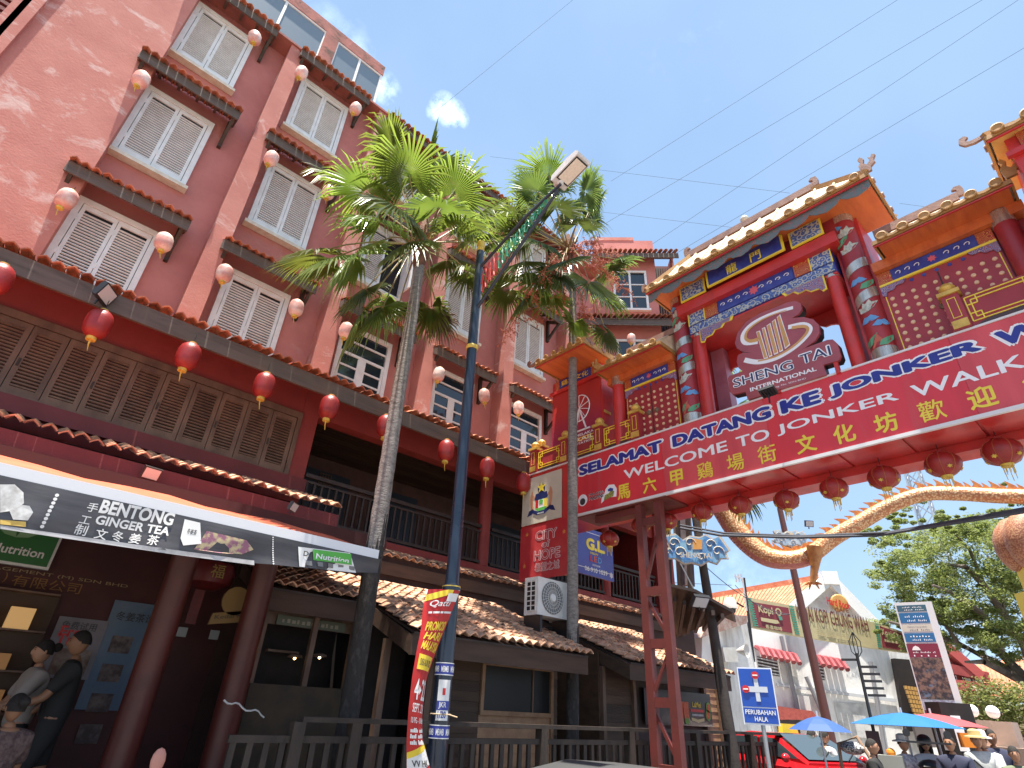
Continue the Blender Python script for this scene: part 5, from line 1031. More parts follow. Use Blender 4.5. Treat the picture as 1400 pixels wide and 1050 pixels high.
# ---- roofs
RIB = None
def curl(mb, O, U_, W_, N_, s=1., kind='curl'):
    if kind == 'curl': pl = [(0, 0), (.16, -.02), (.30, .02), (.36, .12), (.33, .22), (.25, .24), (.21, .18), (.25, .15), (.27, .12), (.22, .07), (.10, .06), (0, .08)]
    elif kind == 'beast': pl = [(0, 0), (.16, 0), (.17, .10), (.26, .16), (.25, .24), (.30, .33), (.25, .38), (.21, .30), (.17, .36), (.19, .25), (.12, .18), (.07, .26), (.10, .36), (.05, .46), (.0, .40), (.04, .32), (-.02, .24), (-.02, .10)]
    else: pl = [(0, 0), (.14, 0), (.15, .12), (.13, .20), (.05, .22), (0, .17), (.06, .15), (.07, .11), (.0, .08)]
    mb.prism([(a * s, b * s) for a, b in pl], O - N_ * .03 * s, U_, W_, N_ * .06 * s); return mb
def roof(y0, y1, xf, xb, ze, xr, zr, yr0, yr1, nd, label=None, sides=(1, 1), val=False, under=orangeb):
    """hipped glazed roof: y1>y0; front eave at xf, ridge at xr"""
    e = [V((xf, y0, ze)), V((xf, y1, ze)), V((xb, y1, ze)), V((xb, y0, ze))]; r = [V((xr, yr0, zr)), V((xr, yr1, zr))]
    mb = MB(); mb.add(e + r, [(0, 4, 5, 1), (1, 5, 2), (2, 5, 4, 3), (3, 4, 0)])
    sk = part('glazed_roof', mb, cream, gate)
    mb = MB(); mb.box(xf + .04, xb - .04, y0 + .04, y1 - .04, ze - .05, ze - .03); part('roof_soffit', mb, under, gate)
    # rolled eave edge
    for a, b_ in ((e[0], e[1]), (e[1], e[2]), (e[3], e[0])):
        part('eave_edge', MB().bar(a - Z * .025, b_ - Z * .025, .03, .07), ochre, gate)
    part('eave_line', MB().bar(e[0] - Z * .085 + X * .01, e[1] - Z * .085 + X * .01, .03, .02), gred, gate)
    st = (y1 - y0) / nd
    for i in range(nd):
        yy = y0 + (i + .5) * st
        # rib from eave to ridge or hip
        t = 1.
        if yy < yr0: t = (yy - y0) / max(1e-3, yr0 - y0)
        if yy > yr1: t = (y1 - yy) / max(1e-3, y1 - yr1)
        p0 = V((xf - .02, yy, ze + .02)); p1 = V((xf + (xr - xf) * t, yy, ze + (zr - ze) * t + .02))
        if t > .12: part('rib_tile', MB().tube([p0 - Z * .012, p1 - Z * .012], .026, 8), cream, gate, smooth=True)
        d = part('eave_disc', MB().lathe([(.072, 0), (.072, .03), (.058, .034), (.05, .024)], p0 + Z * .01, 18, -X), ochre, gate, smooth=True)
        if i < nd - 1: part('drip_tile', MB().prism([(-st * .42, .0), (-st * .25, -.02), (0, -.035), (st * .25, -.02), (st * .42, 0), (st * .42, -.04), (st * .2, -.065), (0, -.075), (-st * .2, -.065), (-st * .42, -.04)], p0 + Y * st / 2 + Z * .01, Y, Z, X * -.02), ochre, gate)
    for sgn, yy, on in ((1, y0, sides[0]), (-1, y1, sides[1])):
        if not on: continue
        for k in range(3):
            xx = xf + (xb - xf) * (k + .6) / 3.2; part('side_disc', MB().lathe([(.06, 0), (.05, .035)], V((xx, yy, ze + .03)), 14, V((0, -sgn, 0))), brownstone, gate)
        for (a, b_) in ((V((xf, yy, ze)), V((xr, yr0 if sgn > 0 else yr1, zr))), (V((xb, yy, ze)), V((xr, yr0 if sgn > 0 else yr1, zr)))): part('hip_ridge', MB().bar(a + Z * .03, b_ + Z * .03, .07, .08), ochre, gate)
    part('ridge', MB().bar(r[0] + Z * .06 - Y * .05, r[1] + Z * .06 + Y * .05, .10, .14), brownstone, gate)
    if val:
        mb = MB(); n = 84; w_ = y1 - y0 - .04; pl = [(0, 0), (w_, 0)]; q = []
        for i in range(n + 1):
            s = i / n; d_ = .11 + .12 * abs(math.sin(s * PI * 8.5 + .3)) ** .8 + .008 * math.sin(s * 160); q.append((s * w_, -d_))
        part('scalloped_valance', MB().prism(pl + q[::-1], (xf + .05, y0 + .02, ze - .06), Y, Z, X * .012), valm, gate)
roof(.86, 5.02, 7.9, 9.24, 9.13, 8.6, 10.06, 1.80, 4.28, 12, val=True)
mb = MB(); curl(mb, V((8.6, 1.80, 10.12)), -Y, Z, X, 1.0, 'stub'); curl(mb, V((8.6, 4.28, 10.12)), Y, Z, X, 1., 'stub'); part('ridge_ornament', mb, brownstone, gate)
for y_, s in ((.92, -1), (5.0, 1)):
    mb = MB(); curl(mb, V((7.93, y_ + (.0), 9.16)), Y * s, Z, X, .8, 'beast' if s < 0 else 'stub'); part('corner_beast', mb, brownstone, gate)
mb = MB(); curl(mb, V((9.2, .9, 9.15)), X, Z, Y, .7, 'beast'); part('corner_beast', mb, brownstone, gate)
gp = P(1018, 300, x=8.75); part('globe_finial', MB().ball(gp, .085, 16, m=10), M('globe_cream', (.62, .58, .46), None, rough=.3), gate, smooth=True)
roof(-.52, 1.12, 8.0, 9.2, 7.90, 8.6, 8.42, .06, 1.1, 6, sides=(0, 0)); mb = MB(); curl(mb, V((8.6, .06, 8.48)), -Y, Z, X, .9, 'stub'); part('ridge_ornament', mb, brownstone, gate)
roof(4.88, 6.5, 8.0, 9.2, 7.88, 8.6, 8.36, 4.9, 6.0, 6, sides=(0, 0))
roof(6.44, 7.90, 7.6, 8.9, 8.43, 8.25, 8.85, 6.9, 7.45, 6)
roof(-2.3, -.48, 7.6, 8.9, 8.40, 8.25, 8.9, -1.8, -1.0, 6, under=M('yellow_soffit', (.72, .42, .12), (.6, .34, .1), 4, .5))
for y_, z_, s in ((-.5, 8.42, 1), (7.9, 8.45, 1)):
    mb = MB(); curl(mb, V((7.62, y_, z_)), Y * s, Z, X, .75, 'curl'); part('corner_curl', mb, brownstone, gate)
mb = MB(); curl(mb, V((8.02, -.5, 7.95)), -Y, Z, X, .75, 'beast'); part('corner_beast', mb, ochre, gate); mb = MB(); curl(mb, V((8.0, 6.42, 7.93)), Y, Z, X, .5, 'beast'); part('corner_beast', mb, ochre, gate)
# ---- wings: studded doors
STUD = mesh_of(MB().lathe([(.032, 0), (.026, .014), (.0, .02)], (0, 0, 0), 10, -X), 'door_stud', smooth=True, m=M('stud_gold', (.74, .50, .30), None, rough=.4))
DX = GX + .14
def wingwall(ya, yb):
    w = ya - yb
    d = gb('door_wall', yb, ya, 6.24, 7.46, DX, DX + .05, gmar)
    for k, (a, b_, m_) in enumerate(((0, .13, pat_red), (.13, .87, gblue), (.87, 1, pat_red))): gb('frieze_panel', ya - w * b_, ya - w * a - .004, 7.48, 7.68, DX - .03, DX, m_)
    gb('frieze_frame', yb, ya, 7.44, 7.475, DX - .035, DX, lyel)
    mb = MB()
    for k in range(8):
        yy = ya - w * .2 - k * w * .6 / 7
        if k in (3, 4): continue
        mb.tube([V((DX - .034, yy + .04 * math.cos(a * .6) * (1 - a / 12), 7.58 + .03 * math.sin(a * .6))) for a in range(8)], .006, 4)
    part('white_scroll', mb, lwhite, gate, kind='stuff'); part('lotus', MB().prism(star(.06, 7, .6), (DX - .03, (ya + yb) / 2, 7.58), -Y, Z, X * -.006), MATS['lotus_pink'], gate)
    for k in range(5): part('blue_boss', MB().lathe([(.028, 0), (.024, .008)], (DX, ya - w * (.28 + .11 * k), 7.385), 12, -X), gblue, d)
    for s, yo in ((1, ya), (-1, yb)): part('cloud_bracket', MB().prism([(0, 0), (.34, 0), (.3, -.06), (.2, -.06), (.16, -.11), (.07, -.11), (.04, -.18), (0, -.16)], (DX - .005, yo, 7.44), -Y * s, Z, X * -.02), pat_mix, gate)
    ny = int((w - .12) / .125)
    for i in range(ny):
        for j in range(8):
            yy = ya - .1 - i * (w - .2) / (ny - 1); zz = 6.32 + j * .125
            if abs(yy - (ya + yb) / 2) < .04: continue
            if zz > 7.2 and (i < 3 or i > ny - 4): continue
            inst(STUD, 'door_stud', d, (DX, yy, zz), None, (1, 1, 1))
    part('door_seam', MB().box(DX - .008, DX + .002, (ya + yb) / 2 - .008, (ya + yb) / 2 + .008, 6.24, 7.34), darkwood, d)
    for s in (-1, 1): part('lion_knocker', MB().lathe([(.055, 0), (.05, .015), (.02, .03)], (DX - .002, (ya + yb) / 2 + s * .09, 6.78), 14, -X), M('bronze', (.16, .11, .07), None, rough=.4) if 'bronze' not in MATS else MATS['bronze'], d)
    for a in (ya - .03, yb + .03): part('gilt_line', MB().box(DX - .006, DX - .001, a - .006, a + .006, 6.24, 7.3), lyel, d)
wingwall(1.30, -.14); wingwall(6.12, 4.9)
gb('wing_wall', -.55, 1.3, 7.69, 7.86, GX + .02, 9.2, orangeb); gb('wing_wall', 4.9, 6.5, 7.69, 7.84, GX + .02, 9.2, orangeb); gb('wing_back', -.5, 1.3, 6.24, 7.68, GX + .2, 9.2, gmar); gb('wing_back', 4.9, 6.4, 6.24, 7.68, GX + .2, 9.2, gred)
for yc in (-.29, 6.28):
    gcol(yc, .13, 6.24, 7.84, gmar if yc < 0 else gred, 'wing_column', GX + .12); gcol(yc, .135, 7.62, 7.84, silver, 'column_band', GX + .12)
# towers at both ends
def tower(y0, y1, sgn, dx=0.):
    gb = lambda nm, a, b, c, d, e, f, m, par=gate: part(nm, MB().box(e + dx, f, a, b, c, d) if e > 8.42 else MB().box(e + dx, f + dx, a, b, c, d), m, par)
    gb('tower_body', y0, y1, 6.24, 8.37, 8.45, 9.2, gred); gb('tower_cornice', y0 - .05, y1 + .05, 8.02, 8.10, 8.38, 8.445, gred)
    gb('tower_name_frame', y0 + .12, y1 - .12, 8.11, 8.36, 8.41, 8.445, pat_red); f = gb('tower_name_field', y0 + .25, y1 - .25, 8.13, 8.34, 8.40, 8.409, gblue)
    mb = MB(); text(mb, '鷄場文化', V((8.395 + dx, y1 - .32, 8.165)), -Y, Z, w=y1 - y0 - .64, h=.14, bold=.01); part('lettering', mb, lyel, f)
mag, t_, b__ = node_mat('magenta_poster'); g_ = N(t_, 'ShaderNodeNewGeometry'); sx_ = N(t_, 'ShaderNodeSeparateXYZ'); L(t_, g_.outputs['Position'], sx_.inputs[0]); mr_ = N(t_, 'ShaderNodeMapRange'); mr_.inputs[1].default_value = 6.4; mr_.inputs[2].default_value = 7.5; L(t_, sx_.outputs['Z'], mr_.inputs[0])
mx_ = N(t_, 'ShaderNodeMix', data_type='RGBA'); mx_.inputs['A'].default_value = (.22, .015, .10, 1); mx_.inputs['B'].default_value = (.45, .035, .03, 1); L(t_, mr_.outputs[0], mx_.inputs['Factor']); L(t_, mx_.outputs['Result'], b__.inputs['Base Color']); b__.inputs['Roughness'].default_value = .4
tower(6.68, 8.14, 1); tower(-2.1, -.64, -1, -.68)
tp = gb('tower_poster', 6.70, 8.12, 6.3, 8.0, 8.425, 8.445, mag)
mb = MB(); cc = V((8.415, 7.30, 7.42)); mb.tube([cc + V((0, -math.sin(a * PI / 10) * .3, math.cos(a * PI / 10) * .32)) for a in range(12)], .014, 4); 
for k in range(0, 6): mb.bar(cc, cc + V((0, -math.sin(k * PI / 5) * .3, math.cos(k * PI / 5) * .32)), .012)
mb.bar(cc, cc + V((0, -.2, -.55)), .03); mb.bar(cc, cc + V((0, .12, -.55)), .03); mb.bar(cc + V((0, -.3, -.55)), cc + V((0, .25, -.55)), .03); part('ferris_wheel_print', mb, lwhite, tp)
for s, z_, h in (('MELAKA', 6.62, .06), ('RAIL', 6.5, .1), ('STATION', 6.43, .05)): mb = MB(); text(mb, s, V((8.414, 7.4, z_ + .12)), -Y, Z, w=.5, h=h, bold=.02); part('lettering', mb, lwhite, tp)
# balustrade along the top of the banner
BX = 8.45
def gpost(yy, x_=BX, zt=6.78):
    p = gb('balustrade_post', yy - .10, yy + .10, 6.24, zt, x_ - .09, x_ + .07, gmar)
    part('post_cap', MB().box(x_ - .12, x_ + .1, yy - .13, yy + .13, zt + .002, zt + .06), gold, p); part('cap_knob', MB().lathe([(.05, 0), (.09, .04), (.10, .09), (.06, .15), (0, .17)], (x_ - .01, yy, zt + .06), 14), gold, p, smooth=True)
    part('post_base', MB().box(x_ - .10, x_ - .09, yy - .09, yy + .09, 6.26, 6.38), gold, p)
    mb = MB(); a, b_, z0, z1, w_ = yy - .05, yy + .05, 6.42, zt - .06, .008
    mb.box(x_ - .097, x_ - .09, a, a + w_, z0, z1).box(x_ - .097, x_ - .09, b_ - w_, b_, z0, z1).box(x_ - .097, x_ - .09, a + w_, b_ - w_, z0, z0 + w_).box(x_ - .097, x_ - .09, a + w_, b_ - w_, z1 - w_, z1); part('gilt_outline', mb, lyel, p)
def gpanel(ya, yb, x_=BX):
    a, b_ = yb + .1, ya - .1; p = gb('balustrade_panel', a, b_, 6.24, 6.74, x_ - .03, x_ + .03, gmar)
    mb = MB(); z0, z1, w_ = 6.32, 6.70, .014; X0, X1 = x_ - .042, x_ - .03
    def hb(y_0, y_1, z_): mb.box(X0, X1, min(y_0, y_1), max(y_0, y_1), z_ - w_ / 2, z_ + w_ / 2)
    def vb(y_, z_0, z_1): mb.box(X0 - .001, X1, y_ - w_ / 2, y_ + w_ / 2, z_0, z_1)
    L0, L1 = a + .03, b_ - .03; hb(L0, L1, z0); hb(L0, L1, z1); vb(L0, z0, z1); vb(L1, z0, z1)
    i = .055; q = .12
    hb(L0 + i, L1 - i, z0 + i); hb(L0 + i, L1 - i, z1 - i); vb(L0 + i, z0 + i, z1 - i); vb(L1 - i, z0 + i, z1 - i)
    for s, e in ((1, L0), (-1, L1)):
        for t_, f in ((1, z0), (-1, z1)): hb(e, e + s * q, f + t_ * q); vb(e + s * q, f, f + t_ * q); 
    part('gilt_lattice', mb, lyel, p); part('base_scroll', MB().prism([(.05, 0), (b_ - a - .05, 0), (b_ - a - .12, .035), (b_ - a - .2, .055), (.2, .055), (.12, .035)], (x_ - .03, a, 6.245), Y, Z, X * -.02), M('scroll_dark', (.07, .035, .035), None, rough=.4) if 'scroll_dark' not in MATS else MATS['scroll_dark'], p)
py = [P(u, 640 - i * 20, x=BX).y for i, u in enumerate((732, 774, 821, 871))]
for y_ in py: gpost(y_)
for a, b_ in zip(py, py[1:]): gpanel(a, b_)
yr_ = P(1305, 420, x=BX).y; gpost(yr_, BX, 6.80)
ys = [yr_, yr_ - 1.0, yr_ - 2.0, yr_ - 2.9]
for y_ in ys[1:]: gpost(y_, BX, 6.80)
for a, b_ in zip(ys, ys[1:]): gpanel(a, b_)
gpost(P(742, 575, x=8.7).y, 8.7, 6.95); gpost(P(824, 540, x=8.62).y, 8.62, 7.15)
# ---- big advertising sign standing in the opening
sx = 8.34
st_ = thing('company_sign', (sx, 2.7, 6.22), 'maroon cut out sign with gold columns and silver lettering standing in the gate opening', 'sign')
SO = V((sx, 0, 0))
def c6(x, y): p = P(980 + x / 5.833, 380 + y / 5.833, x=sx); return (-p.y, p.z)
smar = M('sign_maroon', (.38, .075, .09), (.32, .06, .075), 3, .35, coat=.3)
def shp(pts, m, nm, off=0., d=.02): return part(nm, MB().prism([c6(*p) for p in pts], SO - X * off, -Y, Z, X * d), m, st_)
shp([(88, 800), (100, 782), (880, 494), (925, 490), (958, 520), (990, 620), (975, 655), (850, 692), (870, 772), (245, 968), (228, 905), (125, 930), (100, 905)], smar, 'text_plate', 0, .05)
shp([(88, 800), (100, 782), (880, 494), (925, 490), (958, 520), (990, 620), (975, 655), (850, 692), (870, 772), (245, 968), (228, 905), (125, 930), (100, 905)], black, 'plate_side', -.052, .13)
lo_ = [(160, 560), (145, 520), (165, 440), (235, 350), (340, 285), (470, 235), (560, 195), (630, 183), (672, 205), (678, 250), (650, 290), (600, 320), (690, 312), (770, 330), (815, 375), (820, 440), (780, 505), (700, 560), (560, 640), (215, 752), (175, 720), (158, 665), (170, 615), (215, 595), (275, 598), (200, 585)]
shp(lo_, smar, 'logo_plate', .003, .053); shp(lo_, black, 'logo_side', -.054, .13)
def stroke(pts, w, m, off):
    mb = MB(); q = [V((sx - off, -c6(*p)[0], c6(*p)[1])) for p in pts]
    sm = []
    for i in range(len(q) - 1):
        p0 = q[max(0, i - 1)]; p1 = q[i]; p2 = q[i + 1]; p3 = q[min(len(q) - 1, i + 2)]
        for k in range(5):
            t = k / 5; sm.append(.5 * ((2 * p1) + (p2 - p0) * t + (2 * p0 - 5 * p1 + 4 * p2 - p3) * t * t + (3 * p1 - p0 - 3 * p2 + p3) * t ** 3))
    sm.append(q[-1]); vs = []
    for i, p in enumerate(sm):
        d = (sm[min(i + 1, len(sm) - 1)] - sm[max(i - 1, 0)]).normalized(); n_ = X.cross(d).normalized(); ww = w[0] + (w[1] - w[0]) * i / (len(sm) - 1) if hasattr(w, '__len__') else w
        vs += [p - n_ * ww, p + n_ * ww]
    mb.add(vs, [(2 * i, 2 * i + 1, 2 * i + 3, 2 * i + 2) for i in range(len(sm) - 1)]); return part('logo_stroke', mb, m, st_)
sgold = M('logo_gold', (.66, .36, .12), (.56, .30, .09), 4, .35)
stroke([(610, 238), (480, 275), (350, 330), (260, 390), (212, 460), (230, 515), (330, 505)], (.03, .055), lwhite, .008)
stroke([(560, 258), (440, 300), (330, 355), (250, 420), (232, 480), (270, 505), (335, 490)], (.006, .036), sgold, .011)
stroke([(222, 655), (330, 672), (470, 640), (610, 560), (710, 470), (745, 405), (690, 372), (570, 395)], (.045, .040), lwhite, .008)
stroke([(330, 665), (470, 628), (600, 555), (695, 470), (728, 410), (690, 388), (600, 400)], (.012, .03), sgold, .011)
for (a, b_, c_, d_) in (((315, 432), (345, 420), (410, 640), (378, 650)), ((360, 405), (385, 392), (445, 622), (418, 634)), ((398, 382), (428, 360), (492, 600), (458, 615)), ((440, 350), (468, 328), (530, 580), (502, 594)), ((480, 315), (506, 290), (586, 535), (545, 568))):
    shp([a, b_, c_, d_], lwhite, 'logo_column_edge', .006, .004); shp([(a[0] + 5, a[1] + 5), (b_[0] - 5, b_[1] + 8), (c_[0] - 7, c_[1] - 8), (d_[0] + 4, d_[1] - 10)], sgold, 'logo_column', .011, .004)
def stx(s, p0, p1, hpx, m, bold, off):
    a = c6(*p0); b_ = c6(*p1); A3 = V((sx - off, -a[0], a[1])); B3 = V((sx - off, -b_[0], b_[1])); u = B3 - A3; mb = MB(); text(mb, s, A3, u.normalized(), Z, w=u.length, h=hpx, bold=bold); part('lettering', mb, m, st_)
stx('SHENG', (135, 885), (622, 730), .20, lwhite, .06, .008); stx('TAI', (668, 700), (925, 615), .20, lwhite, .06, .008)
stx('SHENG', (142, 878), (615, 726), .17, MATS['emblem_navy'], .0, .012); stx('TAI', (676, 694), (918, 614), .17, MATS['emblem_navy'], .0, .012)
stx('INTERNATIONAL', (270, 910), (800, 740), .075, lwhite, .03, .008); stx('Co. Reg. No. SDN BHD', (400, 900), (715, 810), .035, lwhite, .0, .008)
part('sign_legs', MB().box(sx + .02, sx + .08, 2.1, 2.16, 6.2, 6.6).box(sx + .02, sx + .08, 3.0, 3.06, 6.2, 6.6), gred, st_)
fl = floodlight(P(1046, 532, x=8.0) + V((.1, 0, 0)), V((.35, 0, .9)), .12, 'brown floodlight on the banner top below the company sign'); 
part('arm', MB().bar(P(1046, 532, x=8.1), (8.42, 3.0, 6.2), .02), gred, fl)
# ---- G.L. lamp shop sign below the gate
sg = thing('blue_lamp_shop_sign', (9.6, 8.3, 4.2), 'blue and yellow G.L. LED shop sign with phone number under the gate', 'sign')
a0, a1, z0, z1 = 9.02, 10.70, 4.21, 5.24; gy = 8.3
part('board', MB().box(a0, a1, gy, gy + .06, z0, z1), M('shop_blue', (.05, .06, .30), (.06, .08, .36), 2, .4, coat=.2), sg)
for z_ in (z0 + .14, z1 - .1): part('line', MB().box(a0 + .4, a1 - .15, gy - .004, gy, z_, z_ + .012), whitep, sg)
mb = MB(); text(mb, 'G.L.', V((9.74, gy - .006, 4.76)), X, Z, w=.66, h=.27, bold=.06); part('lettering', mb, lyel, sg)
for s, x_, z_, w_, h, m_ in (('KEDAI', 9.88, 4.68, .26, .045, lyel), ('L', 9.86, 4.52, .12, .13, redp), ('E', 10.0, 4.52, .12, .13, orange), ('D', 10.14, 4.52, .13, .13, cloudb), ('HOTLINE', 9.95, 4.43, .26, .04, whitep), ('06-910 1039', 9.68, 4.29, .78, .1, whitep)): mb = MB(); text(mb, s, V((x_, gy - .006, z_)), X, Z, w=w_, h=h, bold=.02); part('lettering', mb, m_, sg)
part('corner_emblem', MB().prism(star(.07, 6, .7), (a1 - .1, gy, z0 + .12), X, Z, Y * -.006), silv, sg); part('leaf_mark', MB().prism([(0, 0), (.05, .06), (.04, .14), (-.01, .08)], (10.26, gy, 4.7), X, Z, Y * -.005), MATS['print_leafgreen'], sg)
# ---- round lanterns strung under the gate
def round_lantern(c, s, label, yaw=0):
    t = thing('round_lantern', c, label, 'lantern', 'round red lanterns strung under the gate')
    prof = [(s * max(.28, math.cos(a)) * (1 + (.015 if i % 2 else -.01)), s * .80 * math.sin(a)) for i, a in enumerate([(-1.32 + 2.64 * i / 14) for i in range(15)])]
    part('paper_shade', MB().lathe(prof, c, 24), lred, t, smooth=True)
    mb = MB()
    for k in range(8):
        a = k * PI / 4 + yaw; mb.tube([V(c) + V((math.cos(a) * (r + .003), math.sin(a) * (r + .003), h)) for r, h in prof], .0035, 3)
    part('gilt_rib', mb, M('dull_gilt', (.45, .16, .05), None) if 'dull_gilt' not in MATS else MATS['dull_gilt'], t)
    part('cap', MB().lathe([(s * .3, 0), (s * .3, s * .1), (s * .1, s * .12)], V(c) + Z * s * .78, 14), lred, t); part('gold_foot', MB().lathe([(s * .34, 0), (s * .3, -s * .14)], V(c) - Z * s * .77, 14), lgold, t)
    mb = MB()
    for k in range(9):
        a = k * .7; b_ = V(c) - Z * s * .9 + V((math.cos(a), math.sin(a), 0)) * s * .25; mb.bar(b_, b_ - Z * s * (.4 if k % 3 else .8), .008)
    part('tassel', mb, lgold, t); part('cord', MB().tube([V(c) + Z * s * .85, V(c) + Z * s * 1.5], .005, 4), black, t)
    mb = MB()
    for k in range(4):
        a = PI + k * 1.4 + yaw; n_ = V((math.cos(a), math.sin(a), -.55)).normalized(); u_ = n_.cross(Z).normalized(); w_ = u_.cross(n_); mb.prism([(p * s * .17 / .1, q * s * .13 / .1) for p, q in star(.1, 6, .5)], V(c) + V((n_.x * s, n_.y * s, n_.z * s * .85)) - n_ * .01, u_, w_, n_ * .02)
    part('gold_character', mb, lgold, t); return t
for i, (u, w_, px_) in enumerate(((833, 737, 26), (876, 718, 26), (912, 713, 27), (960, 700, 29), (1012, 691, 31), (1075, 684, 33), (1140, 668, 36), (1208, 653, 39), (1289, 635, 43), (1370, 618, 47))):
    c = P(u, w_, x=8.95); dep = (c - EYE).dot(FW); s = px_ / 2 / FPX * dep
    lab = ['round lantern overlapping the blue lamp shop sign', 'round lantern between the two posts of the red lattice leg', 'round lantern just right of the lattice leg', 'round lantern left of the dark pole, above the blue cloud sign', 'round lantern where the dragon body begins', 'round lantern right of the hanging palm tip, above the second cloud sign', 'round lantern above the lamp on the thin bracket, fifth from the right edge', 'round lantern just left of the far mast', 'second round lantern from the right edge of the view', 'large round lantern at the far right under the banner'][i]
    round_lantern(c, s, lab, i * .5)
for k in range(1, 4): round_lantern(V((8.95, .66 - k * .66, 4.46)), .21, 'round lantern beyond the right edge, number %s from it' % ('one', 'two', 'three')[k - 1], k)
# ================================================================== the dragon
DK = 1.45; ground_ = lambda p: V((p.x, p.y, 0))
dr_ = thing('dragon_sculpture', PD(1100, 770, 17), 'long golden scaled dragon sculpture winding across the sky below the gate', 'dragon')
sc_m, t, b = node_mat('dragon_scales'); b.inputs['Roughness'].default_value = .35; b.inputs['Metallic'].default_value = .15
g = N(t, 'ShaderNodeNewGeometry'); v = N(t, 'ShaderNodeTexVoronoi'); v.inputs['Scale'].default_value = 20; L(t, g.outputs['Position'], v.inputs['Vector']); r = N(t, 'ShaderNodeValToRGB'); r.color_ramp.elements[0].color = (.85, .68, .42, 1); r.color_ramp.elements[1].position = .62; r.color_ramp.elements[1].color = (.50, .22, .10, 1); e = r.color_ramp.elements.new(.28); e.color = (.80, .58, .32, 1); L(t, v.outputs['Distance'], r.inputs[0]); L(t, r.outputs[0], b.inputs['Base Color'])
bp = N(t, 'ShaderNodeBump'); bp.inputs['Strength'].default_value = .5; bp.inputs['Distance'].default_value = .02; bp.invert = True; L(t, v.outputs['Distance'], bp.inputs['Height']); L(t, bp.outputs[0], b.inputs['Normal'])
belly = M('dragon_belly', (.58, .26, .22), (.48, .18, .16), 12, .5); fin_m = M('dragon_fin', (.60, .24, .06), (.4, .12, .04), 12, .5)
path = [((950, 640), .25), ((985, 690), .25), ((1010, 728), .24), ((1042, 757), .215), ((1075, 765), .195), ((1108, 758), .185), ((1140, 735), .175), ((1180, 712), .165), ((1220, 690), .155), ((1262, 676), .15), ((1310, 675), .15), ((1360, 678), .15), ((1410, 680), .15), ((1480, 690), .14), ((1560, 720), .13)]
path = [(a, b * DK * .82) for a, b in path]; cp = [PD(*p, 12.2 * DK) for p, _ in path]; sm = []; rr = []
for i in range(len(cp) - 1):
    p0, p1, p2, p3 = cp[max(0, i - 1)], cp[i], cp[i + 1], cp[min(len(cp) - 1, i + 2)]
    for k in range(8):
        t_ = k / 8; sm.append(.5 * ((2 * p1) + (p2 - p0) * t_ + (2 * p0 - 5 * p1 + 4 * p2 - p3) * t_ * t_ + (3 * p1 - p0 - 3 * p2 + p3) * t_ ** 3)); rr.append(path[i][1] * (1 - t_) + path[i + 1][1] * t_)
part('body', MB().tube(sm, rr, 20), sc_m, dr_, smooth=True)
for i in range(1, len(sm) - 2):
    d = (sm[i + 1] - sm[i - 1]).normalized(); up = (Z - d * d.z).normalized()
    if 6 < i < 42: part('belly_plate', MB().tube([sm[i] - up * rr[i] * .34 - d * .05, sm[i] - up * rr[i] * .34 + d * .05], rr[i] * .80, 14), belly, dr_)
    big = i % 4 in (0, 2); s = (.17 if i % 4 == 0 else .12) * DK * .9
    if i % 2 == 0:
        mb = MB(); n_ = d.cross(up); mb.prism([(.7 * s, 0), (.35 * s, .45 * s), (-.15 * s, .75 * s), (-.55 * s, 1.0 * s), (-.25 * s, .45 * s), (-.4 * s, 0)], sm[i] + up * rr[i] * .93 - n_ * .02, d, up, n_ * .04); part('back_fin', mb, fin_m, dr_)
# foreleg with claws
k0, k1, k2 = PD(1114, 748, 17.4), PD(1114, 775, 17.4), PD(1111, 797, 17.4)
part('leg', MB().tube([k0, k0 + (k1 - k0) * .5, k1, k2], [.21, .17, .105, .07], 12), M('dragon_leg', (.52, .25, .08), (.4, .16, .05), 10, .45), dr_, smooth=True)
mb = MB()
for q in ((1100, 800), (1106, 806), (1120, 805), (1124, 799)): mb.tube([k2, PD((q[0] + 1111) / 2, 797, 17.4), PD(*q, 17.4)], [.05, .04, .012], 7)
part('claw', mb, fin_m, dr_)
c = PD(1412, 742, 17.6); mb = MB().tube([c + RT * (.36 * math.cos(a * .42)) + V((FW.x, FW.y, 0)).normalized() * (-.35 + a * .028) + Z * (.40 * math.sin(a * .42)) for a in range(34)], [.36 - .004 * a for a in range(34)], 16); part('tail_coil', mb, M('coil_scales', (.30, .11, .06), (.48, .26, .14), 30, .5, .5, 30, lo=.48, hi=.54), dr_, smooth=True); part('coil_spike', MB().bar(c + Z * .5 + (PD(1398, 742, 17.6) - c) * .6, PD(1396, 704, 17.6), .07), fin_m, dr_)
for u0, w0, u1, w1 in ((1391, 772, 1401, 805), (1390, 812, 1402, 845)):
    mb = MB(); mb.obox(PD(1412, (w0 + w1) / 2, 17.6), (PD(1420, w0, 17.6) - PD(1404, w0, 17.6)) * .8, V((.1, .1, 0)), Z * .28); part('yellow_pedestal', mb, lyel, dr_)
part('support_post', MB().tube([PD(1412, 800, 17.7), ground_(PD(1412, 800, 17.7))], .12, 10), gred, dr_)
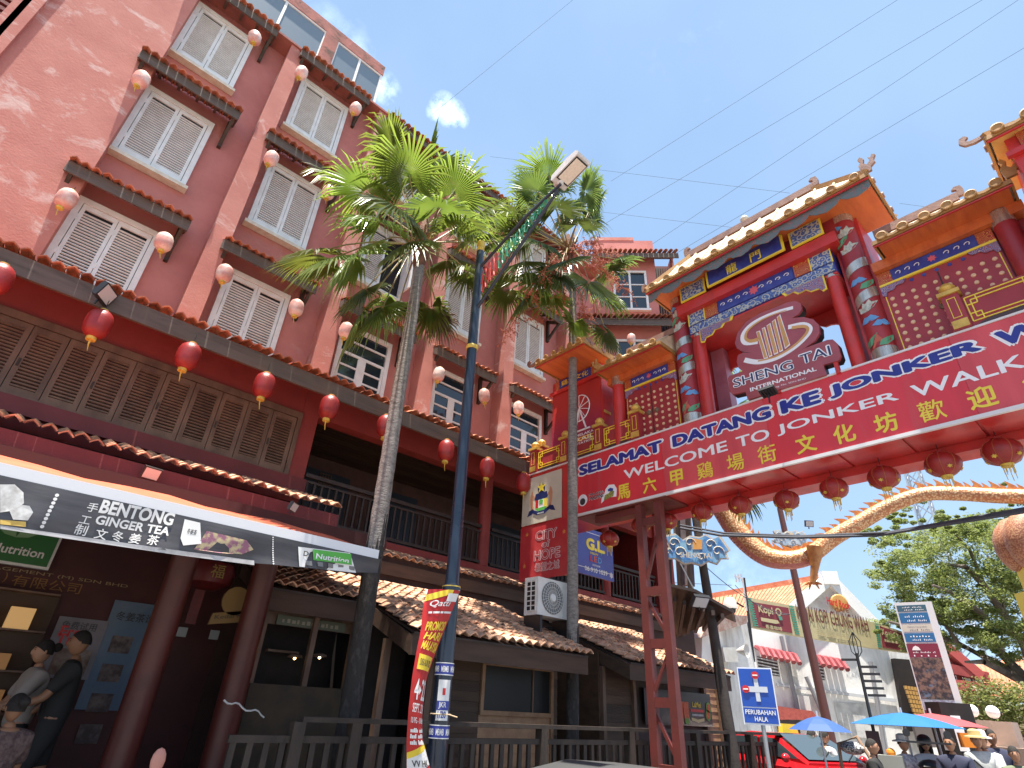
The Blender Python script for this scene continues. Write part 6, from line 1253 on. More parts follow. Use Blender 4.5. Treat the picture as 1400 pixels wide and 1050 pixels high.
# ---- poles, cloud signs
polem = M('pole_timber', (.06, .048, .042), (.04, .032, .03), 4, .8, .3, 30); redpole = M('red_pole', (.11, .04, .035), None, rough=.5)
def pole(name, pts, r, label, m, cat='pole'): return solo(name, MB().tube(pts, r, 12), m, pts[-1], label, cat, smooth=True)
def ground(p): return V((p.x, p.y, 0))
p0, p1 = PD(948, 690, 12.6), PD(985, 925, 12.6); p2 = p1 + (p1 - p0).normalized() * (p1.z / abs((p1 - p0).normalized().z))
pole('utility_pole', [p0, p1, p2], [.075, .10, .12], 'dark timber pole standing before the left blue cloud sign', polem)
p0, p1 = PD(1066, 695, 21), PD(1128, 975, 21); p2 = p1 + (p1 - p0).normalized() * (p1.z / abs((p1 - p0).normalized().z))
pole('red_brown_pole', [p0, p1, p2], [.09, .13, .14], 'tall red brown pole crossing the coffee shop board', redpole)
def vplane(uA, wA, dA, uB, wB, dB):
    a = PD(uA, wA, dA); b = PD(uB, wB, dB); U_ = V((b.x - a.x, b.y - a.y, 0)).normalized(); Nn = V((U_.y, -U_.x, 0))
    if (EYE - a).dot(Nn) < 0: Nn = -Nn
    def f(u, w, off=0.):
        r = RT * ((u - 700) / FPX) - UP * ((w - 525) / FPX) + FW; t_ = ((a + Nn * off - EYE).dot(Nn)) / r.dot(Nn); return EYE + r * t_
    return a, U_, Nn, f
def poly(vp, pts, off, dep, m, nm, par):
    a, U_, Nn, f = vp; P_ = [f(u, w, off) for u, w in pts]; O_ = P_[0]; pl = [((p - O_).dot(U_), (p - O_).z) for p in P_]
    return part(nm, MB().prism(pl, O_, U_, Z, -Nn * dep), m, par)
def vtx(vp, s, p0, p1, h, m, par, off=.02, bold=.02, it=0):
    a, U_, Nn, f = vp; A3 = f(*p0, off); B3 = f(*p1, off); u = B3 - A3; mb = MB(); text(mb, s, A3, u.normalized(), Z, w=u.length, h=h, bold=bold, italic=it); return part('lettering', mb, m, par)
bluec = M('cloud_sign_blue', (.06, .22, .55), (.22, .46, .68), 5, .4); edgec = M('cloud_edge', (.55, .52, .44), None); palec = M('cloud_sign_pale', (.30, .42, .55), (.5, .56, .6), 6, .4)
def cloudsign(vp, cx, cy, s, label, m1_, m2_):
    k = [(-47, 5), (-36, -3), (-44, -20), (-28, -23), (-18, -14), (-8, -20), (6, -18), (14, -22), (24, -16), (34, -20), (48, 0), (42, 4), (46, 12), (36, 12), (30, 20), (18, 16), (8, 22), (-6, 18), (-16, 20), (-28, 12), (-38, 12)]
    t = thing('cloud_sign', vp[3](cx, cy), label, 'sign'); poly(vp, [(cx + a * s, cy + b_ * s) for a, b_ in k], 0, .06, edgec, 'edge', t); poly(vp, [(cx + a * s * .93, cy + b_ * s * .9) for a, b_ in k], .01, .01, m1_, 'cloud', t)
    for a, b_, r_ in ((-30, -10, 8), (-22, 3, 9), (20, -8, 8), (30, 2, 9), (8, 10, 7), (-8, -10, 8), (-38, 2, 6)):
        mb = MB(); c = vp[3](cx + a * s, cy + b_ * s, .018); e = (vp[3](cx + (a + 1) * s, cy + b_ * s, .018) - c).length * r_; mb.tube([c + vp[1] * math.cos(q * .55) * e * (1 - q / 13) + Z * math.sin(q * .55) * e * (1 - q / 13) for q in range(12)], e * .09, 4); part('swirl', mb, edgec, t)
    poly(vp, [(cx - 4 * s, cy - 16 * s), (cx + 9 * s, cy - 14 * s), (cx + 9 * s, cy - 1 * s), (cx - 4 * s, cy - 1 * s)], .02, .01, m2_, 'gold_column', t); return t
vp1 = vplane(905, 752, 12.3, 998, 752, 12.5); t = cloudsign(vp1, 951, 752, 1.0, 'blue cloud shaped sponsor sign behind the dark timber pole', bluec, sgold); vtx(vp1, 'SHENG TAI', (930, 762), (974, 764), .11, edgec, t, .03)
vp2 = vplane(1050, 735, 17, 1105, 735, 17.4); cloudsign(vp2, 1080, 736, .52, 'smaller pale cloud shaped sign half hidden behind the dragon', palec, M('gold_pale', (.6, .5, .35), None))
floodlight(PD(1106, 716, 16.5), V((-.6, -.7, -.3)), .11, 'small square floodlight on a bracket above the dragon leg')
# ---- dark timber upper storey and hut roof behind the gate leg
hut = thing('timber_annex', PD(960, 830, 14.5), 'dark timber annex with lean-to roof at the hotel corner behind the pole', 'annex')
vh = vplane(925, 800, 13.6, 985, 850, 13.2)
mb = MB()
for k in range(6): 
    a = PD(922 + k * 13, 812 + k * 4.5, 12.3); mb.bar(a - Z * .1, PD(917 + k * 11, 862 - k * 2, 14.2) - Z * .1, .06, .09)
part('rafter', mb, darkwood, hut); poly(vh, [(920, 806), (950, 812), (1000, 833), (1003, 850), (985, 842), (950, 822), (918, 815)], 0, .12, fascia_m, 'fascia', hut)
a, b_, c, d = PD(908, 800, 12.2), PD(952, 810, 12.2), PD(1002, 838, 12.6), PD(925, 872, 14.8); mb = MB(); mb.add([a, b_, c, d, a + Z * .06, b_ + Z * .06, c + Z * .06, d + Z * .06], [(0, 1, 2, 3), (7, 6, 5, 4), (0, 4, 5, 1), (1, 5, 6, 2), (2, 6, 7, 3), (3, 7, 4, 0)]); part('roof_deck', mb, darkwood, hut)
mb = MB()
for k in range(3):
    mb.bar(PD(912 + k * 14, 700, 15), PD(916 + k * 14, 812, 15), .09)
part('screen_post', mb, darkwood, hut); poly(vplane(922, 700, 15.2, 965, 700, 15.2), [(918, 690), (944, 692), (950, 800), (926, 800)], 0, .2, M('annex_wall', (.20, .16, .17), (.10, .08, .09), 3), 'wall', hut)
floodlight(PD(957, 822, 12.1), V((-.3, -.6, -.7)), .17, 'square floodlight on the corner of the dark lean-to roof')
# ================================================================== white shophouse across the square
ww = M('limewash', (.86, .86, .85), (.78, .78, .77), 1.2, .8, .2, 12, c3=(.40, .38, .36), s3=.5, lo3=.52, hi3=.72, stretch=(1, 1, .5)); vw = vplane(965, 900, 30, 1240, 900, 33)
wh = thing('white_shophouse', PD(1100, 1000, 32), 'white limewashed gabled building with orange tile roof and round music cafe emblem', 'building')
poly(vw, [(962, 1075), (962, 846), (1078, 838), (1133, 790), (1198, 858), (1240, 880), (1275, 1075)], 0, 5, ww, 'wall', wh)
gm_ = M('gable_trim', (.85, .85, .84), None, rough=.6)
for a, b_ in (((1074, 843), (1133, 791)), ((1133, 791), (1202, 862))): part('gable_coping', MB().bar(vw[3](*a, .15), vw[3](*b_, .15), .35, .5), gm_, wh)
part('gable_cap', MB().obox(vw[3](1133, 791, .15), vw[1] * .35, vw[2] * .25, Z * .3), gm_, wh)
vr = vplane(955, 830, 33, 1140, 815, 35); ort = M('orange_tile_roof', (.55, .20, .10), (.46, .15, .08), 2, .8, .5, 9, stretch=(1, 1, 1), c3=(.60, .38, .26), s3=3)
a, b_, c, d = PD(950, 824, 37), PD(1131, 793, 38), PD(1078, 842, 32), PD(955, 852, 30.5)
n = 30
for k in range(n):
    s0, s1 = k / n, (k + .82) / n; q = [a + (b_ - a) * s0, a + (b_ - a) * s1, d + (c - d) * s1, d + (c - d) * s0]; part('tile_course', MB().add(q + [p + Z * .12 for p in q], [(0, 1, 2, 3), (7, 6, 5, 4), (0, 4, 5, 1), (1, 5, 6, 2), (2, 6, 7, 3), (3, 7, 4, 0)]), ort, wh)
part('roof_ridge', MB().bar(a + Z * .2, b_ + Z * .2, .3), ort, wh); part('roof_deck', MB().add([a - Z * .05, b_ - Z * .05, c - Z * .05, d - Z * .05], [(0, 1, 2, 3)]), brownstone, wh)
em = vw[3](1147, 824, .3); r1_ = (vw[3](1157, 824, .3) - em).length
part('emblem_disc', MB().lathe([(r1_ * 1.15, -.1), (r1_ * 1.15, .05), (r1_, .08)], em, 24, vw[2]), sgold, wh)
mb = MB(); text(mb, 'Hard Rock', vw[3](1131, 826, .42), (vw[3](1163, 834, .42) - vw[3](1131, 826, .42)).normalized(), Z, w=(vw[3](1163, 834, .42) - vw[3](1131, 826, .42)).length, h=.34, bold=.03, italic=.2); part('emblem_lettering', mb, redp, wh)
mb = MB(); text(mb, 'CAFE', vw[3](1142, 837, .42), vw[1], Z, h=.2, bold=.03); part('emblem_lettering', mb, M('emblem_brown', (.2, .06, .02), None), wh)
aw_m = M('maroon_awning', (.28, .05, .06), (.20, .035, .045), 3, .5)
for (u0, w0, u1, w1, dr) in ((1030, 884, 1088, 899, 10), (1108, 896, 1151, 907, 10)):
    A3, B3 = vw[3](u0, w0, 0), vw[3](u1 - 3, w1 - 4, 0); n = int((B3 - A3).length / .22)
    awp = None
    for k in range(n):
        p = A3 + (B3 - A3) * ((k + .5) / n); mb = MB().tube([p, p + vw[2] * .55 - Z * .12, p + vw[2] * .9 - Z * .45], .11, 6); part('awning_rib', mb, aw_m, wh, smooth=True)
for pts in ([(1035, 897), (1062, 903), (1066, 925), (1038, 920)], [(1111, 905), (1125, 908), (1128, 930), (1114, 928)]):
    poly(vw, pts, .02, .1, M('window_dark', (.06, .05, .055), None, rough=.4) if 'window_dark' not in MATS else MATS['window_dark'], 'window', wh)
    for k in range(5):
        q = k / 5 + .1; L0 = (pts[0][0] + (pts[3][0] - pts[0][0]) * q, pts[0][1] + (pts[3][1] - pts[0][1]) * q); L1 = (pts[1][0] + (pts[2][0] - pts[1][0]) * q, pts[1][1] + (pts[2][1] - pts[1][1]) * q); part('louvre', MB().bar(vw[3](*L0, .06), vw[3](*L1, .06), .06, .05), greyp, wh)
poly(vw, [(1066, 906), (1083, 906), (1088, 938), (1072, 938)], .1, .3, M('meter_white', (.62, .62, .60), None), 'meter_cabinet', wh); poly(vw, [(1080, 903), (1088, 905), (1090, 926), (1083, 924)], .15, .02, whitep, 'warning_plate', wh)
poly(vw, [(1140, 960), (1180, 962), (1190, 1010), (1150, 1005)], .05, .03, M('patched_render', (.62, .62, .61), (.42, .42, .42), 3, .8), 'render_patch', wh)
poly(vw, [(1060, 965), (1110, 972), (1122, 984), (1066, 984)], .8, .8, M('redroof', (.42, .09, .07), (.3, .06, .05), 9, .6), 'porch_roof', wh); poly(vw, [(1064, 985), (1092, 985), (1096, 1012), (1068, 1010)], .5, .3, MATS['window_dark'], 'porch_shutter', wh)
poly(vw, [(1090, 950), (1106, 952), (1110, 975), (1094, 973)], .2, .3, MATS['meter_white'], 'air_conditioner_box', wh)
for pts in ([(1068, 870), (1095, 990)], [(1102, 925), (1140, 1010)], [(1190, 905), (1212, 1040)]): part('drain_pipe', MB().tube([vw[3](*q, .2) for q in pts], .09, 8), M('pipe_grey', (.25, .25, .27), None) if 'pipe_grey' not in MATS else MATS['pipe_grey'], wh)
part('string_course', MB().bar(vw[3](1062, 936, .1), vw[3](1225, 958, .1), .12), greyp, wh)
# open shopfront right of the white wall
poly(vw, [(1222, 900), (1247, 902), (1272, 1000), (1240, 1000)], .3, .3, dark, 'open_bay', wh)
gr_ = MB()
for i in range(6):
    for j in range(9): gr_.obox(vw[3](1238 + i * 4.2 + j * 2.2, 940 + j * 6.2 + i * .6, .5), vw[1] * .05, vw[2] * .05, Z * .07)
part('pierced_screen', gr_, M('screen_amber', (.50, .28, .08), None), wh)
poly(vw, [(1250, 993), (1300, 993), (1310, 1022), (1258, 1022)], .8, .2, M('dim_wall', (.16, .13, .12), None), 'shop_shutter', wh)
# near white block with small tiled roof beside the sign
nh = thing('small_white_house', PD(990, 880, 22), 'small white side building with little tiled roof and machines behind the kiosk', 'building'); vn_ = vplane(955, 880, 20, 1040, 880, 24)
poly(vn_, [(955, 1060), (960, 872), (1020, 845), (1030, 900), (1070, 1060)], 0, 2, ww, 'wall', nh); poly(vn_, [(958, 872), (975, 838), (1022, 842), (1022, 852)], .3, 2, M('dusky_tiles', (.35, .20, .16), (.5, .42, .38), 6, .8, .4, 20), 'roof', nh)
poly(vn_, [(988, 885), (1006, 885), (1010, 905), (992, 905)], .4, .4, acw, 'air_conditioner', nh); c = vn_[3](1008, 890, .6); part('horn_speaker', MB().lathe([(.05, 0), (.18, .3), (.2, .32), (.14, .3)], c, 16, vn_[2]), acw, nh)
# ---- coffee shop board
vk = vplane(1021, 840, 24, 1240, 880, 28)
ks = thing('coffee_shop_board', vk[3](1130, 860), 'long cream and maroon KEDAI KOPI CHUNG WAH signboard carried over the street', 'sign')
kc = M('board_cream', (.52, .46, .27), (.45, .40, .24), 2, .5); km = M('board_maroon', (.21, .035, .05), None, rough=.5); kg = M('board_green', (.07, .30, .22), None, rough=.5)
poly(vk, [(1021, 816), (1079, 827), (1200, 852), (1238, 865), (1245, 893), (1200, 887), (1088, 869), (1031, 858)], 0, .2, kc, 'board', ks)
poly(vk, [(1028.5, 823), (1078, 831), (1083.5, 865.5), (1035, 857)], .02, .02, km, 'maroon_field', ks); poly(vk, [(1203, 856), (1236, 867), (1242, 891), (1207, 885)], .02, .02, km, 'maroon_field', ks)
for (u0, w0, u1, w1, wd) in ((1021.5, 817, 1031.5, 857, 6), (1079, 828, 1088, 868, 6), (1196, 852, 1201, 886, 5)):
    for k in range(12):
        s = k / 12; ua = u0 + (u1 - u0) * s; wa = w0 + (w1 - w0) * s; dh = (w1 - w0) / 12 * .55; poly(vk, [(ua, wa), (ua + wd, wa + wd * .17), (ua + wd + .3, wa + wd * .17 + dh), (ua + .3, wa + dh)], .03, .02, kg, 'green_stripe', ks)
vtx(vk, 'KEDAI KOPI CHUNG WAH', (1091, 846), (1189, 864), .52, M('board_brown_letter', (.14, .035, .035), None), ks, .03, .012); vtx(vk, 'Kopi O', (1038, 840), (1070, 846), .36, kc, ks, .045, .03); vtx(vk, 'Kopi O', (1207, 871), (1230, 877), .32, kc, ks, .045, .03)
vtx(vk, '香喜咖啡', (1047, 859), (1070, 863), .14, kc, ks, .045); vtx(vk, '茶室中華', (1117, 867), (1170, 876), .2, M('board_faint_letter', (.40, .36, .22), None), ks, .03); 
poly(vk, [(1040, 844), (1063, 848), (1066, 852), (1061, 853), (1041, 849)], .045, .01, kc, 'cream_capsule', ks); poly(vk, [(1209, 873.5), (1228, 877), (1229, 880.5), (1210, 877)], .045, .01, kc, 'cream_capsule', ks)
poly(vk, [(1064, 842), (1069, 843), (1070, 848), (1066, 848)], .05, .01, kg, 'cup_mark', ks)
mb = MB()
for u_, w_, u2, w2 in ((1017, 790, 1031, 905), (1022, 850, 1030, 905)): mb.tube([vk[3](u_, w_, .1), vk[3](u2, w2, .1)], .05, 6)
for k in range(4): mb.bar(vk[3](1018 + k * 3, 858 + k * 14, .1), vk[3](998 + k * 2, 861 + k * 14, .1), .05)
part('ladder_frame', mb, black, ks)
mb = MB(); c = PD(999, 830, 20); cc_ = thing('security_camera', c, 'white dome security camera on a black arm left of the coffee shop board', 'security camera'); part('hood', MB().lathe([(.19, -.05), (.19, .15), (.12, .27), (0, .3)], c, 16), whitep, cc_, smooth=True); part('dome', MB().ball(c - Z * .07, .15, 14), black, cc_, smooth=True); part('arm', MB().bar(c + Z * .25, PD(1017, 830, 20), .05), black, cc_)
# aerial mast on pole at the left of the board
mb = MB().tube([PD(1015, 790, 23), PD(1021, 835, 23)], .03, 6); mb.bar(PD(1004, 787, 23), PD(1016, 792, 23), .04); 
for k in range(3): mb.bar(PD(1005 + k * 4, 785, 23), PD(1007 + k * 4, 796, 23), .04)
solo('aerial', mb, greyp, PD(1015, 800, 23), 'small tv aerial on a thin mast above the coffee shop board', 'aerial')
# ================================================================== information totem
A3, B3 = PD(1224, 826, 16), PD(1265, 824, 16); U_ = V((B3.x - A3.x, B3.y - A3.y, 0)); wd = U_.length; U_.normalize(); Nn = V((U_.y, -U_.x, 0))
tt = thing('information_totem', V((A3.x, A3.y, 0)) + U_ * wd / 2, 'tall white information totem with blue direction panels and a maroon heritage poster', 'sign'); H_ = A3.z - 1.88
def tb(s0, s1, t0, t1, off, m, nm, th=.003): return part(nm, MB().obox(V((A3.x, A3.y, 0)) + U_ * wd * (s0 + s1) / 2 + Z * (A3.z - H_ * (t0 + t1) / 2) + Nn * off, U_ * wd * (s1 - s0) / 2, Nn * th, Z * H_ * (t1 - t0) / 2), m, tt)
tw = M('totem_white', (.66, .67, .68), None, rough=.4)
part('body', MB().obox(V((A3.x, A3.y, 0)) + U_ * (wd / 2 + .05) + Z * (1.88 + H_ / 2) - Nn * .12, U_ * (wd / 2 + .07), Nn * .115, Z * (H_ / 2 + .03)), tw, tt); part('leg', MB().obox(V((A3.x, A3.y, .95)) + U_ * wd / 2 - Nn * .12, U_ * .04, Nn * .05, Z * .95), tw, tt)
tbl = M('totem_blue', (.025, .14, .32), None, rough=.4); tmr = M('totem_maroon', (.20, .02, .045), None, rough=.4)
for t0, t1, m_, s in ((.015, .075, M('totem_teal', (.04, .11, .16), None), 'ıılıl ılıılı'), (.09, .185, tbl, 'ııl ılıılı'), (.20, .265, edgec, 'Makam Hang Jebat'), (.28, .36, tbl, 'ılıılıı')):
    o = tb(.02, .98, t0, t1, .0, m_, 'direction_panel'); 
    for k in range(2): mb = MB(); text(mb, s if k == 0 else 'ılııl lıılı', V((A3.x, A3.y, A3.z - H_ * (t0 + (t1 - t0) * (.45 + .4 * k)))) + U_ * wd * (.2 + .05 * k) + Nn * .006, U_, Z, w=wd * .62, h=H_ * (t1 - t0) * .2); part('lettering', mb, lwhite if m_ is not edgec else navy, o)
o = tb(.0, 1, .375, .50, .0, tmr, 'poster_head'); 
for k, s in enumerate(('ıılı lıılılı ıl', 'l ı l ı')): mb = MB(); text(mb, s, V((A3.x, A3.y, A3.z - H_ * (.46 + .03 * k))) + U_ * wd * .15 + Nn * .006, U_, Z, w=wd * .7, h=H_ * .014); part('lettering', mb, lwhite, o)
part('arch_mark', MB().prism([(-.08, 0), (.08, 0), (.05, .06), (0, .09), (-.05, .06)], V((A3.x, A3.y, A3.z - H_ * .435)) + U_ * wd * .28 + Nn * .003, U_, Z, Nn * .004), whitep, o)
tb(.0, 1, .503, .86, .0, M('poster_photo', (.035, .025, .03), (.20, .12, .09), 11, .5, lo=.45, hi=.6, c3=(.10, .20, .32), s3=3, lo3=.6, hi3=.7), 'poster_photo'); tb(.0, 1, .865, .95, .0, M('poster_pale', (.42, .44, .52), (.3, .24, .34), 18, .5, lo=.5, hi=.52), 'logo_strip'); tb(.0, 1, .952, .995, .0, tmr, 'poster_foot')
# ================================================================== church and hedge beyond
ch = thing('red_church', PD(1300, 930, 45), 'maroon red church gable with white lettering behind the totem', 'church'); vc = vplane(1270, 950, 44, 1370, 950, 46); cr = M('church_red', (.30, .05, .045), (.24, .04, .04), 2, .8, .2, 10)
poly(vc, [(1270, 1020), (1280, 878), (1296, 880), (1318, 905), (1335, 922), (1352, 940), (1358, 1020)], 0, 8, cr, 'gable_wall', ch); part('cornice', MB().bar(vc[3](1288, 912, .3), vc[3](1350, 926, .3), .4, .5), cr, ch); part('cornice', MB().bar(vc[3](1296, 935, .3), vc[3](1358, 942, .3), .4, .5), M('church_trim', (.4, .07, .06), None), ch)
part('gable_coping', MB().bar(vc[3](1285, 878, .3), vc[3](1340, 925, .3), .5), MATS['church_trim'], ch); vtx(vc, 'CHURCH', (1283, 929), (1309, 930), .7, lwhite, ch, .1, .03); vtx(vc, 'MELAKA', (1317, 931), (1339, 932), .7, lwhite, ch, .1, .03); poly(vc, [(1288, 896), (1295, 895), (1296, 900), (1289, 901)], .1, .1, lwhite, 'plaque', ch)
rh = thing('orange_roofed_house', PD(1380, 940, 50), 'low house with broad orange tiled roof at the far right', 'building'); a, b_, c, d = PD(1335, 912, 52), PD(1430, 895, 52), PD(1450, 965, 44), PD(1350, 955, 46)
for k in range(16):
    s0, s1 = k / 16, (k + .85) / 16; q = [a + (b_ - a) * s0, a + (b_ - a) * s1, d + (c - d) * s1, d + (c - d) * s0]; part('tile_course', MB().add(q + [p + Z * .15 for p in q], [(0, 1, 2, 3), (7, 6, 5, 4), (0, 4, 5, 1), (1, 5, 6, 2), (2, 6, 7, 3), (3, 7, 4, 0)]), ort, rh)
part('wall', MB().add([d - Z * .2, c - Z * .2, ground(c), ground(d)], [(0, 1, 2, 3)]), cream, rh); part('roof_deck', MB().add([a, b_, c, d], [(0, 1, 2, 3)]), brownstone, rh)
# foliage helper: leaf sized faces scattered through blobs
def leaves(blobs, n, size, rg):
    vs = []; fs = []
    for i in range(n):
        c, r = blobs[rg.randrange(len(blobs))]
        while True:
            d = V((rg.uniform(-1, 1), rg.uniform(-1, 1), rg.uniform(-1, 1)))
            if .35 < d.length < 1: break
        p = c + V((d.x * r[0], d.y * r[1], d.z * r[2])); s = size * rg.uniform(.6, 1.4)
        a = V((rg.uniform(-1, 1), rg.uniform(-1, 1), rg.uniform(-.6, .6))).normalized(); b = a.cross(V((rg.uniform(-1, 1), rg.uniform(-1, 1), 1))).normalized() * .5
        k = len(vs); vs += [p - a * s, p + b * s, p + a * s, p - b * s]; fs.append((k, k + 1, k + 2, k + 3))
    m = MB(); m.add(vs, fs); return m
tree_l = leafmat('tree_leaves', (.15, .175, .06), (.26, .31, .09), .45, .5, .4); hedge_l = leafmat('hedge_leaves', (.12, .11, .03), (.2, .2, .03), .3, .5, .35)
rg = random.Random(21)
rt_ = thing('rain_tree', PD(1440, 1010, 27), 'wide spreading rain tree with arching dark limbs at right behind the totem', 'tree')
tb0 = ground(PD(1445, 1010, 27)); lm = M('tree_limb', (.17, .14, .12), (.11, .09, .075), 4, .9, .4, 20)
fork = PD(1425, 950, 27); part('trunk', MB().tube([tb0, tb0 + (fork - tb0) * .5, fork], [.55, .42, .34], 12), lm, rt_, smooth=True)
limbs = [[(1425, 950), (1360, 905), (1310, 880), (1262, 862), (1215, 850)], [(1425, 950), (1370, 895), (1345, 840), (1300, 810), (1275, 800)], [(1425, 950), (1400, 880), (1345, 800), (1320, 775), (1285, 770)], [(1345, 800), (1325, 750), (1305, 730)], [(1425, 950), (1420, 860), (1380, 800), (1350, 760)], [(1345, 840), (1300, 850), (1240, 820)], [(1425, 950), (1440, 850), (1430, 760)], [(1425, 950), (1385, 925), (1345, 905), (1320, 905)], [(1310, 880), (1290, 850), (1262, 835)], [(1400, 880), (1372, 850), (1372, 820)]]
for l in limbs:
    pts = [PD(u, w, 27 - .8 * i * (1 if rg.random() < .6 else -1)) for i, (u, w) in enumerate(l)]; part('limb', MB().tube(pts, [.17 - .13 * i / (len(pts) - 1) if l[0] == (1425, 950) else .08 - .055 * i / (len(pts) - 1) for i in range(len(pts))], 8), lm, rt_, smooth=True)
bl_ = []
for u, w, r in ((1230, 765, 1.3), (1262, 745, 1.6), (1300, 735, 1.5), (1340, 725, 1.5), (1375, 735, 1.4), (1240, 800, 1.2), (1280, 785, 1.8), (1320, 775, 1.7), (1365, 775, 1.7), (1400, 790, 1.6), (1225, 850, 1.0), (1250, 835, 1.4), (1215, 735, .6), (1230, 715, .6), (1380, 830, 1.2), (1305, 840, 1.0), (1340, 720, .9), (1210, 780, .7), (1265, 865, .8), (1430, 740, 2), (1450, 820, 2), (1386, 700, .7), (1298, 712, .6), (1350, 880, .9), (1320, 862, 1.0), (1290, 878, .7), (1385, 885, 1.0), (1405, 865, 1.1), (1330, 815, 1.3), (1380, 800, 1.4), (1285, 830, 1.2)):
    for k in range(20): q_ = rg.uniform(.1, .42); bl_.append((PD(u + rg.gauss(0, 17), w + rg.gauss(0, 12), 27 + rg.uniform(-3, 3)), (r * q_, r * q_, r * q_ * .55)))
part('crown', leaves(bl_, 105000, .048, rg), tree_l, rt_, kind='stuff')
for nm, lab, pts, n, sz in (('clipped_hedge', 'clipped yellow green hedge behind the walkers at the right edge', [(1345, 1012, 19), (1370, 1015, 19), (1395, 1018, 19), (1420, 1020, 19)], 7000, .035), ('shrub_bank', 'bank of loose shrubs below the orange roof', [(1330, 965, 24), (1350, 955, 24), (1375, 960, 24), (1400, 965, 24), (1340, 980, 24), (1380, 980, 24), (1420, 975, 24)], 8000, .05)):
    t = thing(nm, ground(PD(pts[1][0], pts[1][1], pts[1][2])), lab, 'hedge' if 'hedge' in nm else 'shrubs'); part('foliage', leaves([(PD(u, w, d), (1.0, 1.0, .62) if sz > .04 else (.8, .8, .42)) for u, w, d in pts], n, sz, rg), hedge_l if sz < .04 else tree_l, t, kind='stuff')
    mb = MB(); 
    for u, w, d in pts: q = PD(u, w, d); mb.tube([ground(q), q], .05, 5)
    part('stem', mb, lm, t)
gw = thing('garden_wall', ground(PD(1350, 1010, 17.5)), 'low cream garden wall with rounded piers and globe lamps in front of the shrubs', 'wall'); gwm = M('garden_wall_render', (.50, .36, .28), (.42, .3, .24), 3, .8)
pa, pb = PD(1318, 1000, 18), PD(1420, 1040, 16.5); part('wall_body', MB().bar(V((pa.x, pa.y, .7)), V((pb.x, pb.y, .7)), .25, 1.4), gwm, gw)
for u, w in ((1333, 986), (1362, 988)):
    p = PD(u, w, 17.8); g0 = ground(p); o = part('pier', MB().box(p.x - .32, p.x + .32, p.y - .32, p.y + .32, 0, p.z + .02), gwm, gw); part('globe_lamp', MB().ball(p + Z * .2, .13, 14), lwhite, o, smooth=True)
tor = thing('tour_stall', ground(PD(1310, 1020, 16)), 'stall with orange notice and white boxes beside the totem foot', 'stall'); part('frame', MB().obox(PD(1306, 1000, 16), V((.3, -.2, 0)), V((.1, .15, 0)), Z * .5), dark, tor); part('white_box', MB().obox(PD(1302, 1002, 15.8), V((.14, -.14, 0)), V((.05, .05, 0)), Z * .3), lwhite, tor); part('orange_notice', MB().obox(PD(1322, 1012, 15.6), V((.08, -.1, 0)), V((.02, .02, 0)), Z * .12), M('orange_print', (.8, .25, .02), None), tor)
# ================================================================== umbrellas, finger post, far mast
def umbrella(c, r, h, m, m2, label, z0=0.):
    t = thing('street_umbrella', V((c.x, c.y, z0)), label, 'umbrella'); n = 8
    for k in range(n):
        vs = [c]; 
        for j in range(1, 4):
            for i in range(3):
                a = (k + i / 2) * 2 * PI / n; rr_ = r * j / 3 * (1 - .05 * (i == 1)); vs.append(c + V((math.cos(a) * rr_, math.sin(a) * rr_, -h * (j / 3) ** 1.5)))
        fs = [(0, 1, 2), (0, 2, 3)] + [(1 + 3 * j + i, 4 + 3 * j + i, 5 + 3 * j + i, 2 + 3 * j + i) for j in range(2) for i in range(2)]
        part('canopy_gore', MB().add(vs, fs), m2 if (m2 and k in (0, 6, 7)) else m, t)
    part('pole', MB().tube([V((c.x, c.y, z0)), c + Z * .08], .018, 8), greyp, t); return t
ublue = M('umbrella_blue', (.03, .085, .27), None, rough=.55); ucyan = M('umbrella_cyan', (.01, .13, .36), None, rough=.55); upink = M('umbrella_coral', (.42, .07, .08), None, rough=.55)
umbrella(PD(1117, 979, 12.6), .52, .22, ublue, None, 'open mid blue umbrella above the red taxi'); umbrella(PD(1232, 974, 14.2), .95, .22, ucyan, None, 'bright sky blue market umbrella at right of the shophouse'); umbrella(PD(1272, 975, 14.8), .85, .2, upink, None, 'coral pink market umbrella overlapping the sky blue one')
fp = thing('finger_post', ground(PD(1183, 960, 14)), 'black finger post with stacked direction arms before the white wall', 'sign post'); q0 = PD(1166, 868, 14); q1 = PD(1200, 1025, 14); part('post', MB().tube([PD(1171, 893, 14), V((q1.x, q1.y, q1.z)), ground(q1)], .03, 8), black, fp)
mb = MB(); 
for k in range(4): mb.tube([q0 + Z * .05 + (U_ * math.sin(k * PI / 4) ) * 0, q0 + U_ * (.1 - .066 * k) - Z * .12, q0 + U_ * (.09 - .06 * k) - Z * .3, q0 - Z * .42], .009, 5)
part('scroll_finial', mb, black, fp)
for k in range(6):
    s = k / 6; c = PD(1173 + s * 15, 902 + s * 58, 14); sd = -1 if k % 2 and k < 2 else 1; part('direction_arm', MB().obox(c + U_ * (.16 if k > 1 else (.14 if k else -.14)), U_ * .15, Nn * .01, Z * .022), M('arm_black', (.03, .03, .035), None), fp)
part('planter', MB().obox(PD(1200, 1035, 13.8) - Z * .1, U_ * .1, Nn * .1, Z * .5), M('post_brown', (.06, .045, .045), None), fp)
ms = thing('lattice_mast', ground(PD(1265, 700, 180)), 'distant grey lattice telecom mast between the dragon and the tree', 'mast'); mb = MB(); g0 = ground(PD(1265, 700, 180)); topz = PD(1245, 640, 180).z + 3; mm_ = M('mast_grey', (.32, .36, .42), None)
for sx_, sy_ in ((1, 1), (1, -1), (-1, 1), (-1, -1)): mb.bar(g0 + V((sx_ * 2.6, sy_ * 2.6, 0)), g0 + V((sx_ * 1.5, sy_ * 1.5, topz)), .4)
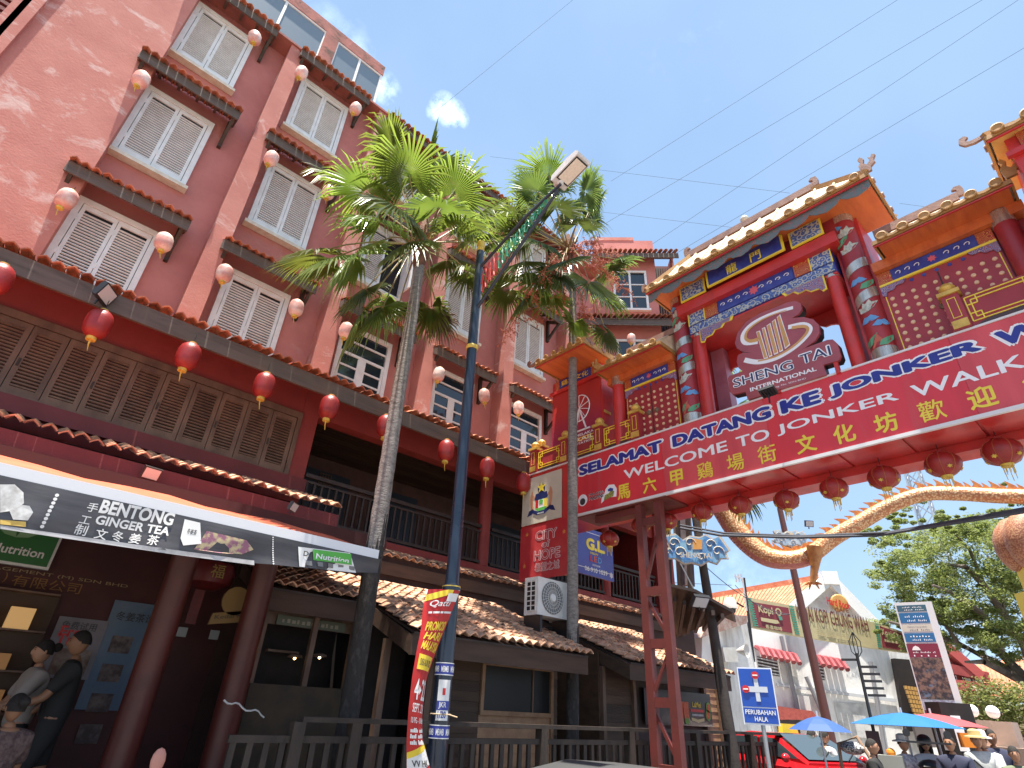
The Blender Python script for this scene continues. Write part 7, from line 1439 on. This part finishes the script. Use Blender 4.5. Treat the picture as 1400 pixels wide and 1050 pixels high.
for k in range(16):
    f = k / 16; h0, h1 = topz * f, topz * (f + 1 / 16); w0, w1 = 2.6 - 1.1 * f, 2.6 - 1.1 * (f + 1 / 16)
    for a, b_ in (((1, 1), (1, -1)), ((1, -1), (-1, -1)), ((-1, -1), (-1, 1)), ((-1, 1), (1, 1))): mb.bar(g0 + V((a[0] * w0, a[1] * w0, h0)), g0 + V((b_[0] * w1, b_[1] * w1, h1)), .22); mb.bar(g0 + V((b_[0] * w0, b_[1] * w0, h0)), g0 + V((a[0] * w1, a[1] * w1, h1)), .22)
part('lattice', mb, mm_, ms); mb = MB(); mb.bar(g0 + V((-6, 0, topz)), g0 + V((6, 0, topz)), .4); mb.bar(g0 + Z * topz, g0 + Z * (topz + 6), .3); part('antenna', mb, mm_, ms)
# ================================================================== wires and the thick cable
wirem = M('wire_sheath', (.10, .11, .13), None, rough=1., spec=0.)
def wire(pts, r, label, m=wirem, sag=0.):
    q = []
    for a, b_ in zip(pts, pts[1:]):
        for k in range(12): s = k / 12; q.append(a + (b_ - a) * s - Z * sag * 4 * s * (1 - s))
    q.append(pts[-1]); return solo('overhead_wire' if r < .02 else 'power_cable', MB().tube(q, r, 5), m, q[0], label, 'wire')
wire([PD(820, -30, 30), PD(590, 157, 30)], .011, 'thin wire crossing the sky above the left palm crown')
wire([PD(1290, -40, 30), PD(835, 248, 30)], .011, 'thin wire from the top edge down to the right palm crown', )
wire([PD(1410, -40, 32), PD(800, 322, 30)], .011, 'thin wire crossing the sky left of the gate roof, second of the slanting set')
wire([PD(1440, -32, 34), PD(890, 335, 30)], .011, 'thin wire crossing high over the middle gate roof, third of the slanting set')
wire([PD(1440, 42, 34), PD(915, 352, 30)], .011, 'thin wire passing just above the globe on the gate ridge')
wire([PD(670, 214, 40), PD(1080, 264, 40)], .012, 'faint level wire in the middle of the sky'); wire([PD(815, 289, 40), PD(1010, 312, 40)], .012, 'faint short level wire left of the gate ridge'); wire([PD(1230, 278, 40), PD(1290, 286, 40)], .01, 'faint bit of wire between the gate roofs')
wire([PD(930, 722, 11.5), PD(985, 732, 11.3), PD(1090, 735, 11), PD(1200, 732, 10.6), PD(1300, 716, 10), PD(1430, 695, 9.4)], .026, 'thick black cable running past the dragon to the right edge')
wire([PD(930, 718, 11.6), PD(990, 729, 11.4), PD(1095, 733, 11.1), PD(1215, 728, 10.5), PD(1430, 690, 9.5)], .02, 'second black cable bundled just above the thick one')
wire([PD(1005, 800, 22), PD(1080, 840, 22), PD(960, 770, 18)], .012, 'thin drooping wire left of the coffee shop board', sag=.3); wire([PD(930, 770, 13), PD(955, 818, 12.5)], .015, 'stay wire behind the cloud sign')
wire([PD(700, 800 - 12, 14), PD(1000, 800, 22)], .01, 'thin wire behind the gate leg')
# ================================================================== red taxi
tx_c = PD(1132, 1014, 14); taxi = thing('red_taxi', V((tx_c.x, tx_c.y, 0)), 'red taxi with yellow roof light waiting behind the timber fence', 'car')
F_ = V((-.40, -.916, 0)); S_ = V((.916, -.40, 0)); O0 = V((tx_c.x, tx_c.y, 0)) - F_ * 1.0 + S_ * .1; tred = M('car_red', (.42, .012, .018), None, rough=.18, coat=.8)
def car_pt(l, s, z): return O0 + F_ * l + S_ * s + Z * z
def car_loft(secs, m, nm, sm=True):
    vs = []; 
    for l, prof in secs: vs += [car_pt(l, a, z) for a, z in prof]
    n = len(secs[0][1]); fs = [(i * n + k, i * n + (k + 1) % n, (i + 1) * n + (k + 1) % n, (i + 1) * n + k) for i in range(len(secs) - 1) for k in range(n)] + [tuple(range(n))[::-1], tuple(range((len(secs) - 1) * n, len(secs) * n))]
    return part(nm, MB().add(vs, fs), m, taxi, smooth=sm)
def prof(w, z0, z1, b=.1): return [(-w, z0), (-w, z1 - b), (-w + b, z1), (w - b, z1), (w, z1 - b), (w, z0)]
car_loft([(-2.1, prof(.70, .35, .9)), (-1.9, prof(.80, .25, 1.0)), (-1.0, prof(.84, .22, 1.02)), (.6, prof(.84, .22, 1.0)), (1.3, prof(.82, .22, .94)), (1.9, prof(.76, .25, .80)), (2.1, prof(.62, .32, .62))], tred, 'body')
car_loft([(-1.75, prof(.70, .95, 1.02, .04)), (-1.2, prof(.66, .98, 1.36, .1)), (-.6, prof(.64, .98, 1.44, .1)), (0., prof(.64, .98, 1.43, .1)), (.3, prof(.66, .98, 1.34, .1)), (1.05, prof(.72, .92, 1.0, .04))], tred, 'cabin')
gm2 = M('car_glass', (.05, .07, .08), None, rough=.06, spec=.8)
mb = MB(); q = [(.98, -.64, 1.03), (.98, .64, 1.03), (.22, .54, 1.41), (.22, -.54, 1.41)]; mb.add([car_pt(l + .03, s, z + .02) for l, s, z in q], [(0, 1, 2, 3)]); part('windscreen', mb, gm2, taxi)
for sd in (-1, 1):
    mb = MB(); q = [(.85, .725, 1.04), (-.2, .70, 1.04), (-.2, .655, 1.36), (.2, .66, 1.34)]; mb.add([car_pt(l, s * sd, z) for l, s, z in q], [(0, 1, 2, 3)]); q = [(-.28, .70, 1.04), (-1.3, .71, 1.04), (-1.1, .67, 1.33), (-.28, .655, 1.36)]; mb.add([car_pt(l, s * sd, z) for l, s, z in q], [(0, 1, 2, 3)]); part('side_window', mb, gm2, taxi)
    part('mirror', MB().ball(car_pt(.75, .93 * sd, 1.05), .11, 12, (1, .7, .7)), tred, taxi, smooth=True)
    part('headlight', MB().ball(car_pt(1.88, .6 * sd, .68), .14, 12, (1, 1, .6)), lwhite, taxi, smooth=True)
    for l in (-1.3, 1.3): w_ = part('wheel', MB().lathe([(.31, -.09), (.31, .09)], car_pt(l, .78 * sd, .31), 20, S_), black, taxi, smooth=True); part('rim', MB().lathe([(.2, .0), (.18, .02)], car_pt(l, .87 * sd, .31), 12, S_ * sd), greyp, w_)
ts = part('taxi_light', MB().prism([(-.2, 0), (.2, 0), (.17, .16), (-.17, .16)], car_pt(-.1, 0, 1.44) - F_ * .06, S_, Z, F_ * .12), lyel, taxi)
for sd in (-.3, .3): part('wiper', MB().bar(car_pt(1.02, sd, 1.06), car_pt(.78, sd + .4, 1.18), .015), black, taxi)
# pale car roof in the foreground corner
cr_ = solo('parked_car', MB().tube([P(866, 1047, y=4.0), P(880, 1047, y=4.0)], .02, 8), black, P(870, 1047, y=4), 'x', 'car'); bpy.data.objects.remove(cr_)
wc = thing('silver_car', V((4.75, 3.7, 0)), 'top of a silver car just showing at the bottom edge before the lattice leg', 'car'); z_t = P(880, 1046, y=3.7).z
mb = MB(); secs = [(-2.0, .5, .7), (-1.5, .75, 1.0), (-.9, .85, z_t - .08), (-.3, .85, z_t), (.4, .85, z_t - .03), (1.0, .85, z_t - .25), (1.9, .7, .75)]
for i, (l, w_, z_) in enumerate(secs): mb.v += [V((5.0 + l, 3.7 - w_, .25)), V((5.0 + l, 3.7 - w_, z_ - .18)), V((5.0 + l, 3.7 - w_ * .7, z_)), V((5.0 + l, 3.7 + w_ * .7, z_)), V((5.0 + l, 3.7 + w_, z_ - .18)), V((5.0 + l, 3.7 + w_, .25))]
mb.f += [(i * 6 + k, i * 6 + (k + 1) % 6, (i + 1) * 6 + (k + 1) % 6, (i + 1) * 6 + k)[::-1] for i in range(len(secs) - 1) for k in range(6)] + [(0, 1, 2, 3, 4, 5), (41, 40, 39, 38, 37, 36)]
part('body', mb, M('car_silver', (.13, .135, .14), None, rough=.3, metal=.3), wc, smooth=True)
for l in (3.7, 6.2):
    for s in (2.95, 4.45): part('wheel', MB().lathe([(.3, -.1), (.3, .1)], (l, s, .3), 18, Y), black, wc, smooth=True)
# ================================================================== people
skin_m = M('skin', (.46, .25, .15), (.40, .20, .115), 12, .55); skin2_m = M('skin_deep', (.28, .14, .075), None, rough=.55); hair_m = M('hair_black', (.014, .011, .010), (.03, .024, .02), 60, .7, .6, 150)
def skinned(verts, edges, radii, levels=2):
    me = bpy.data.meshes.new('s'); me.from_pydata(verts, edges, []); o = bpy.data.objects.new('s', me); COL.objects.link(o)
    md = o.modifiers.new('k', 'SKIN'); md.use_smooth_shade = True; sd = o.modifiers.new('d', 'SUBSURF'); sd.levels = levels; sd.render_levels = levels
    for i, r in enumerate(radii):
        sv = me.skin_vertices[0].data[i]; sv.radius = (r, r) if not hasattr(r, '__len__') else r; sv.use_root = (i == 0)
    dg = bpy.context.evaluated_depsgraph_get(); m = bpy.data.meshes.new_from_object(o.evaluated_get(dg)); vs = [v.co.copy() for v in m.vertices]; fs = [tuple(p.vertices) for p in m.polygons]
    bpy.data.objects.remove(o); bpy.data.meshes.remove(me); bpy.data.meshes.remove(m); mb = MB(); mb.add(vs, fs); return mb
def person(loc, yaw, h, label, shirt, trousers, skin=skin_m, hair='short', female=False, arms=((.1, .05), (.1, -.05)), stride=.12, lean=0., hat=None, helmet=False, bag=None, shorts=False, skirt=None, print_=None, glasses=False, strap=False):
    """standing figure facing +x before the turn; built at its own height"""
    k = h / 1.75; t = thing('person', loc, label, 'person'); B = V(loc); sw = .175 if female else .20
    def q(x, y, z): return B + V((x, y, z)) * k
    vs = [q(0, 0, .95), q(.0, 0, 1.08), q(.01, 0, 1.25), q(0, 0, 1.40), q(.0, 0, 1.48), q(.02, 0, 1.54)]
    rd = [(.13, .155), (.11, .135), (.125, .165), (.085, .125), (.052, .056), (.05, .05)]; ed = [(0, 1), (1, 2), (2, 3), (3, 4), (4, 5)]
    hands = []
    for s, (fw, out) in ((1, arms[0]), (-1, arms[1])):
        b = len(vs); sh = (0, s * sw, 1.39); el = (fw * .6, s * (sw + .05), 1.12); wr = (fw * 1.6 + .04, s * (sw + .04 + out), .90 + abs(fw) * .5)
        vs += [q(*sh), q(*el), q(*wr)]; rd += [.050, .043, .03]; ed += [(3, b), (b, b + 1), (b + 1, b + 2)]; hands.append((V(wr), V(wr) - V(el), s))
    legs = []
    for s in (1, -1):
        b = len(vs); st = stride * s; vs += [q(0, s * .09, .88), q(st * .6 + .03, s * .095, .50), q(st * .9 - .03, s * .10, .09), q(st * .9 + .10, s * .11, .045)]; rd += [.088, .058, .038, .035]; ed += [(0, b), (b, b + 1), (b + 1, b + 2), (b + 2, b + 3)]; legs.append((st, s))
    body = skinned(vs, ed, [((r[0] * k, r[1] * k) if hasattr(r, '__len__') else r * k) for r in rd]); 
    # head: one shaped surface with brow, nose, chin
    hc = V((.03, 0, 1.645)); n, m_ = 18, 14; hv = []; 
    for i in range(m_ + 1):
        ph = PI * i / m_ - PI / 2
        for j in range(n):
            a = 2 * PI * j / n; x = math.cos(a) * math.cos(ph); y = math.sin(a) * math.cos(ph); z = math.sin(ph)
            rx, ry, rz = .096, .076, .118
            if z < 0: f = 1 + .28 * z; ry_ = ry * f; rx_ = rx * (1 + .12 * z)
            else: ry_, rx_ = ry, rx
            X_ = x * rx_; 
            if x > .8 and -.35 < z < .12 and abs(y) < .26: X_ += .022 * (1 - abs(y) / .26) * (1 - abs(z + .15) / .3 if abs(z + .15) < .3 else 0)
            hv.append(q(hc.x + X_, y * ry_, hc.z + z * rz))
    body.add(hv, [(i * n + j, i * n + (j + 1) % n, (i + 1) * n + (j + 1) % n, (i + 1) * n + j) for i in range(m_) for j in range(n)])
    for s in (-1, 1): body.ball(q(.02, s * .078, 1.64), .022 * k, 8, (.7, .35, 1.2))
    # hands: palm and five fingers
    for w_, d, s in hands:
        d = d.normalized(); sd = V((1, 0, 0)) if abs(d.x) < .7 else V((0, 0, 1)); sd = (sd - d * sd.dot(d)).normalized(); nn = d.cross(sd)
        body.obox(q(*(w_ + d * .045)), sd * .036 * k, nn * .013 * k, d * .045 * k)
        for f, L_ in ((-1.5, .062), (-.5, .072), (.5, .068), (1.5, .052)):
            a = w_ + d * .088 + sd * f * .018; body.tube([q(*a), q(*(a + d * L_ * .55 + nn * -s * .008)), q(*(a + d * L_ + nn * -s * .026))], [.0085 * k, .008 * k, .006 * k], 6)
        a = w_ + d * .03 + sd * .034; body.tube([q(*a), q(*(a + d * .035 + sd * .022)), q(*(a + d * .062 + sd * .024))], [.011 * k, .009 * k, .007 * k], 6)
    part('body', body, skin, t, smooth=True)
    # clothes follow the same skeleton
    e = .014
    sv = [q(0, 0, .84), vs[1], vs[2], q(0, 0, 1.41), q(0, 0, 1.495)]; sr = [(.155, .182), (.135, .162), (.150, .190), (.125, .185), (.078, .10)]; se = [(0, 1), (1, 2), (2, 3), (3, 4)]
    for s, (fw, out) in ((1, arms[0]), (-1, arms[1])):
        b = len(sv); sv += [q(0, s * sw, 1.395), q(fw * .5, s * (sw + .045), 1.17)]; sr += [.086, .068]; se += [(3, b), (b, b + 1)]
    sh_ = part('shirt', skinned(sv, se, [((r[0] * k, r[1] * k) if hasattr(r, '__len__') else r * k) for r in sr]), shirt, t, smooth=True)
    tv = [q(0, 0, 1.03), q(0, 0, .86)]; tr = [(.14, .165), (.135, .165)]; te = [(0, 1)]
    for st, s in legs:
        b = len(tv); tv += [q(0, s * .095, .80), q(st * .6 + .03, s * .098, .50)]; tr += [.105, .076]; te += [(1, b), (b, b + 1)]
        if not shorts: tv.append(q(st * .9 - .03, s * .10, .10)); tr.append(.058); te.append((b + 1, b + 2))
    part('trousers', skinned(tv, te, [((r[0] * k, r[1] * k) if hasattr(r, '__len__') else r * k) for r in tr]), trousers, t, smooth=True)
    for st, s in legs: part('shoe', MB().ball(q(st * .9 + .06, s * .105, .045), .06 * k, 10, (2.1, .8, .75)), black, t, smooth=True)
    # face
    for s in (-1, 1): part('eye', MB().ball(q(.116, s * .03, 1.66), .009 * k, 8, (.5, 1.3, .8)), hair_m, t); part('eyebrow', MB().obox(q(.118, s * .031, 1.68), V((.004, 0, 0)), V((0, .014 * k, .002 * s)), V((0, 0, .0025))), hair_m, t)
    part('mouth', MB().ball(q(.111, 0, 1.583), .012 * k, 8, (.4, 1.7, .35)), M('lips', (.34, .11, .09), None) if 'lips' not in MATS else MATS['lips'], t)
    if glasses: 
        for s in (-1, 1): part('glasses', MB().ball(q(.122, s * .032, 1.66), .024 * k, 10, (.25, 1, .8)), black, t)
    # hair as a cap over the skull
    hv = []; low = -.12 if hair == 'short' else -.3; n, m_ = 18, 9
    for i in range(m_ + 1):
        for j in range(n):
            a = 2 * PI * j / n; front = math.cos(a); lo_ = low + .62 * max(0, front) ** .6; ph = math.asin(max(-.99, lo_)) + (PI / 2 - math.asin(max(-.99, lo_))) * i / m_
            r_ = 1.10 if i < m_ else 1.1; jit = 1 + .02 * math.sin(j * 5 + i); hv.append(q(.022 + math.cos(a) * math.cos(ph) * .094 * r_ * jit, math.sin(a) * math.cos(ph) * .075 * r_ * jit, 1.655 + math.sin(ph) * .118 * 1.04))
    hb = MB().add(hv, [(i * n + j, i * n + (j + 1) % n, (i + 1) * n + (j + 1) % n, (i + 1) * n + j) for i in range(m_) for j in range(n)])
    if hair == 'long':
        for s in range(9): a = PI * .55 + s * PI * .9 / 8; hb.tube([q(.02 + math.cos(a) * .09, math.sin(a) * .078, 1.68), q(math.cos(a) * .105, math.sin(a) * .09, 1.55), q(math.cos(a) * .12 - .01, math.sin(a) * .10, 1.36)], [.028 * k, .034 * k, .012 * k], 6)
    if hair == 'bun': hb.ball(q(-.10, 0, 1.70), .05 * k, 10)
    part('hair', hb, hair_m, t, smooth=True)
    if hat:
        part('hat', MB().lathe([(.17 * k, -.015), (.165 * k, .005), (.098 * k, .02), (.09 * k, .09), (.05 * k, .115), (0, .12)], q(.02, 0, 1.70), 20), hat, t, smooth=True)
    if helmet: part('helmet', MB().ball(q(.015, 0, 1.70), .135 * k, 18, (1.05, .95, .85), 10), black, t, smooth=True)
    if strap or bag:
        part('bag_strap', MB().tube([q(.12, -.16, 1.36), q(.15, .0, 1.18), q(.13, .18, .98)], .012 * k, 6), black, t)
    if bag: part('bag', MB().ball(q(.1, .24, .92), .11 * k, 12, (.7, .6, 1)), bag, t, smooth=True)
    if print_: 
        part('shirt_print', MB().ball(q(.105, 0, 1.2), .09 * k, 12, (.55, 1, 1.3)), print_, t, smooth=True)
    t.rotation_euler = (0, 0, yaw); return t
def cloth(n, c, c2=None, s=30): return M('cloth_' + n, c, c2, s, .85, .2, 120)
def toward(p): return math.atan2(-p.y, -p.x)
def ppl(u, w_top, d, h): p = PD(u, w_top, d); return V((p.x, p.y, p.z - h * .998))
wfl = cloth('white_floral', (.70, .68, .70), (.25, .22, .32), 22)
for (u, w, d, h, lab, sh, tr_, kw) in (
    (1231, 1009, 14.0, 1.62, 'person in white sun hat and patterned white top near the finger post', wfl, cloth('black', (.02, .02, .02)), dict(female=True, hat=cloth('hat_white', (.68, .64, .60)), yaw=.9)),
    (1262, 1009, 14.2, 1.60, 'person with long hair and dark helmet in a white top beside the stroller rider', cloth('white', (.66, .66, .68)), bpy.data.materials.get('cloth_black'), dict(female=True, hair='long', helmet=True, yaw=.2)),
    (1296, 1007, 13.4, 1.72, 'person in navy shirt with printed front walking in the square', cloth('navy', (.03, .035, .07)), bpy.data.materials.get('cloth_black'), dict(print_=cloth('print', (.5, .5, .5), (.45, .12, .08), 18), yaw=-.25)),
    (1331, 1003, 13.8, 1.70, 'person in pale shirt, tan cap and light jeans with a black shoulder strap', cloth('pale', (.58, .60, .58), (.42, .45, .44), 14), cloth('jeans', (.20, .32, .52)), dict(female=True, hat=cloth('cap_tan', (.55, .42, .18)), strap=True, yaw=.35, arms=((.22, -.08), (.1, .0)))),
    (1340, 1004, 14.1, 1.66, 'person with white head scarf between two walkers', bpy.data.materials.get('cloth_white'), bpy.data.materials.get('cloth_black'), dict(female=True, yaw=-.4, hat=bpy.data.materials.get('cloth_white'))),
    (1351, 999, 14.6, 1.76, 'person in dark navy shirt and black trousers at the back of the walking group', bpy.data.materials.get('cloth_navy'), bpy.data.materials.get('cloth_black'), dict(yaw=.5, skin=skin2_m)),
    (1383, 1022, 13.0, 1.58, 'person in olive top, lowest at the far right corner', cloth('olive', (.16, .19, .12)), bpy.data.materials.get('cloth_black'), dict(female=True, hair='bun', bag=cloth('bagbrown', (.16, .09, .04)), yaw=.15)),
    (1124, 1000, 14.5, 1.66, 'person under the blue umbrella behind the red taxi', bpy.data.materials.get('cloth_white'), bpy.data.materials.get('cloth_navy'), dict(yaw=2.2)),
    (1107, 999, 14.8, 1.66, 'second person behind the taxi, dark hair only', bpy.data.materials.get('cloth_navy'), bpy.data.materials.get('cloth_navy'), dict(yaw=2.0)),
    (1188, 1012, 12.6, 1.62, 'person in black bending beside the finger post', bpy.data.materials.get('cloth_black'), bpy.data.materials.get('cloth_black'), dict(yaw=1.4))):
    yw = kw.pop('yaw'); b = ppl(u, w, d, h); person(b, toward(b) + yw, h, lab, sh, tr_ or black, **kw)
# shoppers at the lower left, in the shade of the awning
def lp(u, w, y, h): p = P(u, w, y=y); return V((p.x, p.y, p.z - h * .998))
b = lp(118, 866, 8.3, 1.80); person(b, 3.0, 1.80, 'tall person in black shirt and shorts seen from the side in the shop shade', bpy.data.materials['cloth_black'], bpy.data.materials['cloth_black'], skin2_m, shorts=True, arms=((.25, .02), (.12, .03)), strap=True)
b = lp(68, 878, 8.7, 1.72); person(b, 3.3, 1.72, 'person in white shirt facing left at the shop front', cloth('cream', (.34, .30, .27)), bpy.data.materials['cloth_black'], skin_m, hair='bun', female=True, arms=((.3, -.02), (.2, .0)))
b = lp(30, 952, 7.0, 1.55); person(b, 1.9, 1.55, 'person in dusty floral top with bunched hair at the lower left corner', cloth('floral', (.15, .10, .085), (.07, .04, .04), 30), bpy.data.materials['cloth_black'], skin2_m, hair='bun', female=True, bag=bpy.data.materials['cloth_bagbrown'])
# parked scooters and a cart among the walkers
sc = thing('parked_scooter', ground(PD(1276, 1050, 13.2)), 'yellow and black parked scooter between two walkers', 'scooter'); c = PD(1276, 1040, 13.2)
part('front_cowl', MB().ball(c - Z * .22, .09, 12, (.6, .8, 1.2)), lyel, sc, smooth=True); part('handlebar', MB().bar(c + V((-.1, .3, .25)), c + V((.1, -.3, .25)), .03), black, sc); part('seat', MB().ball(c + V((.5, .2, -.1)), .2, 12, (1.8, .8, .5)), black, sc, smooth=True)
for s in (-.3, .3): part('mirror', MB().lathe([(.06, 0), (.06, .02)], c + V((0, s, .38)), 10, V((-.7, -.7, 0))), black, sc)
for s in (0, .9): part('wheel', MB().lathe([(.26, -.05), (.26, .05)], V((c.x + s, c.y + s * .4, .26)), 18, V((-.4, .9, 0)).normalized()), black, sc, smooth=True)
ct = thing('vendor_cart', ground(PD(1215, 1045, 13.4)), 'grey vendor cart with orange goods before the walker in the sun hat', 'cart'); c = PD(1219, 1040, 13.4); part('box', MB().obox(c - Z * .2, U_ * .18, Nn * .2, Z * .28), M('cart_grey', (.28, .30, .27), None), ct); part('orange_goods', MB().ball(c + Z * .12 + U_ * .02, .07, 10), MATS['orange_print'], ct)
for s in (-.15, .15): part('wheel', MB().lathe([(.2, -.03), (.2, .03)], V((c.x, c.y, .2)) + U_ * s, 14, Nn), black, ct)
tr_ = thing('flower_trishaw', ground(PD(1165, 1020, 12.8)), 'decorated trishaw with pale canopy trim right of the red taxi', 'trishaw'); c = PD(1165, 1018, 12.8)
part('canopy_frame', MB().tube([c + V((0, .25, -.5)), c + V((0, .22, .0)), c + V((0, -.1, .12)), c + V((0, -.3, -.3))], .03, 8), M('trim_bronze', (.35, .22, .14), None), tr_); part('hood', MB().ball(c - Z * .05, .2, 12, (1, 1, .5)), M('hood_check', (.5, .5, .5), (.05, .05, .05), 40, .6, lo=.48, hi=.52), tr_, smooth=True); part('seat', MB().obox(c - Z * .7, X * .3, Y * .3, Z * .2), maroon, tr_)
for s in (-.35, .35): part('wheel', MB().lathe([(.3, -.03), (.3, .03)], V((c.x, c.y, .3)) + U_ * s, 18, U_), black, tr_)
# palm standing behind the gate: its crown shows through the opening and one frond hangs below the beam
c = PD(975, 585, 15.5); g0 = ground(PD(986, 930, 15.5)); t = thing('background_palm', g0, 'fan palm behind the gate, glimpsed left of the company sign and below the beam', 'palm tree'); part('trunk', MB().tube([g0, PD(985, 925, 15.5), PD(952, 690, 15.5), c], .06, 10), dark_bark, t, smooth=True); rg = random.Random(4)
for u, w in ((990, 500), (1000, 530), (975, 520), (960, 560), (1010, 570), (1018, 672), (1008, 660), (985, 640), (950, 620), (1000, 560), (985, 480)): frond(t, c, PD(u, w, 15.5 + rg.uniform(-.6, .6)), .8, frond_m if rg.random() < .6 else frond2_m, rg, 28)
print('triangles', sum(len(o.data.polygons) for o in bpy.data.objects if o.type == 'MESH'))
